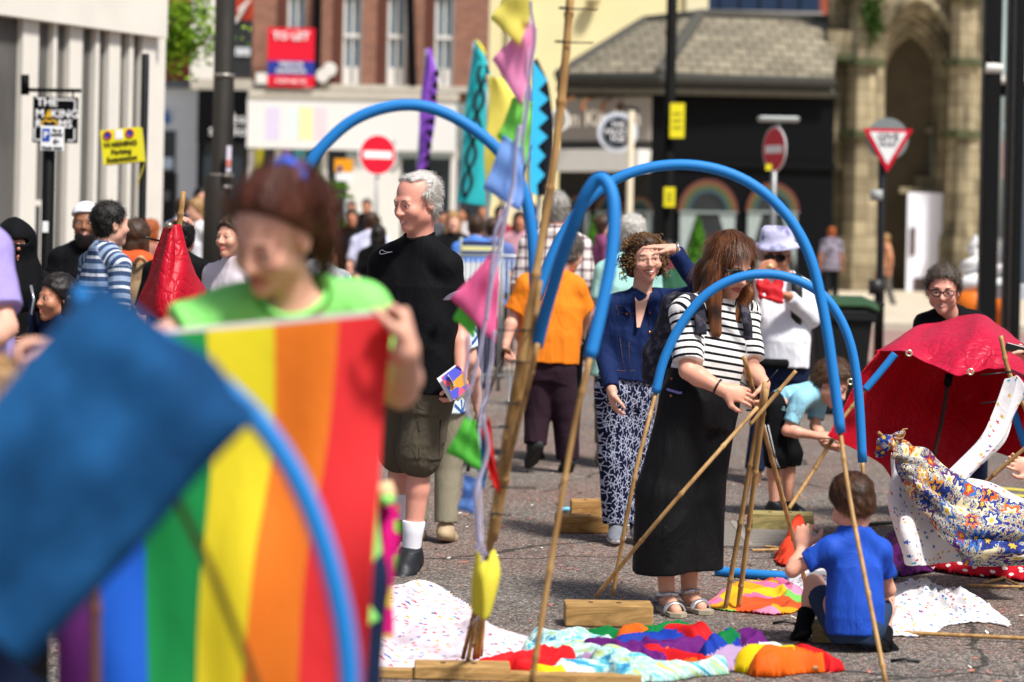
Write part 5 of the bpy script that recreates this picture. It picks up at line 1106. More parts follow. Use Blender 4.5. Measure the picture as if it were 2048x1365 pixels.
# canes lying about
for a, b_, lab, r in (((985, 1305), (1250, 1330), "cane lying over the tie dye cloth at bottom centre", .008), ((1420, 1326), (1635, 1348), "cane lying to the right of the rainbow heap", .008), ((1730, 1268), (2060, 1288), "long cane lying below the white star cloth at right", .008),
                      ((1504, 1106), (1585, 1104), "short cane end lying left of the orange scrap", .007), ((1530, 1098), (1590, 1106), "short cane end touching the black tie by the grating", .007), ((1938, 1176), (2046, 1180), "lowest of the crossed canes at right edge", .007), ((1965, 1172), (2060, 1150), "middle of the crossed canes at right edge", .007), ((1985, 1152), (2055, 1184), "upper of the crossed canes at right edge", .007), ((1720, 1055), (1800, 1052), "dark cane on the road behind the squatting boy's head", .01)):
    t = empty("bamboo_cane", G(*a), lab, "cane", "loose bamboo canes"); cane(t, [G(*a) + V(0, 0, .012), G(*b_) + V(0, 0, .02 if r > .0075 else .012)], r, m=None if 'dark' not in lab else TIE)
t = empty("bamboo_cane", G(1655, 1372), "cane running off the bottom below the rainbow heap", "cane", "loose bamboo canes")
cane(t, [G(1085, 1362) + V(0, 0, .01), G(725, 1356) + V(0, 0, .01)], .008); t["label"] = "long cane lying along the bottom edge under the star cloth"; 
for a, b_, lab in (((1300, 1325), (1345, 1332), "tiny tie dye wrapped cane joint at bottom centre"),):
    pass
for (x, y, w_, lab) in ((1570, 1250, 26, "short black tie end on the road left of the boy's sock"), (1810, 1326, 28, "short black tie end on the road right of the boy's shoe")):
    g = G(x, y); mb = MB(); mb.tube([g + V(-w_ * 9 / F, 0, .006), g + V(0, .01, .012), g + V(w_ * 9 / F, -.005, .006)], .006, TIE, 6); tag(mb.build("cable_tie", smooth=True), lab, "cable tie")
# foam tube lying on the ground and boy's leaning cane
gp = [G(1432, 1152) + V(0, 0, .022), G(1530, 1160) + V(0, 0, .022), G(1640, 1166) + V(0, 0, .022), G(1740, 1170) + V(0, 0, .022), G(1786, 1160) + V(0, 0, .022), G(1775, 1146) + V(0, 0, .022)]
mb = MB(); mb.tube(smooth_path(gp, 40), .021, FOAM, 14); tag(mb.build("foam_tube", smooth=True), "loose blue foam tube lying on the road behind the squatting boy", "foam tube")
mb = MB(); mb.tube([G(1118, 1027) + V(0, 0, .02), G(1150, 1026) + V(0, 0, .02)], .014, M('#6fb8dd', .5), 10); tag(mb.build("foam_tube", smooth=True), "pale blue tube end lying between the two timber blocks", "foam tube")
t = empty("bamboo_cane", G(1577, 1052), "bamboo cane the pale blue shirted boy holds upright in a block", "cane", "loose bamboo canes"); cane(t, [G(1577, 1052) + V(0, 0, .09), P(1625, 945, 13.1), P(1672, 868, 13.1)], .011)
# street litter of twigs and confetti is countless: one object
rs = random.Random(8); mb = MB(); LIT = [M('#b56f5c', .8, .2, name="litter_red"), M('#8d8577', .8, .2, name="litter_grey"), M('#d8d2c4', .8, .2, name="litter_pale"), M('#5d5146', .8, .2, name="litter_dark")]
for i in range(2600):
    y = rs.uniform(8, 22) if rs.random() < .6 else rs.uniform(8, 14); x = rs.uniform(-.24, .24) * y; c = V(x, y, .005); a = rs.random() * 6.28; L = rs.uniform(.006, .02); u = V(cos(a), sin(a), rs.uniform(-.2, .4)) * L; v = V(-sin(a), cos(a), .2) * L * rs.uniform(.2, .6)
    mb.add([c - u, c + v, c + u, c - v], [[0, 1, 2, 3]], LIT[rs.choice([0, 0, 0, 1, 2, 3])])
tag(mb.build("litter"), "scatter of tiny leaf and paper scraps across the road", "litter", kind='stuff')

# ------------------------------------------------------------------ printed fabrics
def printed(base, kind, trans=.3, scale=20., name="printed_cloth", wr=.35):
    t = NT(name); uv = t.tc.outputs["UV"]; s = t.sep(uv); p2 = t.comb(s[0], s[1])
    def spots(sc, thr, petals=0, amp=0., rnd=1.0, off=0.):
        v = t.n("TexVoronoi", voronoi_dimensions='2D'); v.inputs["Scale"].default_value = sc; v.inputs["Randomness"].default_value = rnd; t.put(v.inputs["Vector"], t.vmath('ADD', p2, (off, off * .7, 0)))
        d = v.outputs["Distance"]
        if petals:
            q = t.vmath('SUBTRACT', t.vmath('SCALE', t.vmath('ADD', p2, (off, off * .7, 0))) if False else t.vmath('ADD', p2, (off, off * .7, 0)), v.outputs["Position"]); qs = t.sep(q); an = t.math('ARCTAN2', qs[1], qs[0])
            d = t.math('MULTIPLY', d, t.math('MULTIPLY_ADD', t.math('COSINE', t.math('MULTIPLY', an, float(petals))), -amp, 1 + amp * .3))
        return d, v.outputs["Color"], t.math('LESS_THAN', d, thr)
    col = lin(base)
    if kind == 'stars':
        d, c, m = spots(scale, .2, 5, .45); hue = t.ramp(t.sep(c)[0], [(0, '#c92a3a'), (.34, '#e0b52c'), (.6, '#2f5fb5'), (.85, '#35a0c4')], 'CONSTANT'); big = t.math('GREATER_THAN', t.sep(c)[1], .42); col = t.mix(t.math('MULTIPLY', m, big), col, hue)
    elif kind == 'floral':
        n = t.noise(scale * 5, 3, p2); col = t.ramp(n, [(.38, '#1c2f86'), (.43, '#e6e0cf'), (.48, '#2f5f3a'), (.52, '#e6dcc8'), (.55, '#c9862c'), (.58, '#27408f')], 'CONSTANT')
        d, c, m = spots(scale * .9, .42, 6, .3); pc = t.ramp(t.sep(c)[0], [(0, '#d4642a'), (.25, '#27408f'), (.5, '#e3d7ae'), (.65, '#5a2f6e'), (.8, '#3c6fb8'), (.92, '#d9902f')], 'CONSTANT'); col = t.mix(m, col, pc)
        m2 = t.math('LESS_THAN', d, .26); col = t.mix(m2, col, t.ramp(t.sep(c)[1], [(0, '#e8e0c4'), (.4, '#2c2f6a'), (.7, '#c2472b')], 'CONSTANT')); m3 = t.math('LESS_THAN', d, .12); col = t.mix(m3, col, lin('#d8b13a'))
    elif kind == 'polka': d, c, m = spots(scale, .2, rnd=.25); col = t.mix(m, col, lin('#f0e8e4'))
    elif kind == 'pinkdots': d, c, m = spots(scale, .26, rnd=.3); col = t.mix(m, col, t.ramp(t.sep(c)[0], [(0, '#e8c23a'), (.5, '#8fcf4a'), (.8, '#f0a03a')], 'CONSTANT'))
    elif kind == 'tiedye':
        n = t.noise(scale, 5, p2, dist=1.5); col = t.ramp(n, [(.3, '#2b6fb0'), (.42, '#5fc0cc'), (.5, '#dfeee8'), (.57, '#8fd0c0'), (.64, '#d8d86a'), (.72, '#3f8fb8')])
    elif kind == 'patches':
        v = t.n("TexVoronoi", voronoi_dimensions='2D'); v.inputs["Scale"].default_value = scale; t.put(v.inputs["Vector"], t.vmath('ADD', p2, t.scale(t.noise(6, 2, p2, out=1), (.1, .1, 0)))); cc = t.sep(v.outputs["Color"])[0]
        col = t.ramp(cc, [(0, '#f285b4'), (.22, '#f2d22e'), (.42, '#ee6a35'), (.54, '#8ad86a'), (.66, '#f5a3c6'), (.84, '#f5b52a')], 'CONSTANT')
    cr = t.noise(7, 4, p2, dist=1.0)
    return t.done(col, .8, t.bump(t.math('ADD', cr, t.math('MULTIPLY', t.noise(30, 3, p2), .2)), wr, .03), .2, trans)
STAR = printed('#f1eeee', 'stars', .35, 32); FLOR = printed('#ffffff', 'floral', .2, 13, name="floral_cloth"); POLK = printed('#c01426', 'polka', .2, 16); TIED = printed('#ffffff', 'tiedye', .2, 9); PATCH = printed('#ffffff', 'patches', .4, 7)
def tarp(c, name="tarpaulin", trans=.3, rough=.42, wr=.5, sc=9.):
    t = NT(name); a = lin(c); o = t.tc.outputs["Object"]; n = t.noise(3.0, 4, o, dist=.8); v = t.n("TexVoronoi", feature='DISTANCE_TO_EDGE'); v.inputs["Scale"].default_value = sc; t.put(v.inputs["Vector"], t.vmath('ADD', o, t.scale(t.noise(4, 3, out=1), (.35, .35, .35))))
    cr = t.math('MULTIPLY', t.math('POWER', t.math('MINIMUM', t.math('MULTIPLY', v.outputs[0], 5.), 1.), .5), .5); h = t.math('ADD', t.math('ADD', cr, n), t.math('MULTIPLY', t.noise(26, 3), .25))
    f = t.math('MULTIPLY_ADD', t.noise(5, 4), .4, .8); return t.done(t.mix(1.0, a, t.comb(f, f, f), 'MULTIPLY'), rough, t.bump(h, wr, .03), .3, trans)
TRED = tarp('#d0142f', wr=.28, sc=14., trans=.38); TREDT = tarp('#cc1f42', trans=.25, wr=.42, sc=12.); _t = NT("blue_sheet_cotton"); _n = _t.noise(5, 5, rough=.6); TBLU = _t.done(_t.ramp(_n, [(.3, '#0d3156'), (.5, '#154876'), (.7, '#225f96')]), .85, _t.bump(_n, .25, .02), .15, .15)

# ------------------------------------------------------------------ near left: blue sheet, rainbow flag
t = empty("foam_arch", G(740, 1360) * 1.0, "out of focus blue foam pipe bending down across the rainbow flag", "arch frame", "blue foam arches on bamboo canes")
t.location = (P(700, 1400, 3.35)[0], 3.35, 0)
pipe(t, [(150, 590), (260, 640), (380, 722), (500, 825), (575, 925), (630, 1040), (670, 1170), (694, 1300), (702, 1460)], 3.35, .0155); cane(t, [P(702, 1450, 3.35), P(704, 1900, 3.35), V(P(704, 1900, 3.35)[0], 3.35, 0)], .008)
t = empty("bamboo_cane", (P(520, 1400, 3.5)[0], 3.5, 0), "blurred dark cane slanting down from under the blue sheet", "cane", "loose bamboo canes"); cane(t, [P(330, 950, 3.45), P(430, 1160, 3.45), P(512, 1370, 3.5), P(600, 1600, 3.5)], .006, m=M('#5d4a24', .6))
t = empty("bamboo_cane", (P(190, 1400, 4.2)[0], 4.2, 0), "blurred upright cane at lower left beside the blue stripe", "cane", "loose bamboo canes"); cane(t, [P(190, 1100, 4.2), P(192, 1500, 4.2)], .01, m=M('#5d3a34', .6))
t = empty("blue_sheet", (P(200, 1400, 3.3)[0], 3.3, 0), "large blurred blue cotton sheet draped over a foam pipe at lower left", "cloth")
Yt = 3.2
sheet("cloth", [[(185, 590, Yt + .25), (300, 690, Yt + .22), (410, 770, Yt + .22), (500, 850, Yt + .2)], [(192, 572, Yt + .1), (310, 640, Yt + .08), (415, 728, Yt + .08), (509, 822, Yt + .08)], [(165, 600, Yt - .04), (290, 690, Yt - .03), (400, 800, Yt - .02), (498, 850, Yt)], [(70, 700, Yt - .1), (215, 830, Yt - .05), (330, 920, Yt - .04), (395, 965, Yt)],
                 [(-50, 860, Yt - .2), (90, 980, Yt - .1), (200, 1060, Yt - .05), (275, 1105, Yt - .02)], [(-150, 1060, Yt - .25), (-70, 1200, Yt - .15), (0, 1290, Yt - .1), (55, 1335, Yt - .05)]], 150, 150, TBLU, t, ripple=wavy(.0045, 1.6, 1.2, 4), thick=.003)
RBC = {k: fabric(c, .25, .7, .5, .04, name="flag_" + k) for k, c in (('purple', '#8a3f96'), ('blue', '#2f74e0'), ('green', '#2ba85a'), ('yellow', '#f8e83a'), ('orange', '#fc9636'), ('red', '#f8464a'), ('white', '#f0e6e6'))}
t = empty("rainbow_flag", (P(450, 1400, 4.55)[0], 4.55, 0), "large six striped rainbow flag held up by the woman in the green shirt", "flag")
xt_ = [25, 155, 285, 412, 550, 680, 790]; xm = [120, 200, 292, 424, 546, 655, 765]; xl_ = [118, 196, 290, 400, 505, 610, 745]; xb2_ = [110, 196, 296, 392, 482, 592, 724]
yt = [690, 676, 662, 652, 640, 628, 616]; dz = [.04, .012, -.012, .0, .006, -.006, .012]
sheet("cloth", [[(x, y, 4.6 + d) for x, y, d in zip(xt_, yt, dz)], [(x, 900 + i * -3, 4.58 + d * 2) for i, (x, d) in enumerate(zip(xm, dz))], [(x, 1150, 4.55 - d * 1.5) for x, d in zip(xl_, dz)], [(x, 1440, 4.55 + d * 2) for x, d in zip(xb2_, dz)]], 181, 160,
      [RBC[k] for k in ('purple', 'blue', 'green', 'yellow', 'orange', 'red', 'white')], t, ripple=lambda U, W: .012 * np.sin(U * 13 + 2.2 * W + 1) * (W + .1) + .004 * np.sin(U * 31 - 3 * W) * W + .006 * np.sin(U * 6 + W * 9), matfn=lambda u, v: np.where(v < .028, 6, np.clip((u * 6).astype(int), 0, 5)), thick=.002)
t = empty("pink_costume", (P(750, 1400, 5.3)[0], 5.3, 0), "blurred magenta cloth with yellow dots hanging beside the rainbow flag", "cloth")
PKD = printed('#d8127e', 'pinkdots', .3, 13, name="magenta_print")
sheet("cloth", [[(742, 1000, 5.3), (765, 985, 5.25), (790, 1010, 5.3)], [(730, 1120, 5.25), (765, 1110, 5.2), (795, 1120, 5.3)], [(725, 1290, 5.3), (745, 1285, 5.2), (772, 1275, 5.3)]], 40, 60, PKD, t, ripple=wavy(.01, 1.5, 1, 2), thick=.003)
mb = MB(); mb.tube([P(766, 965, 5.25), P(772, 1000, 5.25)], [.02, .028], M('#d9b58a', .7), 10); mb.build("ribbon_knot", t, True); mb = MB(); mb.tube([P(772, 990, 5.2), P(776, 1010, 5.2)], [.015, .018], M('#8fd36a', .7), 10); mb.build("green_ribbon", t, True)

# ------------------------------------------------------------------ red tarpaulins
t = empty("red_tarpaulin", (P(345, 700, 11)[0], 11.0, 0), "small crumpled red tarpaulin cone on a bamboo cane at left", "tarpaulin")
cane(t, [P(367, 383, 11), V(P(282, 700, 11)[0], 11, 0)], .013)
YL = 10.9
sheet("cloth", [[(330, 455, YL + .1), (338, 451, YL), (350, 449, YL), (357, 455, YL + .1)], [(298, 545, YL + .15), (330, 540, YL - .08), (372, 540, YL - .02), (388, 535, YL + .25)], [(274, 608, YL + .2), (325, 628, YL - .15), (375, 612, YL - .05), (416, 585, YL + .3)], [(284, 628, YL + .2), (335, 642, YL - .15), (362, 636, YL - .05), (410, 600, YL + .3)]], 90, 90, TRED, t, ripple=wavy(.010, 2.2, 1.4, 8), thick=.004)
mb = MB(); mb.tube([P(338, 452, YL - .03), P(340, 451, YL - .05)], [.016, .014], M('#b8a98a', .3, metal=.8), 12); mb.build("eyelet", t, True); mb = MB(); mb.tube([P(318, 482, YL - .02), P(290, 475, YL - .1)], .005, TIE, 6); mb.build("cable_tie", t, True)
t = empty("red_tarpaulin", (P(1880, 940, 12)[0], 12.0, 0), "large red tarpaulin canopy with brass eyelets in front of the man in glasses", "tarpaulin")
YR = 11.7
sheet("canopy_top", [[(1748, 708, YR + .2), (1800, 672, YR + .4), (1855, 650, YR + .6), (1915, 634, YR + .7), (1962, 632, YR + .7), (2004, 654, YR + .7), (2052, 694, YR + .7), (2100, 730, YR + .7)],
                     [(1750, 706, YR + .1), (1802, 684, YR + .1), (1856, 684, YR + .1), (1912, 676, YR), (1968, 668, YR), (2012, 690, YR), (2056, 735, YR), (2105, 780, YR)],
                     [(1752, 704, YR + .1), (1806, 702, YR - .1), (1858, 730, YR - .15), (1910, 748, YR - .3), (1945, 748, YR - .3), (1985, 736, YR - .2), (2024, 750, YR - .3), (2095, 830, YR - .2)]], 170, 80, TREDT, t, ripple=wavy(.006, 3.2, 1.6, 5), thick=.004)
sheet("canopy_wall", [[(1758, 700, YR + .05), (1800, 696, YR + .3), (1860, 700, YR + .5), (1930, 720, YR + .6), (2000, 730, YR + .5), (2070, 760, YR + .4)],
                      [(1722, 745, YR + .0), (1790, 770, YR + .4), (1865, 780, YR + .7), (1935, 790, YR + .8), (2000, 790, YR + .6), (2070, 810, YR + .5)],
                      [(1680, 832, YR - .05), (1770, 850, YR + .35), (1860, 860, YR + .65), (1935, 855, YR + .75), (2000, 850, YR + .6), (2070, 860, YR + .4)],
                      [(1655, 872, YR - .1), (1755, 925, YR + .2), (1820, 985, YR + .5), (1920, 945, YR + .7), (1985, 905, YR + .6), (2070, 940, YR + .4)]], 150, 110, TRED, t, ripple=wavy(.007, 2.6, 1.6, 9), thick=.004)
for x, y, dy in ((1818, 707, -.16), (1941, 744, -.34), (1701, 764, -.12), (2040, 695, .4)):
    mb = MB(); c = P(x, y, YR + dy - .02); mb.tube([c + V(.013 * cos(q), 0, .013 * sin(q)) for q in np.linspace(0, 2 * pi, 15)], .005, M('#d8cfae', .3, metal=.8, name="brass"), 8, cap=False); mb.build("eyelet", t, True)
pipe(t, [(1790, 708), (1760, 745), (1731, 779)], YR - .08, .018); cane(t, [P(1731, 779, YR - .08), P(1685, 838, YR - .08)], .009)
mb = MB(); mb.tube([P(1899, 748, YR - .1), P(1895, 772, YR - .1)], .02, BLK, 12); mb.build("black_foam", t, True); cane(t, [P(1895, 772, YR - .1), P(1884, 840, YR - .1), P(1868, 912, YR - .1)], .01, m=M('#2a1510', .6))
pipe(t, [(2014, 778), (2030, 832), (2052, 900)], YR - .1, .018); cane(t, [P(2001, 672, YR - .5), P(2018, 745, YR - .5), P(2062, 840, YR - .5)], .011)
for x, y, dx, dzz in ((2018, 745, -.13, -.015), (2030, 800, -.16, -.02)): tie(t, P(x, y, YR - .55), V(dx, 0, dzz), abs(dx), .0045)
t = empty("bamboo_cane", (P(2050, 900, 11.2)[0], 11.2, 0), "cane slanting across the floral cloth up to the right edge", "cane", "loose bamboo canes"); cane(t, [P(1955, 978, 11.1), P(2060, 888, 11.0)], .009)

# star cloth strip, floral drape, ground cloth at right
t = empty("star_cloth", (P(1980, 1000, 11)[0], 11.0, 0), "white star printed cloth hanging from the canes and pooling at right", "cloth")
sheet("hanging_strip", [[(2014, 762, 11.05), (2036, 752, 11.0), (2062, 800, 11.0)], [(1985, 830, 11.0), (2012, 850, 10.95), (2030, 810, 11.05)], [(1958, 880, 10.95), (1985, 895, 10.9), (2008, 880, 11.0)], [(1900, 945, 10.9), (1925, 960, 10.8), (1950, 925, 10.95)], [(1860, 965, 10.9), (1900, 990, 10.7), (1925, 960, 10.9)]], 60, 90, STAR, t, ripple=wavy(.008, 1.4, 1.2, 3), thick=.002)
sheet("under_sheet", [[(1782, 905, 10.6), (1800, 930, 10.5), (1870, 945, 10.7), (1960, 965, 10.9), (2070, 1000, 11)], [(1778, 985, 10.5), (1810, 1010, 10.4), (1880, 1010, 10.6), (1970, 1020, 10.8), (2070, 1050, 10.9)], [(1788, 1050, 10.5), (1815, 1065, 10.2), (1880, 1060, 10.5), (1970, 1060, 10.7), (2070, 1080, 10.8)], [(1800, 1105, 10.5), (1830, 1130, 10.2), (1880, 1128, 10.5), (1960, 1120, 10.6), (2070, 1120, 10.7)]], 120, 80, STAR, t, ripple=wavy(.014, 2, 1.4, 6), thick=.002)
t = empty("floral_cloth", (P(1930, 1110, 10.4)[0], 10.4, 0), "bright blue and orange floral cloth knotted to a cane and draped to the ground", "cloth")
YF = 10.35
sheet("drape", [[(1785, 890, YF), (1815, 886, YF), (1860, 905, YF + .1), (1925, 960, YF + .2), (1990, 992, YF + .25), (2075, 1015, YF + .3)], [(1787, 903, YF - .08), (1818, 915, YF - .1), (1868, 945, YF - .05), (1930, 1000, YF), (1995, 1030, YF + .05), (2075, 1050, YF + .1)], [(1790, 912, YF - .02), (1818, 950, YF - .12), (1862, 1000, YF - .1), (1918, 1055, YF - .1), (1985, 1075, YF - .1), (2075, 1090, YF)], [(1792, 918, YF + .05), (1815, 975, YF), (1860, 1045, YF - .05), (1915, 1110, YF - .05), (1950, 1132, YF - .05), (2075, 1128, YF)]], 150, 90, FLOR, t, ripple=lambda U, W: .016 * np.sin(W * 26 + 3 * U) * (.3 + U) + .01 * (1 - 2 * np.abs(np.sin(W * 17 + U * 9))) + .006 * np.sin(U * 30 + 9 * W), thick=.003)
mb = MB()
pr = [rc(P(1762, 905, YF), P(1772, 885, YF - .05), .022, .03, k=.01), rc(P(1772, 885, YF - .05), P(1800, 890, YF), .035, .026, k=.01), rc(P(1786, 880, YF), P(1800, 866, YF), .024, .012, k=.01)]
o = sdf("knot", pr, .007, FLOR, t, disp=lambda p: fold(p, .016, 16, 3, (1, 1, 1)))
me = o.data; co = np.empty(len(me.vertices) * 3, np.float32); me.vertices.foreach_get('co', co); co = co.reshape(-1, 3); ul = me.uv_layers.new(name='UVMap'); li = np.empty(len(me.loops), np.int32); me.loops.foreach_get('vertex_index', li); ul.data.foreach_set('uv', (co[:, [0, 2]] * 1.3)[li].ravel())
cane(t, [P(1757, 866, YF - .03), P(1800, 905, YF + .05)], .009)
mb = MB(); mb.tube(smooth_path([P(1800, 888, YF - .05), P(1810, 866, YF - .06), P(1804, 860, YF - .06), P(1815, 858, YF - .06)], 12), .003, M('#b08a5a', .8), 6); mb.tube([P(1796, 884, YF - .05) + V(.02 * cos(q), .02 * sin(q), .01 * q * .3) for q in np.linspace(0, 12, 30)], .004, M('#9a7648', .8), 6); mb.build("string", t, True)
def mats_by(fn): return fn
heapz = []
def hp(name, label, poly, h, m, cat="cloth", group=None, **kw): o = heap(name, poly, h, m, **kw); tag(o, label, cat, group); mo = o.modifiers.new("cloth", 'SOLIDIFY'); mo.thickness = .003; mo.offset = 0; return o
hp("plum_cloth", "crumpled plum purple cloth on the road at the foot of the floral drape", [(1765, 1092), (1800, 1082), (1850, 1105), (1870, 1140), (1830, 1152), (1785, 1148)], .10, fabric('#5b1a5e', .4, .5, .1, name="plum_satin"), seed=4, edge=.06)
hp("polka_cloth", "red cloth with white polka dots lying below the floral drape", [(1850, 1120), (1930, 1130), (2000, 1125), (2080, 1120), (2080, 1165), (1980, 1158), (1900, 1150), (1858, 1140)], .09, POLK, seed=5, edge=.06)
hp("star_cloth", "white star printed cloth lying flat right of the squatting boy", [(1760, 1175), (1830, 1168), (1900, 1185), (1960, 1205), (2008, 1238), (2018, 1256), (1975, 1248), (1900, 1252), (1860, 1272), (1800, 1275), (1755, 1262)], .055, STAR, seed=11, edge=.12, res=.009, ff=4.5)
hp("star_cloth", "white star printed cloth bunched behind the squatting boy's left side", [(1570, 1150), (1610, 1120), (1660, 1112), (1690, 1150), (1680, 1200), (1600, 1200)], .11, STAR, seed=12, edge=.1)
hp("star_cloth", "big white cloth with faint coloured stars spread at bottom left of centre", [(735, 1192), (800, 1172), (870, 1180), (930, 1210), (985, 1262), (1075, 1288), (1030, 1322), (960, 1338), (850, 1340), (700, 1338), (690, 1260)], .065, printed('#f3e4ea', 'stars', .35, 26, wr=.3), seed=13, edge=.18, res=.012, ff=1.6, bumps=((800, 1240, .22, .05), (900, 1280, .2, .03)))
hp("neon_pennants", "crumpled heap of neon pink, yellow and green pennants on the road", [(1405, 1212), (1450, 1188), (1500, 1168), (1580, 1172), (1622, 1190), (1612, 1218), (1560, 1232), (1500, 1228), (1440, 1222)], .055, PATCH, seed=14, edge=.07, res=.009)
hp("orange_scrap", "small orange and red cloth scrap by the squatting boy's elbow", [(1550, 1118), (1575, 1098), (1615, 1096), (1620, 1112), (1580, 1135), (1555, 1130)], .12, fabric('#ee4a2c', .3, .6, .3, name="orange_cloth"), seed=15, edge=.05)
FC = [fabric(c, .35, .62, .25, name="cloth_" + n_) for n_, c in (('red', '#d81f24'), ('blue', '#1d3fa8'), ('purple', '#6d2278'), ('green', '#0f7a3c'), ('yellow', '#f0cf18'), ('orange', '#f06a1c'), ('white', '#ece8ec'), ('lilac', '#b79ac0'))]
RD, BL_, PU, GN, YE, OR, WH, LI = range(8)
def bundle(name, label, lobes, group=None, mats=FC, seed=2, h=.0065, amp=.017, f=8):
    """crumpled cloth lying in folds on the ground: lobes = (px a, px b, half width a, b, height a, b, material)"""
    S = []
    for (a, b_, ra, rb, za, zb3, m) in lobes: S.append((G(*a, za + .02)[:2], G(*b_, zb3 + .02)[:2], ra * 1.45, rb * 1.45, za * .55 + .03, zb3 * .55 + .03, m))
    P2 = np.array([q for s_ in S for q in s_[:2]]); lo = P2.min(0) - .12; hi = P2.max(0) + .12; nx, ny = int((hi[0] - lo[0]) / h) + 2, int((hi[1] - lo[1]) / h) + 2
    X, Yy = np.meshgrid(np.linspace(lo[0], hi[0], nx), np.linspace(lo[1], hi[1], ny)); x, y = X.ravel(), Yy.ravel(); rs = np.random.RandomState(seed)
    wx = x + .025 * np.sin(y * 13 + seed) + .008 * np.sin(x * 31 + y * 17); wy = y + .025 * np.sin(x * 15 + seed * 3) + .008 * np.sin(y * 23 - x * 21); z = np.zeros(len(x)); best = np.zeros(len(x)); mi = np.zeros(len(x), int)
    for (a, b_, ra, rb, ha, hb2, m) in S:
        d = b_ - a; L2 = d @ d + 1e-9; t = np.clip(((wx - a[0]) * d[0] + (wy - a[1]) * d[1]) / L2, 0, 1); e = np.hypot(wx - a[0] - t * d[0], wy - a[1] - t * d[1]); w_ = ra + (rb - ra) * t; g = np.clip(1 - (e / w_) ** 2, 0, 1) ** .55
        # creases run along each fold of cloth
        nn_ = nrm(V(-d[1], d[0])); cc = (wx * nn_[0] + wy * nn_[1]) * (13 + 9 * rs.rand()) * 2 + rs.rand() * 6 + 1.3 * np.sin((wx * d[0] + wy * d[1]) / math.sqrt(L2) * 17 + rs.rand() * 6)
        hgt = g * (ha + (hb2 - ha) * t) * (1 + .0 * e) + ((1 - np.abs(np.sin(cc))) ** 1.1 + .5 * (1 - np.abs(np.sin(cc * 1.7 + 2 * np.sin(wx * 19 + wy * 23)))) ** 1.2) * amp * np.minimum(g * 1.6, 1)
        u = hgt > best; best[u] = hgt[u]; mi[u] = m
    keep = best > .004; th = rs.rand(4) * 6; best = best + keep * .0022 * (np.sin(x * 41 + th[0] + 2 * np.sin(y * 27)) + np.sin(y * 43 + th[1] + 2 * np.sin(x * 29)))
    idx = np.arange(nx * ny).reshape(ny, nx); fc = np.stack([idx[:-1, :-1], idx[:-1, 1:], idx[1:, 1:], idx[1:, :-1]], -1).reshape(-1, 4); fc = fc[keep[fc].any(1)]
    used = np.unique(fc); rm = np.full(nx * ny, -1); rm[used] = np.arange(len(used)); vv = np.stack([x, y, np.maximum(best, .0) + .004], 1)[used]; fm = mi[fc].max(1) if len(mats if isinstance(mats, list) else [mats]) > 1 else None
    o = link_mesh(name, vv, rm[fc], mats, fm, None, True, uv=vv[:, :2] + vv[:, 2:] * .8); tag(o, label, "cloth", group); mo = o.modifiers.new("cloth", 'SOLIDIFY'); mo.thickness = .003; mo.offset = 0; return o
bundle("tie_dye_cloth", "twisted blue and green tie dye cloth on the road at bottom centre", [((1078, 1268), (1130, 1262), .045, .055, .02, .04, 0), ((1130, 1262), (1215, 1282), .055, .05, .04, .04, 0), ((1100, 1285), (1190, 1300), .05, .05, .03, .04, 0), ((1205, 1290), (1270, 1318), .055, .06, .07, .05, 0), ((1265, 1312), (1325, 1335), .06, .045, .05, .02, 0), ((1325, 1335), (1400, 1330), .03, .02, .02, .02, 0), ((1130, 1332), (1225, 1338), .03, .03, .01, .01, 0), ((1400, 1330), (1428, 1328), .022, .026, .02, .02, 0)], mats=TIED, seed=6)
bundle("rainbow_flag", "crumpled rainbow striped flag lying in folds below the long black skirt", [((1195, 1262), (1290, 1258), .045, .05, .03, .05, GN), ((1200, 1272), (1275, 1285), .04, .045, .05, .06, PU), ((1275, 1285), (1312, 1312), .05, .03, .05, .03, PU), ((1260, 1265), (1340, 1262), .05, .05, .06, .07, BL_), ((1290, 1252), (1365, 1240), .045, .05, .08, .08, GN), ((1320, 1278), (1360, 1290), .05, .05, .06, .05, PU), ((1360, 1290), (1400, 1280), .045, .04, .05, .05, PU), ((1330, 1240), (1385, 1232), .03, .05, .10, .12, RD), ((1385, 1238), (1412, 1290), .055, .035, .10, .03, RD), ((1312, 1302), (1385, 1322), .045, .04, .03, .02, RD), ((1385, 1322), (1410, 1328), .035, .02, .02, .01, OR), ((1330, 1312), (1345, 1325), .03, .03, .0, .0, OR), ((1160, 1302), (1235, 1310), .035, .035, .01, .02, WH), ((1190, 1300), (1240, 1315), .035, .035, .03, .03, BL_), ((1150, 1308), (1190, 1325), .03, .03, .01, .0, LI), ((1180, 1330), (1235, 1342), .02, .02, .0, .0, WH), ((1235, 1250), (1280, 1248), .02, .02, .07, .08, OR)], seed=7, group="crumpled rainbow flags")
bundle("rainbow_flag", "crumpled blue, lilac, yellow and orange flag lying before the squatting boy", [((1430, 1262), (1425, 1285), .045, .04, .10, .06, BL_), ((1432, 1245), (1455, 1238), .03, .03, .12, .12, GN), ((1445, 1245), (1440, 1300), .05, .045, .11, .03, BL_), ((1480, 1245), (1505, 1270), .05, .045, .10, .08, PU), ((1468, 1290), (1455, 1315), .05, .045, .05, .02, LI), ((1492, 1272), (1500, 1292), .05, .04, .06, .04, LI), ((1500, 1300), (1560, 1318), .045, .04, .03, .02, YE), ((1495, 1290), (1570, 1308), .04, .035, .04, .03, WH), ((1520, 1285), (1590, 1300), .045, .05, .08, .05, YE), ((1550, 1288), (1620, 1302), .05, .055, .09, .05, OR), ((1610, 1300), (1665, 1312), .055, .04, .04, .03, RD)], seed=9, group="crumpled rainbow flags")
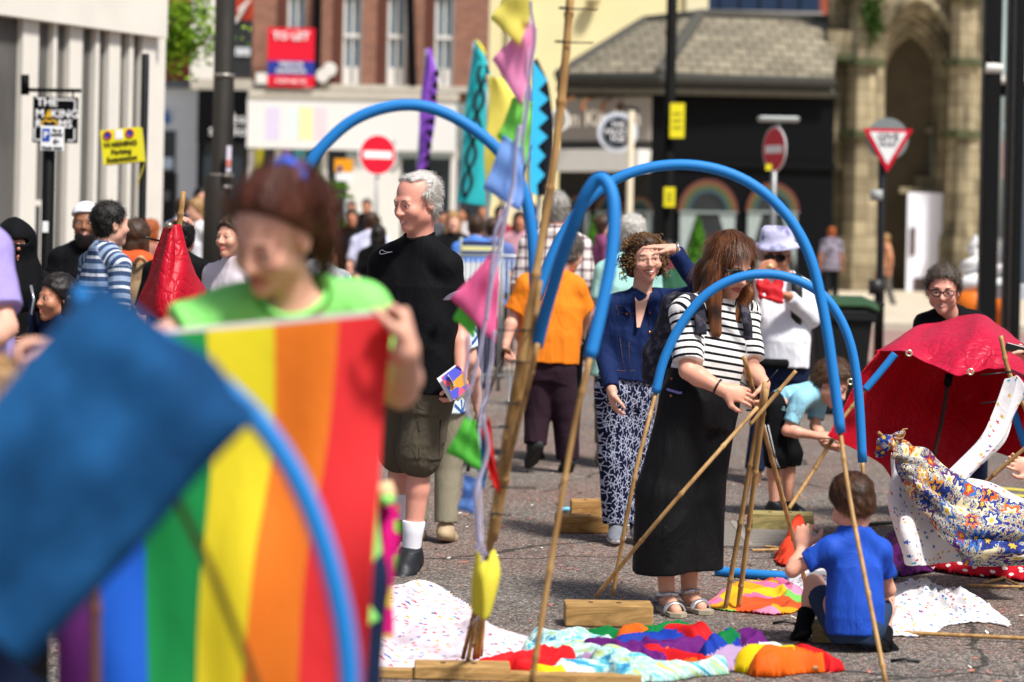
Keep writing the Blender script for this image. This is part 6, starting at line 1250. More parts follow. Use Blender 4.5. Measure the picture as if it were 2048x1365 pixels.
bundle("red_cloth", "bright red cloth bundle beside the tie dye cloth at bottom centre", [((985, 1335), (1050, 1322), .03, .05, .0, .02, RD), ((1050, 1322), (1105, 1290), .05, .055, .02, .05, RD), ((1060, 1332), (1135, 1335), .035, .03, .01, .0, RD), ((1085, 1338), (1130, 1342), .02, .02, .01, .0, YE), ((1110, 1336), (1180, 1344), .02, .02, .01, .0, WH)], seed=10)

# ------------------------------------------------------------------ bunting
t = empty("bunting", (P(960, 1340, 7.0)[0], 7.0, 0), "string of neon pennants and white ribbons hanging down from the tall pole", "bunting")
def pm(c, tr=.55): return fabric(c, .3, .6, tr, .05, name="pennant_cloth")
PN = [((982, 38), (1030, -40), (1082, -40), (1040, 95), '#fff68a', 0), ((986, 120), (1056, 40), (1076, 62), (1044, 215), '#ffb4dd', .02), ((996, 275), (1026, 195), (1066, 205), (1054, 335), '#a4f27a', .04), ((968, 378), (1008, 270), (1048, 300), (1042, 425), '#a4ccff', 0),
      ((902, 598), (985, 505), (1000, 515), (992, 690), '#ff86bd', 0), ((908, 640), (930, 575), (960, 600), (950, 678), '#86e66a', .03), ((893, 905), (935, 825), (955, 850), (965, 945), '#7ae060', 0), ((940, 900), (960, 850), (985, 870), (968, 985), '#2a8fd0', .03), ((965, 860), (975, 835), (1002, 990), (978, 960), '#e23a36', .01), ((918, 1020), (930, 950), (960, 960), (950, 1030), '#8fbcf5', .02), ((1040, 300), (1062, 290), (1055, 330), (1042, 420), '#8fb6ea', .05)]
for (a, b_, c, d_, colr, off) in PN:
    Y = 6.9 + off; sheet("pennant", [[(*b_, Y), (*c, Y + .02)], [(*a, Y + .03), (*d_, Y)]], 16, 16, pm(colr), t, ripple=lambda U, W: .006 * np.sin(U * 7 + W * 5) + .004 * np.sin(W * 13), thick=.0012)
sheet("pennant", [[(950, 1100, 6.95), (970, 1125, 6.9), (990, 1098, 6.95)], [(943, 1150, 6.95), (968, 1160, 6.88), (997, 1150, 6.95)], [(948, 1225, 6.95), (965, 1240, 6.92), (988, 1215, 6.95)]], 20, 24, pm('#f8ee5a', .4), t, ripple=lambda U, W: .006 * np.sin(U * 9 + W * 5), thick=.0015)
RIB = fabric('#e9e4f6', .2, .6, .4, .03, name="white_ribbon")
for pts, wd in (([(1062, 0), (1068, 90), (1052, 220), (1045, 330)], 3), ([(1040, 250), (1028, 330), (1020, 400), (1002, 470), (985, 560), (970, 640)], 4), ([(1024, 400), (992, 460), (985, 510), (980, 580), (965, 660), (955, 730), (935, 790)], 3), ([(990, 660), (980, 730), (972, 790), (962, 830)], 3), ([(938, 670), (932, 730), (932, 790), (938, 840)], 3), ([(965, 830), (975, 890), (955, 970), (952, 1020), (958, 1075), (972, 1110)], 4), ([(950, 1020), (958, 1060), (955, 1105)], 3)):
    sheet("ribbon", [[(x - wd, y, 6.9 - .01 * i) for i, (x, y) in enumerate(pts)], [(x + wd, y + 2, 6.88 - .01 * i) for i, (x, y) in enumerate(pts)]], 50, 4, RIB, t, ripple=lambda U, W: .003 * np.sin(U * 17), thick=.001)
mb = MB(); mb.tube(smooth_path([P(1062, -10, 6.93), P(1045, 250, 6.93), P(990, 480, 6.93), P(960, 800, 6.93), P(965, 1180, 6.93), P(945, 1250, 7.5)], 30), .002, RIB, 5); mb.build("cord", t, True)

# ------------------------------------------------------------------ feather flags in the square
def banner(label, Y, L, R, base, deco=None, pole_px=None, mat=None):
    """tall flag whose left and right edges run through the given photo points, top to bottom"""
    x, y = L[-1]; t = empty("banner_flag", (P(x, y, Y)[0], Y, 0), label, "banner flag", "tall festival flags in the square")
    n = len(L); m = mat or fabric(base, .25, .6, .35, .05, name="flag_cloth")
    sheet("cloth", [[(*L[i], Y), ((L[i][0] + R[i][0]) / 2, (L[i][1] + R[i][1]) / 2, Y - .05), (*R[i], Y)] for i in range(n)], 24, 80, m, t, ripple=lambda U, W: .03 * np.sin(U * 5 + W * 9), thick=.006)
    mb = MB(); xp = P(x + 4, y, Y)[0]; mb.tube([(xp, Y + .05, 0), (xp, Y + .05, P(x, y, Y)[2]), P(L[0][0] + 2, L[0][1], Y + .05)], .025, M('#cfd2d6', .4, metal=.4), 8); mb.build("pole", t, True); return t
def deco_sheet(t, name, pts, wd, Y, col, closed=False):
    sheet(name, [[(x - w_, y, Y) for (x, y), w_ in zip(pts, wd)], [(x + w_, y, Y) for (x, y), w_ in zip(pts, wd)]], 60, 3, M(col, .7, .05, name="flag_print"), t, thick=.004)
t = banner("slim purple feather flag with black spikes above the grey haired man", 32, [(852, 98), (846, 150), (842, 220), (838, 280), (831, 342)], [(856, 98), (876, 150), (872, 220), (862, 280), (855, 342)], '#a566e0')
for i in range(9):
    y = 135 + i * 24; mb = MB(); xr = 878 - i * 2.6; mb.prism([(0, -10 * 32 / F), (0, 10 * 32 / F), (-15 * 32 / F, -2 * 32 / F)], .01, BLK, ((1, 0, 0), (0, 0, 1), (0, -1, 0)), P(xr + 1, y + 12, 31.9)); mb.build("black_spike", t)
t = banner("wide turquoise flag with black wavy rings left of the bunting", 29, [(948, 84), (938, 150), (930, 240), (922, 330), (912, 404)], [(954, 84), (984, 150), (1000, 240), (990, 330), (982, 415)], '#40d4dc')
deco_sheet(t, "yellow_tip", [(952, 80), (962, 95), (972, 112)], [2, 5, 1], 28.88, '#e8dc3a')
for sg in (-1, 1): deco_sheet(t, "wavy_band", [(968 - i * 2.0 + sg * 9 * sin(i * .8 + .6), 130 + i * 14) for i in range(20)], [4] * 20, 28.85, '#17323a')
t = banner("pale yellow flag with green patches hanging behind the bunting", 28, [(975, 150), (975, 240), (968, 320), (972, 380)], [(1004, 160), (1068, 240), (1075, 320), (1060, 385)], '#fdf27a')
t = banner("purple and yellow flag edge showing behind the pink pennant", 27.5, [(1045, 160), (1050, 240), (1050, 320), (1055, 388)], [(1062, 160), (1068, 240), (1068, 320), (1084, 392)], '#fdf06a')
deco_sheet(t, "purple_band", [(1055, 170), (1060, 230), (1056, 290), (1062, 320)], [4, 4, 5, 2], 27.4, '#7a4fc0'); deco_sheet(t, "dark_ring", [(1056 + 7 * sin(i), 325 + 10 * cos(i)) for i in np.linspace(0, 6, 14)], [2] * 14, 27.4, '#4a4a1a')
t = banner("black flag with a bright blue zigzag beside the tall bamboo pole", 27, [(1062, 120), (1060, 200), (1062, 290), (1074, 392)], [(1070, 120), (1099, 170), (1105, 290), (1096, 392)], '#1d222c')
zz = [(1062, 124), (1092, 158), (1066, 192)]; pts = [(1064, 124)]; 
for i in range(6): pts += [(1093 + (i > 0) * 3 - (i > 3) * 4, 160 + i * 38), (1076, 180 + i * 38)]
pts += [(1078, 392), (1062, 385), (1060, 250)]; c = P(1075, 250, 26.85); mb = MB(); mb.prism([((x - 1075) * 26.85 / F, -(y - 250) * 26.85 / F) for x, y in pts][::-1], .01, M('#38bff0', .6, .05, name="flag_print"), ((1, 0, 0), (0, 0, 1), (0, -1, 0)), c); mb.build("blue_zigzag", t)
# ------------------------------------------------------------------ the people in the photograph
from mathutils.bvhtree import BVHTree
def J(Y, **kw):
    o = {}
    for k, v in kw.items(): o[k] = P(v[0], v[1], Y + (v[2] if len(v) > 2 else 0)) if isinstance(v, tuple) else v
    return o
def caster(o):
    me = o.data; org = V(*o['_org']); t = BVHTree.FromPolygons([tuple(V(*v.co) + org) for v in me.vertices], [tuple(p.vertices) for p in me.polygons])
    def hit(px, py, lift=.002):
        a = Vector((0, 0, HC)); d = Vector(P(px, py, 10.0)) - a; d.normalize(); r = t.ray_cast(a, d)
        return None if r[0] is None else V(*r[0]) - V(*d) * lift
    return hit
def stroke(o, hit, pts, r, mat, name, closed=False, lift=.002, n=None):
    q = [hit(x, y, lift) for x, y in pts]; q = [p for p in q if p is not None]
    if len(q) < 2: return
    if closed: q.append(q[0])
    mb = MB(); mb.tube(q, r, mat, 5, sq=.6); return mb.build(name, o, True)
def patch(o, hit, poly, mat, name, lift=.003):
    q = [hit(x, y, lift) for x, y in poly]
    if any(p is None for p in q): return
    return link_mesh(name, q, [list(range(len(q)))], mat, None, o, False)
def stripes(c1, c2, freq, duty=.4, name="striped_knit", c3=None, wr=.45):
    t = NT(name); a = t.attr("along"); fr = t.math('FRACT', t.math('MULTIPLY_ADD', t.noise(3, 2), .25, t.math('MULTIPLY', a, freq))); m = t.math('GREATER_THAN', fr, 1 - duty); col = t.mix(m, lin(c1), lin(c2))
    if c3: m3 = t.math('GREATER_THAN', t.math('FRACT', t.math('MULTIPLY', a, freq * .5)), .7); col = t.mix(m3, col, lin(c3))
    cr = t.noise(9, 4, t.scale(t.tc.outputs["Object"], (1, 1, .45)), dist=1.2); return t.done(col, .9, t.bump(cr, wr, .03), .1)
def plaid():
    t = NT("plaid"); s = t.sep(t.tc.outputs["Object"]); L = lambda v, f, w_: t.math('GREATER_THAN', t.math('FRACT', t.math('MULTIPLY', v, f)), 1 - w_)
    m = t.math('ADD', t.math('MULTIPLY', L(s[0], 16., .3), .5), t.math('MULTIPLY', L(s[2], 14., .3), .5)); return t.done(t.ramp(m, [(0, '#e0d8d0'), (.5, '#a08f92'), (1, '#5d4f5a')]), .9, t.bump(t.noise(9, 3), .3, .02), .1)
def leafy(c1, c2, sc=15, petals=7, thr=.33, amp=.8):
    t = NT("leaf_print"); s = t.sep(t.tc.outputs["Object"]); p2 = t.comb(t.math('ADD', s[0], t.math('MULTIPLY', s[1], .5)), t.math('MULTIPLY', s[2], .62)); v = t.n("TexVoronoi", voronoi_dimensions='2D'); v.inputs["Scale"].default_value = sc; t.put(v.inputs["Vector"], p2)
    q = t.sep(t.vmath('SUBTRACT', p2, v.outputs["Position"])); an = t.math('ARCTAN2', q[1], q[0]); d = t.math('MULTIPLY', v.outputs["Distance"], t.math('MULTIPLY_ADD', t.math('COSINE', t.math('MULTIPLY', an, float(petals))), -amp, 1.1)); m = t.math('LESS_THAN', d, thr)
    return t.done(t.mix(m, lin(c1), lin(c2)), .85, t.bump(t.noise(7, 4, t.scale(t.tc.outputs["Object"], (1, 1, .3))), .4, .03), .1)
def blotch(c1, c2, sc=14, name="printed_fabric", th=.5):
    t = NT(name); n = t.noise(sc, 3); return t.done(t.mix(t.math('MULTIPLY_ADD', n, 8., -8 * th, clamp=True), lin(c1), lin(c2)), .85, t.bump(t.noise(8, 4), .4, .03), .1)
BLKT = fabric('#07080b', .45, .8, name="black_cotton"); BLKT2 = fabric('#16161a', .4, .85, name="dark_cotton"); NAVY = fabric('#17233f', .5, .8, name="denim"); WHTT = fabric('#e4e4ea', .5, .8, name="white_cotton")
def bg(label, px, top, Y, yaw, skin='fair', shirt_=None, legs=None, hair=None, h=.012, female=False, step=0., arm=.08, group=None, sleeve=.75, bot=None, hairkind='short', z=0., face=False, fold_arm=0, hx=None, sz=1.0, shoe_=None, child=False, hs=1.0, pitch=0, long=None):
    H = (P(px, top, Y)[2] - z) / 1.003; j = stand(P(px, 446, Y)[0] - (0), Y, H, yaw, step, arm, z, fold_arm); j['pitch'] = pitch; j['hs'] *= hs
    f = person(label, j, skin, group, h, female, face=face, top=dict(mat=shirt_ or BLKT2, sleeve=sleeve, h=h, collar=h < .012), bottom=bot or dict(mat=legs or BLKT2, h=h), brow=None, eyes_on=face, sz=sz * H / 1.74, child=child, shoes=dict(mat=shoe_ or BLKP, h=h))
    if hair is not None:
        hm = hair; Hd = f['H']
        if hairkind in ('short', 'bald'): hair_cap(Hd, f['body'], hm, hairkind, h=min(h, .009), n=900 if h < .012 else 250, thick=.008)
        if hairkind == 'long' or hairkind == 'bun':
            o = hair_cap(Hd, f['body'], hm, 'short', h=min(h, .009), n=300, thick=.014)
            pr = [ell(Hd(0, -.05, -.02), (.085 * Hd.hs, .055 * Hd.hs, .10 * Hd.hs), Hd.R)] + ([rc(Hd(-.07, -.02, .0), Hd(-.08, -.01, -.27), .03 * Hd.hs, .022 * Hd.hs), rc(Hd(.07, -.02, .0), Hd(.08, -.01, -.27), .03 * Hd.hs, .022 * Hd.hs), rc(Hd(0, -.075, -.05), Hd(0, -.08, -.26), .045 * Hd.hs, .03 * Hd.hs)] if hairkind == 'long' else [rc(Hd(0, -.09, .06), Hd(0, -.11, .07), .04 * Hd.hs)])
            sdf("hair_back", pr, min(h, .01), hm, f['body'], disp=lambda p: fold(p, .01, 12, 2, (1, 1, .3)))
    return f
HB = hair_mat('#4a3220'); HD = hair_mat('#1b1512'); HG = hair_mat('#b9b4ac', '#6a6660'); HW = hair_mat('#dedad2', '#a8a49c'); HL = hair_mat('#b8905c', '#7a5a34'); HR = hair_mat('#b8602a', '#7a3a18'); HM = hair_mat('#74402f', '#3a1f18')

# ---- man in black with grey hair
j = J(10.9, head=(832, 404, -.03), neck=(840, 482, .02), shA=(768, 527, .10), shB=(893, 534, -.08), elA=(744, 640, .16), wrA=(748, 750, .05), elB=(921, 655, -.04), wrB=(922, 754, -.14), hipA=(806, 775, .06), hipB=(858, 775, -.04), knA=(800, 905, .16), knB=(838, 912, -.02), anA=(792, 1052, .22), anB=(822, 1112, .0), toA=(768, 1078, .12), toB=(806, 1136, -.10), yaw=-46, pitch=13, roll=0, hs=1.06)
MSK = dict(d=V(-.25, -.15, -1), n=V(-1, .2, .1), curl=.65)
f = person("grey haired man in a black t-shirt and cargo shorts holding a leaflet", j, 'ruddy', h=.005, top=dict(mat=BLKT, sleeve=.74, w=(.205, .205, .20, .155), d=(.15, .155, .135, .10), hem=-.02, amp=.008, ff=6, belly=.012, arm_r=.064), bottom=dict(mat=fabric('#554e40', .6, .85, 0, .12, scale=14, name="cargo_cotton"), length=1.05, r=(.112, .098, .062), amp=.012, ff=9, name="shorts", waist=(.18, .13)), hands=dict(B=MSK), brow='#9a8a78', sz=1.04)
H1 = f['H']; hair_cap(H1, f['body'], HW, 'bald', h=.005, n=2600, thick=.011, length=.03); HWs = hair_mat('#e4e0da', '#b5b1aa')
pr = [ell(H1(0, -.045, .045), (.083 * 1.06, .07 * 1.06, .078 * 1.06), H1.R), ell(H1(.0, -.0, .098), (.06, .07, .022), H1.R, k=.02)]; o = sdf("crown_hair", pr, .005, HWs, f['body'], disp=lambda p: fold(p, .008, 16, 5, (1, 1, 1)), cuts=[(H1(0, .045, 0), H1.f), (H1(0, 0, -.04), -H1.u)]); strands(o, o, HWs, 1500, .03, lambda p, n: (H1.s * .3 + H1.f * -.6 + H1.u * .2)[None] * np.ones((len(p), 1)), .0022, .006, 3, 3)
hit = caster(f['shirt']); stroke(f['shirt'], hit, [(781, 505), (770, 504), (764, 500), (760, 503), (759, 507), (762, 509), (768, 508), (775, 506), (784, 504)], .0022, WT, "tick_logo", lift=.004)
hit = caster(f['shorts']); SEAM = M('#34322b', .9, .1, bump=0, name="seam"); stroke(f['shorts'], hit, [(838, 842), (838, 915), (866, 920), (878, 918), (880, 842), (838, 842)], .0022, SEAM, "pocket"); stroke(f['shorts'], hit, [(836, 840), (838, 862), (880, 862), (882, 840)], .003, SEAM, "pocket_flap"); stroke(f['shorts'], hit, [(800, 930), (830, 932), (860, 932), (880, 930)], .002, SEAM, "hem_stitch")
SOCK = M('#e6e6ec', .9, .04, bump=.4, bs=200, name="sock_cotton"); SHK = M('#1d1e22', .5, .3, 30, name="trainer_mesh"); LACE = M('#b9bcc4', .6, .05, bump=0, name="lace")
for a in 'AB':
    an, kn = j['an' + a], j['kn' + a]; mb = MB(); u = nrm(kn - an); mb.tube([an - u * .03, an + u * .03, an + u * .10, an + u * .155, an + u * .16], [.04, .041, .046, .053, .05], SOCK, 20); mb.build("sock", f['root'], True)
    shoe(f, a, SHK, M('#0e0e10', .6), h=.005, laces=LACE, r=.05, ln=.015)
M1 = f
t = empty("leaflet", P(905, 755, 10.7), "folded colourful festival leaflet in the grey haired man's hand", "leaflet"); ya = radians(38); c = P(898, 757, 10.66); k = 10.66 / F; a1 = V(cos(ya), .05, sin(ya)); a2 = V(-sin(ya) * .8, .1, cos(ya)); a1, a2 = nrm(a1), nrm(a2); a3 = np.cross(a1, a2)
mb = MB(); mb.box((-22 * k, -40 * k, -.001), (24 * k, 14 * k, .001), SIGNW, ax=(a1, a2, a3), org=c + V(0, .02, 0)); mb.build("back_page", t, False)
def leafm():
    t_ = NT("leaflet_print"); v = t_.n("TexVoronoi"); v.inputs["Scale"].default_value = 26; t_.put(v.inputs["Vector"], t_.tc.outputs["Object"]); return t_.done(t_.ramp(t_.sep(v.outputs["Color"])[0], [(0, '#e8657f'), (.25, '#5b5fd0'), (.5, '#f09ab0'), (.7, '#2f2a6e'), (.85, '#f0a43a')], 'CONSTANT'), .35)
mb = MB(); mb.box((-18 * k, -38 * k, -.002), (26 * k, 14 * k, .002), leafm(), ax=(a1, a2, a3), org=c + V(.012, 0, .0)); cv = mb.build("cover", t); mb = MB(); mb.tube([c + a2 * (-20 + i * 4) * k - V(0, .004, 0) + a1 * 2 * k for i in range(8)], [k * r for r in (1, 5, 8, 9, 9, 8, 5, 1)], M('#1d1c5a', .4), 12, sq=.15); mb.build("emblem", cv)
text("BLACKBURN", 4.6 * k, WT, cv, c - V(0, .012, 0) + a1 * 2 * k - a2 * 6 * k, ax=a2, up=-a1, bold=.0003)
t = empty("wristband", P(908, 592, 10.7), "pale lilac strap under the grey haired man's sleeve by the pink pennant", "strap"); mb = MB(); mb.tube(smooth_path([P(893, 600, 10.66), P(905, 590, 10.62), P(925, 583, 10.62), P(938, 580, 10.66)], 12), .02, M('#c9c6ea', .6), 8, sq=.12); mb.build("band", t, True)
bg("short person in a pale leaf print top and tan trousers behind the man in black", 873, 508, 11.9, 170, shirt_=leafy('#cfdde2', '#3a5a9a', 12), legs=fabric('#8d8672', .4), hair=HB, h=.008, shoe_=M('#b09a7a', .7), arm=.1, sz=1.15)

# ---- woman in green holding the flag
j = J(4.85, head=(542, 472, -.06), neck=(592, 600, .03), shA=(462, 640, .02), shB=(716, 628, .02), elA=(290, 690, -.06), wrA=(120, 700, -.25), elB=(800, 780, -.02), wrB=(812, 700, -.28), hipA=(530, 1140, .05), hipB=(680, 1140, .05), knA=(540, 1500, .05), knB=(680, 1500, .05), anA=(545, 1900, .05), anB=(680, 1900, .05), toA=(535, 1940, -.1), toB=(690, 1940, -.1), yaw=-28, pitch=28, roll=6, hs=.89)
for a in 'AB': j['an' + a][2] = .07; j['to' + a][2] = .035; j['kn' + a][2] = .45
f = person("woman in a bright green t-shirt with mahogany ponytail holding up the rainbow flag", j, 'fair', h=.006, female=True, top=dict(mat=fabric('#86dc72', .45, .8, .0, .05, name="green_cotton"), sleeve=.62, w=(.17, .155, .17, .15), arm_r=.062, hem=-.1, scoop=.03), bottom=dict(mat=NAVY, h=.012), shoes=dict(mat=WHITEP, h=.012), hands=dict(A=dict(d=V(-.5, -.2, .1), n=V(0, -.3, -1), curl=.9), B=dict(d=V(-.05, .1, 1), n=V(-1, .1, 0), curl=1.1, thumb=1)), brow='#3a1f1a')
Hf = f['H']; o = hair_cap(Hf, f['body'], HM, 'short', h=.006, n=2500, thick=.013, strand=False, front=.03)
strands(o, o, HM, 2500, .07, lambda p, n: (Hf.u * .8 - Hf.f * .7)[None] * np.ones((len(p), 1)), .003, .004, 4, 3, jit=.15)
pts = [Hf(.02, -.05, .125), Hf(.045, -.075, .122), Hf(.062, -.10, .07), Hf(.068, -.115, -.02), Hf(.06, -.11, -.11)]; pr = [rc(a, b_, r1, r2, k=.02) for a, b_, r1, r2 in zip(pts[:-1], pts[1:], (.024, .026, .028, .025), (.026, .028, .025, .012))]
pony = sdf("ponytail", pr, .006, HM, f['body'], disp=lambda p: fold(p, .008, 14, 3, (1, 1, .3))); strands(pony, pony, HM, 900, .09, lambda p, n: V(0, 0, -1)[None] * np.ones((len(p), 1)), .003, .006, 3, 4)
mb = MB(); c = Hf(.035, -.06, .125); mb.tube([c + Hf.s * .03 * cos(q) + Hf.u * .03 * sin(q) for q in np.linspace(0, 2 * pi, 15)], .011, M('#3f62d0', .8, .2, 20), 8, cap=False); mb.build("hair_tie", f['body'], True)

# ---- curly haired woman in denim jacket shading her eyes
j = J(12.0, head=(1291, 517, 0), neck=(1283, 592, .03), shA=(1228, 612, .03), shB=(1342, 602, .03), elA=(1209, 705, -.02), wrA=(1224, 783, -.17), elB=(1404, 585, -.16), wrB=(1347, 498, -.20), hipA=(1232, 775, .0), hipB=(1275, 775, .02), knA=(1232, 915, 0), knB=(1270, 915, .04), anA=(1236, 1050, 0), anB=(1278, 1046, .06), toA=(1230, 1074, -.14), toB=(1282, 1068, -.08), yaw=10, pitch=2, roll=-5, hs=.98)
DEN = fabric('#13244e', .6, .8, .0, .2, scale=12, name="denim_jacket")
f = person("smiling curly haired woman in denim jacket and glasses shading her eyes", j, 'fair', h=.005, female=True, smile=1, top=dict(mat=DEN, sleeve=1.92, w=(.165, .155, .165, .145), d=(.12, .115, .12, .095), hem=.04, arm_r=.054, amp=.010, ff=8, name="jacket", collar=False, cuff=.043), bottom=dict(mat=leafy('#141a33', '#a9aec4', 40, 5, .25, .8), length=1.98, r=(.105, .095, .085), amp=.008), hands=dict(A=dict(d=V(.12, -.1, -1), n=V(1, .2, .1), curl=.5), B=dict(d=V(-1, -.1, .12), n=V(-.1, .15, -1), curl=.12, thumb=1, spread=.5)), brow='#5a4030', sz=.93)
Hc = f['H']; glasses(Hc, f['body'], M('#b7a08e', .3, metal=.8, name="thin_metal"), rx=.024, rz=.022, th=.0011)
cap = sdf("hair", [ell(Hc(0, -.022, .04), (.088, .10, .088), Hc.R), ell(Hc(-.068, -.03, -.03), (.035, .05, .07), Hc.R), ell(Hc(.068, -.03, -.03), (.035, .05, .07), Hc.R)], .007, hair_mat('#4a3018', '#241609'), f['body'], disp=lambda p: fold(p, .012, 15, 4, (1, 1, 1)), cuts=[(Hc(0, .032, .0), nrm(.8 * Hc.f - .45 * Hc.u)), ])
CUR = [hair_mat('#8a6236', '#4a2f16'), hair_mat('#5a3c20', '#2a1a0c'), hair_mat('#b08a52', '#6a4824')]; rs = random.Random(5); mbs = MB()
for i in range(430):
    th = rs.uniform(0, 2 * pi); e = rs.uniform(-.75, 1.45); x, y, z = .094 * cos(th) * cos(e), -.02 + .1 * sin(th) * cos(e), .04 + .092 * sin(e)
    if y > .035 and z < .085 and abs(x) < .066: continue
    if y > .06 and z < .1: continue
    p0 = Hc(x, y, z); d = nrm((Hc.s * x * 6 + Hc.f * (y - .0) * 2 + Hc.u * (z - .1) * 3) + V(0, 0, -.55) + V(rs.gauss(0, .3), rs.gauss(0, .3), rs.gauss(0, .2))); L = rs.uniform(.035, .085) * (1.25 if z < .06 else .8); r = rs.uniform(.005, .009); a = nrm(np.cross(d, V(rs.random(), rs.random(), 1))); b_ = np.cross(d, a); ph = rs.random() * 6; turns = rs.uniform(1.5, 3)
    mbs.tube([p0 + d * L * q + (a * cos(ph + turns * 6.28 * q) + b_ * sin(ph + turns * 6.28 * q)) * r * (.5 + q) for q in np.linspace(0, 1, 15)], rs.uniform(.0016, .0028), CUR[rs.choice([0, 0, 1, 1, 2])], 4)
mbs.build("curls", cap, True)
jk = f['jacket']; hit = caster(jk); STI = M('#8f6a3a', .7, .1, bump=0, name="orange_stitch"); STB = M('#0f1a3a', .8, .1, bump=0, name="denim_seam"); BRZ = M('#b5764a', .3, metal=.9, name="copper_button")
for poly in ([(1232, 612), (1236, 624), (1256, 630), (1272, 626), (1272, 614), (1232, 612)], [(1236, 626), (1240, 680), (1248, 740)], [(1262, 630), (1258, 690), (1258, 742)], [(1214, 735), (1240, 742), (1270, 742)], [(1206, 768), (1222, 772), (1240, 776)]): stroke(jk, hit, poly, .0013, STI, "stitching", lift=.002)
stroke(jk, hit, [(1296, 600), (1298, 650), (1300, 700), (1300, 748)], .0045, STB, "placket", lift=.002)
for x, y in ((1254, 628), (1299, 625), (1299, 665), (1299, 705)):
    p = hit(x, y, .003)
    if p is not None: mb = MB(); mb.tube([p, p - V(0, .004, 0)], .0075, BRZ, 12); mb.build("button", jk, True)
for sx in (-1, 1):
    mb = MB(); nk = f['nk']; sd = f['side']; uu = f['up']; fw = f['fw']; q = [nk + uu * .03 + sd * sx * .05 - fw * .03, nk + uu * .03 + sd * sx * .066 + fw * .01, nk - uu * .055 + sd * sx * .085 + fw * .088, nk - uu * .095 + sd * sx * .045 + fw * .112, nk - uu * .03 + sd * sx * .03 + fw * .078]
    mb.add(q + [p + fw * .008 + uu * .004 for p in q], [[0, 1, 2, 3, 4], [9, 8, 7, 6, 5]] + [[i, (i + 1) % 5, 5 + (i + 1) % 5, 5 + i] for i in range(5)], DEN); mb.build("collar", jk)
mb = MB(); sd, uu, fw, nk = f['side'], f['up'], f['fw'], f['nk']; mb.add([nk + uu * .02 - sd * .04 + fw * .06, nk + uu * .02 + sd * .04 + fw * .06, nk - uu * .16 + sd * .012 + fw * .134, nk - uu * .16 - sd * .004 + fw * .134], [[0, 1, 2, 3]], SK['fair']); mb.build("neckline", jk)
mb = MB(); w_ = j['wrB']; mb.tube([w_ + V(.0, .03 * cos(q), .03 * sin(q)) + V(.02, 0, 0) for q in np.linspace(0, 2 * pi, 17)], .006, M('#b9bcc0', .25, metal=.9, name="silver"), 8, cap=False); mb.build("watch", f['body'], True)
for a in 'AB': shoe(f, a, M('#6d7078', .8, .3, 40, name="grey_knit"), M('#dedfe2', .5), h=.006, laces=LACE, r=.044)

# ---- woman in striped top tying the canes
j = J(9.9, head=(1460, 532, -.02), neck=(1432, 598, .02), shA=(1372, 628, -.10), shB=(1484, 628, .10), elA=(1376, 742, -.20), wrA=(1446, 780, -.24), elB=(1502, 738, .0), wrB=(1528, 768, -.12), hipA=(1372, 800, -.05), hipB=(1424, 800, .05), knA=(1328, 985, -.04), knB=(1384, 985, .05), anA=(1334, 1192, -.02), anB=(1378, 1186, .06), toA=(1352, 1222, -.12), toB=(1402, 1214, -.02), yaw=34, pitch=22, roll=3, hs=1.0)
STRP = stripes('#e9e6e2', '#14141a', 34, .36)
f = person("woman in a black and white striped top and long black culottes tying canes", j, 'pale', h=.005, female=True, top=dict(mat=STRP, sleeve=.85, w=(.15, .148, .165, .145), d=(.135, .14, .15, .105), hem=.07, arm_r=.066, amp=.009, ff=6, belly=.02), bottom=dict(mat=fabric('#08080a', .6, .65, 0, .1, spec=.22, name="black_crepe"), length=1.74, r=(.112, .122, .142), waist=(.162, .135), top=.10, amp=.02, ff=4.5, name="culottes", k=.035), hands=dict(A=dict(d=V(1, -.05, -.22), n=V(-.1, .9, -.3), curl=.35, thumb=-1), B=dict(d=V(-.0, -.5, -.8), n=V(-.9, .1, .1), curl=.8, thumb=-1)), brow='#3a2418', eyes_on=False, sz=.98, barefoot=True)
Hs = f['H']; DG = M('#31413f', .3, .1, bump=0, spec=.5, name="dark_green_acetate"); LN = M('#0d100f', .08, 0, bump=0, spec=.7, name="dark_lens"); glasses(Hs, f['body'], DG, LN, rx=.03, rz=.024, th=.0045, name="sunglasses")
HS_ = hair_mat('#7d4a26', '#2e1a0e', .35)
pr = [ell(Hs(0, -.02, .038), (.094, .112, .104), Hs.R), ell(Hs(0, -.06, -.06), (.092, .07, .11), Hs.R)]
vd = V(0, 0, -1)
L0 = Hs(-.078, .01, .0); R0 = Hs(.088, -.02, .0)
pr += [rc(L0, L0 + V(-.02, -.01, -.12), .036, .042, k=.02), rc(L0 + V(-.02, -.01, -.12), L0 + V(.0, -.05, -.27), .042, .022, k=.02), rc(R0, R0 + V(.01, -.03, -.12), .026, .032, k=.02), rc(R0 + V(.01, -.03, -.12), R0 + V(-.03, -.06, -.23), .032, .014, k=.02), rc(Hs(-.05, -.07, -.05), Hs(-.05, -.07, -.05) + V(-.03, 0, -.2), .05, .03, k=.02)]
pr += [ell(Hs(0.016, .10, -.024), (.068, .09, .135), Hs.R, sub=True, k=.015)]
hr = sdf("hair", pr, .006, HS_, f['body'], disp=lambda p: fold(p, .009, 16, 7, (1, 1, .25)), cuts=[])
strands(hr, hr, HS_, 5200, .085, lambda p, n: (V(0, 0, -1.0)[None] + (p - Hs(0, 0, .12)) * 2.0), .0026, .006, 4, 6, jit=.12, keep=lambda c_, n_: ((c_ - Hs.c) @ Hs.f < .055) | ((c_ - Hs.c) @ Hs.u > .075))
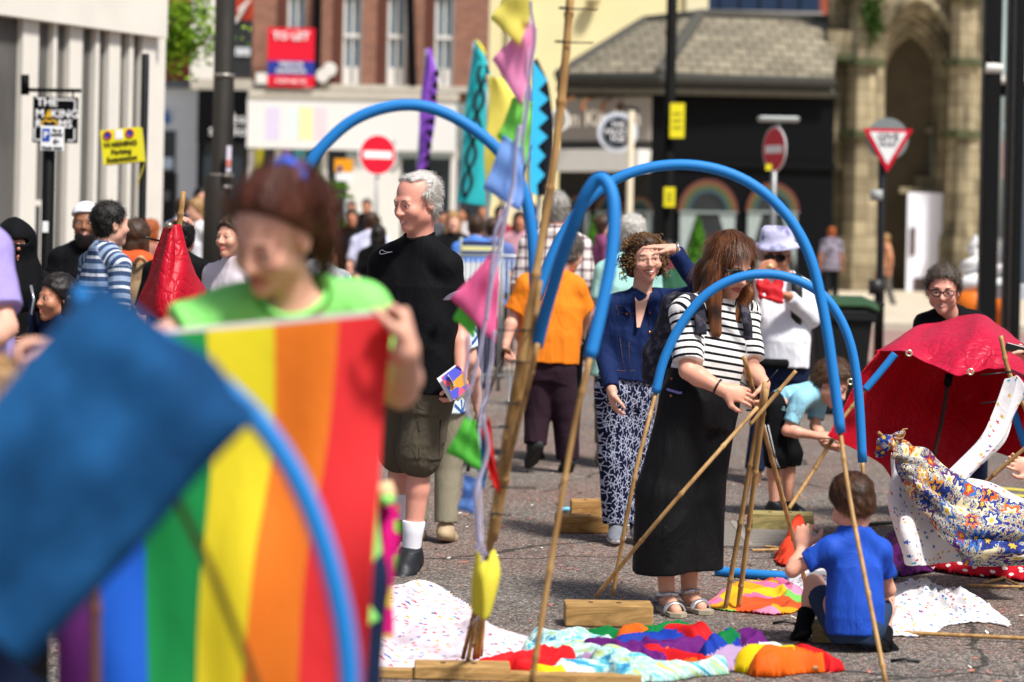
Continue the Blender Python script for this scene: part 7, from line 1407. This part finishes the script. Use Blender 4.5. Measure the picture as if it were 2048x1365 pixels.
mb = MB(); c = j['wrA'] + (j['elA'] - j['wrA']) * .16; d = nrm(j['elA'] - j['wrA']); a_ = nrm(np.cross(d, V(0, 0, 1))); b_ = np.cross(d, a_); mb.tube([c + (a_ * cos(q) + b_ * sin(q)) * .031 for q in np.linspace(0, 2 * pi, 17)], .0045, BLKP, 6, cap=False); mb.build("bracelet", f['body'], True)
cu = f['culottes']; hit = caster(cu)
for x, y in ((1343, 758), (1342, 792)):
    p = hit(x, y, .003)
    if p is not None: mb = MB(); mb.tube([p, p - V(0, .004, 0)], .006, BRZ, 12); mb.build("button", cu, True)
stroke(cu, hit, [(1335, 779), (1345, 782), (1358, 786), (1364, 786)], .009, M('#8d86d0', .5, name="lilac_plastic"), "lilac_clip", lift=.004)
SILV = M('#c4c4c8', .3, metal=.7, name="silver_leather")
for a in 'AB':
    an, to = j['an' + a], j['to' + a]; d = nrm((to - an) * V(1, 1, 0)); sd = V(-d[1], d[0], 0); b0 = V(an[0], an[1], 0)
    mb = MB(); mb.add([b0 + d * u + sd * v_ + V(0, 0, z_) for z_ in (.003, .02) for u, v_ in ((-.06, -.025), (-.06, .025), (.05, .04), (.13, .038), (.16, 0), (.13, -.036), (.05, -.035))], [[6, 5, 4, 3, 2, 1, 0], list(range(7, 14))] + [[i, (i + 1) % 7, 7 + (i + 1) % 7, 7 + i] for i in range(7)], M('#a59a86', .7)); sl = mb.build("sandal_sole", f['root'])
    mb = MB(); mb.tube([b0 + d * .09 + sd * .045 * cos(q) + V(0, 0, .015 + .04 * max(sin(q), 0)) for q in np.linspace(0, pi, 12)], .012, SILV, 6, sq=.4); mb.build("toe_strap", f['root'], True)
    mb = MB(); c = an + V(0, 0, .0); mb.tube([c + d * .042 * cos(q) + sd * .042 * sin(q) + V(0, 0, .012 * cos(q)) for q in np.linspace(0, 2 * pi, 17)], .008, SILV, 6, cap=False, sq=1.5); mb.build("ankle_strap", f['root'], True)
BPK = blotch('#2b2c36', '#4d4850', 30, "rucksack_print"); t = empty("rucksack", (P(1318, 700, 10.05)[0], 10.05, P(1318, 770, 10.05)[2]), "dark floral rucksack on the back of the woman in the striped top", "rucksack")
sdf("bag", [rc(P(1352, 618, 10.06), P(1332, 735, 10.1), .07, .085, k=.04), rc(P(1306, 700, 10.1), P(1308, 745, 10.1), .045, .05, k=.03)], .007, BPK, t, disp=lambda p: fold(p, .014, 9, 4, (1, 1, 1)))
mb = MB(); mb.tube(smooth_path([P(1352, 600, 9.98), P(1378, 590, 9.82), P(1398, 620, 9.72), P(1402, 670, 9.70)], 16), .026, BPK, 8, sq=.35); mb.build("strap", t, True)
mb = MB(); mb.tube(smooth_path([P(1455, 600, 10.0), P(1482, 600, 9.93), P(1494, 640, 9.86), P(1497, 690, 9.9)], 16), .022, BPK, 8, sq=.35); mb.build("strap", t, True)

# ---- man in bucket hat
j = J(15.0, head=(1553, 512, -.02), neck=(1568, 556, .02), shA=(1530, 585, .02), shB=(1606, 582, .03), elA=(1503, 628, -.10), wrA=(1518, 548, -.20), elB=(1624, 635, -.05), wrB=(1575, 592, -.24), hipA=(1540, 728, 0), hipB=(1588, 728, .02), knA=(1525, 838, 0), knB=(1575, 835, .05), anA=(1508, 945, -.05), anB=(1562, 935, .1), toA=(1500, 968, -.18), toB=(1566, 958, -.05), yaw=-12, pitch=6, hs=1.04)
f = person("man in a tie dye bucket hat and white long sleeved top eating", j, 'tan', h=.007, top=dict(mat=WHTT, sleeve=1.93, w=(.165, .17, .165, .14), d=(.13, .14, .12, .1), belly=.02, hem=-.02, arm_r=.064, cuff=.042), bottom=dict(mat=NAVY, length=1.95), shoes=dict(mat=M('#6d4a30', .7, name="brown_suede"), sole=M('#c4b8a4', .7), h=.007), hands=dict(A=dict(d=V(.6, -.2, .6), n=V(.6, .6, -.4), curl=.8, thumb=1), B=dict(d=V(-.9, -.2, .1), n=V(0, .2, 1), curl=.7, thumb=1)), brow='#3a2a20', eyes_on=False)
Hb = f['H']; glasses(Hb, f['body'], BLKP, LN, rx=.028, rz=.02, th=.004, name="sunglasses")
HATM = blotch('#b9b8d6', '#5d5c86', 9, "tie_dye_hat"); mb = MB(); prof = [(.138, .018), (.122, .04), (.102, .05), (.097, .09), (.088, .125), (.075, .138), (.0, .142)]; vs = []; fs = []; n = 28
for r, z in prof:
    for i in range(n): a = 2 * pi * i / n; vs.append(Hb(r * cos(a) * (1 + .03 * sin(3 * a)), -.012 + r * 1.12 * sin(a), .028 + z + .006 * sin(2 * a + 1)))
for q in range(len(prof) - 1):
    for i in range(n): jx = (i + 1) % n; fs.append([q * n + i, q * n + jx, (q + 1) * n + jx, (q + 1) * n + i])
ht = link_mesh("bucket_hat", vs, fs, HATM, None, f['body'], True); m_ = ht.modifiers.new("t", 'SOLIDIFY'); m_.thickness = .004
t = empty("red_napkin", P(1540, 590, 14.7), "crumpled red and white food wrapper held by the man in the bucket hat", "food wrapper"); sdf("paper", [rc(P(1527, 575, 14.68), P(1548, 598, 14.66), .05, .04, k=.01, e=V(0, 1, 0), es=.3), rc(P(1535, 590, 14.68), P(1562, 566, 14.7), .04, .035, k=.01, e=V(0, 1, 0), es=.3)], .007, fabric('#e03038', .4, .5, .35, name="red_paper"), t, disp=lambda p: fold(p, .02, 10, 3, (1, 1, 1)))
mb = MB(); mb.tube([P(1536, 536, 14.72), P(1543, 530, 14.7)], .012, M('#e6cf96', .7), 8); tag(mb.build("chip", smooth=True), "pale chip at the mouth of the man in the bucket hat", "food")
t = empty("shoulder_bag", P(1600, 640, 15.1), "black backpack with strap on the man in the bucket hat", "bag"); mb = MB(); mb.tube(smooth_path([P(1586, 556, 15.05), P(1592, 552, 14.92), P(1594, 590, 14.86), P(1592, 650, 14.9)], 16), .034, BLKP, 8, sq=.3); mb.build("strap", t, True); mb = MB(); mb.tube(smooth_path([P(1594, 640, 14.95), P(1596, 700, 15.0), P(1598, 745, 15.05), P(1612, 735, 15.0)], 16), .007, BLKP, 6); mb.build("loose_strap", t, True); sdf("bag", [rc(P(1585, 600, 15.28), P(1585, 680, 15.3), .13, .13, e=V(0, 1, 0), es=.5)], .012, BLKP, t)
mb = MB(); mb.box((-.10, -.04, -.025), (.10, .04, .03), BLKT, org=P(1545, 728, 14.86), bev=.015); tag(mb.build("bum_bag", smooth=True), "black waist pouch worn by the man in the bucket hat", "bag")

# ---- boy in pale blue bending over the block
j = J(13.3, head=(1664, 768, -.02), neck=(1634, 782, .0), shA=(1600, 802, -.13), shB=(1636, 805, .10), elA=(1574, 862, -.16), wrA=(1634, 872, -.20), elB=(1630, 852, .05), wrB=(1650, 888, -.10), hipA=(1552, 812, -.06), hipB=(1558, 812, .08), knA=(1553, 912, -.08), knB=(1580, 908, .08), anA=(1548, 1012, -.04), anB=(1578, 1012, .10), toA=(1575, 1020, -.10), toB=(1604, 1020, .04), yaw=60, pitch=32, roll=12, hs=.95)
LBLUE = fabric('#8fc6d8', .5, .85, .0, .05, name="pale_blue_cotton")
f = person("boy in a pale blue t-shirt and black striped shorts bending over a block", j, 'pale', h=.006, child=True, top=dict(mat=LBLUE, sleeve=.72, w=(.13, .128, .14, .12), d=(.10, .105, .11, .09), hem=-.03, arm_r=.058, amp=.007, ff=8), bottom=dict(mat=BLKT, length=1.22, r=(.10, .088, .082), waist=(.14, .11), name="shorts", amp=.007), hands=dict(A=dict(d=V(1, 0, .05), n=V(0, .3, -1), curl=.4, thumb=1), B=dict(d=V(.7, -.3, -.3), n=V(-.3, .3, .8), curl=1.0)), brow='#5a4030', sz=.78, shoes=dict(mat=BLKP, h=.008))
hb = f['H']; o = hair_cap(hb, f['body'], hair_mat('#6e4c30', '#3a2818'), 'short', h=.006, n=3200, thick=.018, front=.02, length=.045)
hit = caster(f['shorts'])
for dx in (0, 6, 12): stroke(f['shorts'], hit, [(1524 + dx, 850), (1532 + dx, 885), (1544 + dx * .8, 925), (1550 + dx * .8, 936)], .0035, WT, "side_stripe", lift=.003)
hit = caster(f['shirt']); p = hit(1586, 822, .004)
if p is not None: text("adidas", .05, M('#b5dde6', .7, .02, bump=0, name="pale_print"), f['shirt'], p, ax=(.9, -.15, -.25), up=(.2, -.3, .9), bold=.001, ext=.0006)
mb = MB()
# ---- squatting boy in blue
j = J(9.1, head=(1704, 1010, .02), neck=(1710, 1060, .0), shA=(1757, 1102, .03), shB=(1660, 1100, -.03), elA=(1778, 1180, .12), wrA=(1740, 1165, .30), elB=(1584, 1142, .0), wrB=(1604, 1098, .10), hipA=(1738, 1250, -.02), hipB=(1680, 1244, -.02), knA=(1768, 1195, .28), knB=(1628, 1170, .26), anA=(1768, 1284, -.02), anB=(1606, 1256, .14), toA=(1792, 1300, .06), toB=(1592, 1274, .22), yaw=-160, pitch=28, hs=.90)
RBL = fabric('#174ab4', .6, .7, 0, .06, spec=.3, name="blue_jersey")
f = person("small boy in a royal blue t-shirt squatting with his back to the camera", j, 'pale', h=.005, child=True, top=dict(mat=RBL, sleeve=.62, w=(.165, .17, .15, .115), d=(.125, .13, .115, .09), hem=-.06, arm_r=.066, amp=.012, ff=8), bottom=dict(mat=fabric('#2a3a52', .5, .85, name="grey_shorts"), length=.74, r=(.088, .078, .07), waist=(.125, .105), name="shorts"), hands=dict(A=dict(d=V(-.5, .5, 0), n=V(0, 0, -1), curl=.6), B=dict(d=V(.1, .3, 1), n=V(.4, .9, 0), curl=.8)), sz=.68, brow=None, eyes_on=True)
hb = f['H']; HBR = hair_mat('#5d3a22', '#2e1c10'); o = hair_cap(hb, f['body'], HBR, 'short', h=.005, n=100, thick=.014, strand=False, front=.015, cutback=-.075); strands(o, o, HBR, 4200, .03, lambda p, n: (-hb.u * 1.0 + hb.s * .25)[None] * np.ones((len(p), 1)), .002, .003, 3, 6, jit=.25)
for a in 'AB':
    an, kn = j['an' + a], j['kn' + a]; u = nrm(kn - an); mb = MB(); mb.tube([an - u * .03, an + u * .02, an + u * .07, an + u * .075], [.032, .032, .036, .034], BLKT, 16); mb.build("sock", f['root'], True)
    shoe(f, a, BLKT, M('#121214', .6), h=.006, r=.04)

# ---- kneeling man in glasses behind the tarpaulin
j = J(13.0, head=(1886, 580, -.08), neck=(1897, 628, .02), shA=(1850, 650, .0), shB=(1950, 646, .04), elA=(1830, 740, -.1), wrA=(1850, 760, -.3), elB=(1985, 735, -.1), wrB=(1965, 750, -.3), hipA=(1890, 815, .45), hipB=(1945, 815, .45), knA=(1885, 900, .25), knB=(1950, 900, .25), anA=(1890, 1000, .5), anB=(1950, 985, .5), toA=(1888, 1020, .38), toB=(1948, 1008, .38), yaw=-12, pitch=8, roll=2, hs=1.02)
for a in 'AB': j['an' + a][2] = .06; j['to' + a][2] = .03
f = person("man in black t-shirt and dark framed glasses leaning over the red tarpaulin", j, 'ruddy', h=.006, top=dict(mat=BLKT, sleeve=.8, w=(.19, .19, .19, .155)), bottom=dict(mat=NAVY), brow='#4a3a2e', shoes=dict(mat=BLKP, h=.01))
hk = f['H']; glasses(hk, f['body'], BLKP, M('#c49a9a', .1, 0, bump=0, spec=.6, name="tinted_lens") if False else None, rx=.027, rz=.017, th=.0032); o = hair_cap(hk, f['body'], hair_mat('#75675a', '#3c342c'), 'short', h=.006, n=2600, thick=.011, front=.018, length=.03)
# person at the right edge, mostly outside the picture
j = J(11.6, head=(2150, 600), neck=(2155, 660), shA=(2110, 690), shB=(2200, 690), elA=(2085, 760, -.1), wrA=(2056, 712, -.2), elB=(2130, 880, -.2), wrB=(2066, 938, -.4), hipA=(2130, 850, .1), hipB=(2180, 850, .1), knA=(2120, 950), knB=(2190, 950), anA=(2130, 1060), anB=(2190, 1060), toA=(2120, 1090, -.1), toB=(2180, 1090, -.1), yaw=-40)
f = person("hands of a person reaching in from the right edge, one holding a phone", j, 'fair', h=.007, top=dict(mat=BLKT2), bottom=dict(mat=NAVY, h=.012), hands=dict(A=dict(d=V(-.9, -.1, .4), n=V(-.2, -.3, -.9), curl=.6), B=dict(d=V(-1, -.1, .3), n=V(0, -.8, .2), curl=.3)), brow=None); hair_cap(f['H'], f['body'], HB, h=.01, n=300)
mb = MB(); mb.box((-.07, -.005, -.018), (.07, .005, .018), BLKP, ax=(nrm(V(1, 0, -.25)), V(0, 1, 0), nrm(V(.25, 0, 1))), org=P(2040, 700, 11.33), bev=.003); tag(mb.build("mobile_phone"), "black mobile phone held sideways at the right edge", "phone")

# ---- man in orange with a stick, and the two men beside him
j = J(15.3, head=(1138, 506, .06), neck=(1112, 548, .0), shA=(1150, 578, .02), shB=(1054, 574, -.02), elA=(1172, 628, .08), wrA=(1166, 655, .22), elB=(1026, 632, -.03), wrB=(1012, 690, -.10), hipA=(1118, 730, 0), hipB=(1072, 730, 0), knA=(1130, 825, .03), knB=(1076, 820, .02), anA=(1136, 920, .05), anB=(1070, 892, -.04), toA=(1128, 942, .18), toB=(1056, 930, .03), yaw=150, pitch=12, hs=1.0)
f = person("man in a bright orange t-shirt walking away with a walking stick", j, 'fair', h=.007, top=dict(mat=fabric('#e8801e', .6, .8, 0, .06, name="orange_cotton"), sleeve=.86, w=(.195, .195, .19, .16), d=(.15, .15, .13, .1), hem=.02, arm_r=.07, amp=.010, ff=6), bottom=dict(mat=fabric('#2d1c26', .55, .85, 0, .1, name="maroon_trousers"), length=1.96, r=(.115, .09, .072), amp=.010, waist=(.175, .13)), shoes=dict(mat=M('#18181a', .6), sole=M('#2b2b2b', .7), h=.007), hands=dict(B=dict(d=V(-.1, -.1, -1), n=V(.8, -.3, 0), curl=1.0)), brow='#4a4038')
hair_cap(f['H'], f['body'], hair_mat('#7a6f66', '#3a332e'), 'short', h=.007, n=1500, thick=.012, front=.0)
t = empty("walking_stick", P(955, 845, 15.2), "thin dark walking stick in the left hand of the man in orange", "walking stick"); t.location = (P(955, 845, 15.2)[0], 15.2, 0); mb = MB(); e = P(955, 845, 15.2); e2 = G(938, 930); mb.tube([P(1008, 706, 15.15), e, V(e2[0], 15.2, .01)], .011, M('#33221a', .4, spec=.5), 8); mb.build("shaft", t, True); mb = MB(); mb.tube([P(1018, 704, 15.1), P(1008, 700, 15.15), P(1004, 712, 15.15)], .015, M('#5a3a22', .4), 8); mb.build("handle", t, True)
f = bg("tall grey haired man in a checked shirt in front of the flags", 1112, 385, 16.2, 168, 'ruddy', shirt_=plaid(), legs=fabric('#20222a', .5), hair=HG, h=.008, step=.05, sleeve=.92, sz=1.1, arm=.02)
j = J(15.8, head=(1264, 470, .03), neck=(1258, 515, 0), shA=(1300, 550, .05), shB=(1212, 545, -.05), elA=(1315, 640, .05), wrA=(1300, 720, 0), elB=(1196, 620, -.08), wrB=(1172, 650, -.05), hipA=(1258, 720, 0), hipB=(1218, 718, 0), knA=(1255, 815, .02), knB=(1212, 812, 0), anA=(1255, 915, .1), anB=(1208, 890, -.06), toA=(1252, 930, .2), toB=(1200, 925, .02), yaw=172, hs=1.02)
f = person("white haired man in a pale teal t-shirt arm in arm with the man in orange", j, 'fair', h=.008, top=dict(mat=fabric('#9fd0c6', .45, .8, name="teal_cotton"), sleeve=.75, w=(.19, .19, .185, .16), arm_r=.07), bottom=dict(mat=fabric('#575443', .5, .85, name="olive_cotton"), length=1.95), shoes=dict(mat=M('#7d6a52', .7), sole=M('#8d7a5e', .7), h=.008), brow=None, eyes_on=False)
hair_cap(f['H'], f['body'], HW, 'short', h=.008, n=1500, thick=.010, front=-.03)

# ---- group at the left
f = bg("dark haired man in a navy and white striped t-shirt turned towards the street", 214, 404, 12.6, 128, 'fair', shirt_=stripes('#3a4d6e', '#c9ced6', 22, .36, c3='#8fa0b8'), legs=NAVY, hair=HD, h=.007, arm=.0, sleeve=.78, face=True, sz=1.02)
f = bg("bearded man in black robe with a white cap against the ribbed building", 172, 408, 14.6, 4, 'brown', shirt_=BLKT, hair=None, h=.008, sleeve=1.9, bot=dict(mat=BLKT, kind='skirt', secs=[(0, .24, .18), (.6, .2, .16), (1, .18, .13)], h=.012), face=True)
Hq = f['H']; sdf("kufi_cap", [ell(Hq(0, -.016, .045), (.088, .104, .09), Hq.R)], .006, WHTT, f['body'], cuts=[(Hq(0, 0, .05), nrm(Hq.f * .25 - Hq.u))]); sdf("beard", [ell(Hq(0, .035, -.085), (.062, .055, .055), Hq.R), ell(Hq(0, .05, -.125), (.045, .04, .045), Hq.R)], .006, HD, f['body'], disp=lambda p: fold(p, .006, 16, 2, (1, 1, 1)), cuts=[(Hq(0, 0, -.068), Hq.u)])
f = bg("woman in a black full length veil standing at far left by the post", 30, 446, 12.6, 22, 'tan', shirt_=BLKT, hair=None, h=.009, sleeve=1.9, female=True, bot=dict(mat=BLKT, kind='skirt', secs=[(0, .30, .22), (.6, .25, .2), (1, .2, .15)], h=.012), fold_arm=1, face=True)
Hq = f['H']; sdf("veil", [ell(Hq(0, -.015, .03), (.10, .115, .108), Hq.R), rc(Hq(0, -.02, -.03), f['nk'] + V(0, 0, -.12), .105, .19, k=.05, e=f['fw'], es=.75), ell(Hq(0, .105, .012), (.055, .05, .013), Hq.R, sub=True, k=.004)], .008, BLKT, f['body'], disp=lambda p: fold(p, .01, 6, 3, (1, 1, .5)))
mb = MB(); mb.tube([P(62, 572, 12.3), P(68, 600, 12.25), P(52, 700, 12.3)], .008, M('#c4c4c8', .3, metal=.8), 6); mb.tube([P(62, 600, 12.3), P(66, 660, 12.28), P(58, 680, 12.3)], [.02, .05, .03], NAVY, 8, sq=.5); tag(mb.build("pushchair", smooth=True), "folded pushchair frame in front of the veiled woman", "pushchair")
f = bg("small dark haired girl in a navy coat behind the parking post", 122, 562, 12.2, -50, 'tan', shirt_=NAVY, hair=HD, hairkind='long', h=.007, female=True, sleeve=1.9, face=True, child=True, hs=1.35, sz=1.15)
f = bg("long haired person in an orange hooded jacket with a tan backpack", 272, 440, 14.2, 160, 'fair', shirt_=fabric('#e0562a', .6, .7, name="orange_nylon"), hair=HB, hairkind='long', h=.009, sleeve=1.9, female=True, sz=1.12)
Ho = f['H']; sdf('hood', [ell(Ho(0, -.06, -.15), (.15, .10, .07), Ho.R)], .01, fabric('#e0562a', .6, .7, name='orange_nylon'), f['body'], disp=lambda p: fold(p, .015, 7, 3))
t = empty("backpack", P(272, 600, 14.0), "tan canvas backpack worn over the orange hooded jacket", "backpack"); sdf("bag", [rc(P(282, 560, 14.0), P(280, 605, 14.0), .105, .12, e=V(0, 1, 0), es=.6, k=.03), rc(P(282, 590, 13.92), P(280, 605, 13.92), .08, .08, e=V(0, 1, 0), es=.5, k=.01)], .009, fabric('#8d7558', .5, .85, name="tan_canvas"), t, disp=lambda p: fold(p, .01, 6, 3)); mb = MB(); mb.tube(smooth_path([P(268, 528, 13.98), P(281, 515, 13.9), P(294, 528, 13.98)], 10), .012, M('#b89a70', .6), 8); mb.build("handle", t, True)
f = bg("balding man in a black t-shirt behind the small red tarpaulin", 364, 432, 13.4, 170, 'ruddy', shirt_=BLKT, hair=HD, hairkind='bald', h=.009, sz=1.05)
f = bg("long haired girl in a pale pink top gesturing beside the woman in green", 470, 432, 12.8, -35, 'pale', shirt_=fabric('#d9cdd2', .4, name="pale_pink_cotton"), hair=HB, hairkind='long', h=.006, female=True, face=True, sz=.95)
b_ = P(436, 565, 12.4); mb = MB()
f2 = f; w0 = P(452, 590, 12.5)
f = bg("person in a grey tie dye top behind the woman in green's ponytail", 640, 452, 13.5, 150, shirt_=blotch('#b9bcc0', '#6f7a88', 8), hair=HB, h=.009, sz=1.1)
# lilac shirted man and fair haired child at the left edge
j = stand(P(-88, 446, 7.2)[0], 7.2, 1.80, 25); k7 = dict(elA=(-130, 650, 0), elB=(10, 655, -.1), wrB=(-60, 700, -.25), shB=(-24, 505, 0))
for a, v in k7.items(): j[a] = P(v[0], v[1], 7.2 + v[2])
f = person("man in a lilac t-shirt cut off by the left edge of the frame", j, 'fair', h=.007, top=dict(mat=fabric('#9a8cc8', .5, name="lilac_cotton"), sleeve=.78, arm_r=.068, w=(.19, .18, .18, .15)), bottom=dict(mat=NAVY, h=.012), brow=None, shoes=dict(mat=BLKP, h=.012)); hair_cap(f['H'], f['body'], HB, h=.01, n=300)
f = bg("fair haired child blurred at the left edge beside the blue sheet", -8, 722, 5.2, 150, 'fair', shirt_=NAVY, hair=HL, h=.008, child=True, sz=1.1, hs=1.1)

# ---- crowd farther back
GP = "people in the crowd behind"
TAB = [("woman in a purple print top with hair in a bun near the green shrub", 1207, 432, 27, 100, fabric('#7a3f62', .4), BLKT2, HB, 'bun', .10), ("person with grey hat behind the man in the bucket hat", 1490, 476, 24, 10, fabric('#7a7d78', .4), NAVY, HG, 'short', 0),
       ("man in a blue t-shirt seen from behind near the barrier", 952, 430, 23, 175, fabric('#4f7fd0', .4, name="blue_cotton"), NAVY, HB, 'short', 0), ("brown haired man in a blue top beside the man in blue", 986, 436, 24.5, 170, fabric('#5a6fa8', .4), BLKT2, HB, 'short', 0),
       ("woman in black with fair hair facing the camera beyond the man in black's shoulder", 906, 424, 27, 10, BLKT, BLKT2, HL, 'long', .05), ("man in a white shirt seen from behind left of the man in black", 742, 424, 27, 172, fabric('#c9cce6', .4, name="white_shirt"), BLKT2, HB, 'short', .05), ("woman with long black hair beside the man in the white shirt", 757, 452, 25, 165, BLKT, BLKT2, HD, 'long', 0), ("man in dark clothes standing behind the planter", 703, 418, 31, 5, BLKT, BLKT2, HB, 'short', 0),
       ("man in a black jacket standing far off under the no entry sign", 733, 398, 46, 0, BLKT, BLKT2, HD, 'short', 0), ("dark suited figure far off left of the no entry sign post", 702, 402, 48, 0, BLKT, BLKT2, HD, 'short', 0), ("fair haired woman in a white top beside the big lamp post", 397, 398, 25, -60, WHTT, NAVY, HL, 'bun', .05), ("dark haired man in a navy top behind the fair haired woman at left", 402, 374, 28, 20, NAVY, BLKT2, HD, 'short', 0), ("man in a pale blue shirt right of the black kiosk", 366, 396, 29, 150, fabric('#a9b6d6', .4), NAVY, HB, 'short', 0),
       ("reddish haired woman in a brown top beyond the orange jacket", 300, 440, 21, 150, fabric('#9a6a5a', .4), BLKT2, HR, 'long', 0), ("ginger haired woman in a patterned top walking far off by the stone porch", 1664, 455, 50, 172, blotch('#8d8593', '#3a3644', 9), BLKT2, HR, 'bun', .12), ("person in pale clothing half hidden by the give way post", 1773, 468, 49, -80, fabric('#c98f6a', .4), fabric('#5d5a55', .4), HL, 'short', .1),
       ("dark haired person in grey left of the turquoise flag", 868, 410, 33, 160, fabric('#4a4c52', .4), BLKT2, HD, 'short', 0), ("man in a black cap and jacket below the turquoise flag", 885, 420, 36, 10, BLKT, BLKT2, HD, 'short', 0), ("person in a pink top seen between the ribbons", 1040, 424, 30, 0, fabric('#b98a96', .4), BLKT2, HB, 'long', 0), ("person in a red top far off right of the man in black", 1000, 412, 36, 30, fabric('#8a3038', .4), BLKT2, HD, 'short', 0), ("white topped woman in the far crowd under the turquoise flag", 925, 412, 38, -20, fabric('#bdb8b8', .4), BLKT2, HD, 'long', 0),
       ("dark clothed man in the crowd between the flags and the checked shirt", 1062, 408, 39, 170, BLKT2, BLKT2, HD, 'short', 0), ("woman in a maroon dress behind the curly haired woman's shoulder", 1336, 480, 26, 20, fabric('#6a2a38', .4), BLKT2, HD, 'long', 0), ("person in a green top behind the striped top woman", 1362, 500, 24, 10, fabric('#2f5a44', .4), BLKT2, HL, 'short', 0), ("woman in a black coat behind the big lamp post's right side", 492, 420, 34, 30, BLKT, BLKT2, HD, 'long', 0), ("man in blue in the distance left of the ponytail", 530, 408, 40, 0, fabric('#4a5a8a', .4), BLKT2, HB, 'short', 0),
       ("grey haired person in a cream jacket beyond the purple flag", 835, 418, 40, 0, fabric('#b5aa96', .4), BLKT2, HG, 'short', 0), ("person in dark green below the yellow flag", 965, 408, 42, 0, fabric('#2a3f34', .4), BLKT2, HB, 'short', 0)]
for lab, px, top, Y, yaw, tm, lm, hm, hk_, st in TAB:
    bg(lab, px, top, Y, yaw, 'fair' if Y < 30 else 'tan', shirt_=tm, legs=lm, hair=hm, hairkind=hk_, step=st, h=.013 if Y < 30 else .018, group=None, sz=1.1)
# seat back and crowd barrier
t = empty("folding_chair", (P(958, 560, 22.5)[0], 22.5, 0), "folding chair with yellow and grey striped back behind the man in blue", "chair"); k = 22.5 / F; c = P(962, 500, 22.5)
for i, cc in enumerate(('#2c3350', '#d8d28a', '#2c3350')): mb = MB(); mb.box((-38 * k, -.01, (8 - i * 10) * k), (38 * k, .01, (17 - i * 10) * k), M(cc, .8), org=c); mb.build("backrest", t)
for sx in (-1, 1): mb = MB(); mb.tube([c + V(sx * 40 * k, 0, 24 * k), V(c[0] + sx * 40 * k, 22.7, 0)], .018, SIGNG, 8); mb.build("leg", t, True)
mb = MB(); mb.box((-38 * k, -.02, -60 * k), (38 * k, -.45, -56 * k), M('#9a9ca0', .8), org=c); mb.build("seat", t); mb = MB(); mb.box((-36 * k, .0, -.62), (36 * k, .02, -.12), M('#b9bcc0', .7), org=c); mb.build("rear_panel", t)
for (xa, xb, yy, Y, lab) in ((895, 1060, 510, 21.0, "galvanised crowd barrier behind the pink pennant"),):
    t = empty("crowd_barrier", (P(975, 560, Y)[0], Y, 0), lab, "barrier"); a, b_ = P(xa, yy, Y), P(xb, yy, Y); mb = MB(); z1 = a[2]; GA = M('#a4a8a8', .4, .1, metal=.6, name="galvanised_steel"); mb.tube([(a[0], Y, .25), (a[0], Y, z1), (b_[0], Y, z1), (b_[0], Y, .25), (a[0], Y, .25)], .019, GA, 8); mb.build("frame", t, True)
    n = 16
    for i in range(1, n): x = a[0] + (b_[0] - a[0]) * i / n; mb = MB(); mb.tube([(x, Y, .25), (x, Y, z1)], .007, GA, 6); mb.build("bar", t, True)
    for x in (a[0] + .15, b_[0] - .15): mb = MB(); mb.tube([(x, Y - .25, .01), (x, Y - .2, .06), (x, Y, .25), (x, Y + .2, .06), (x, Y + .25, .01)], .015, GA, 6); mb.build("foot", t, True)
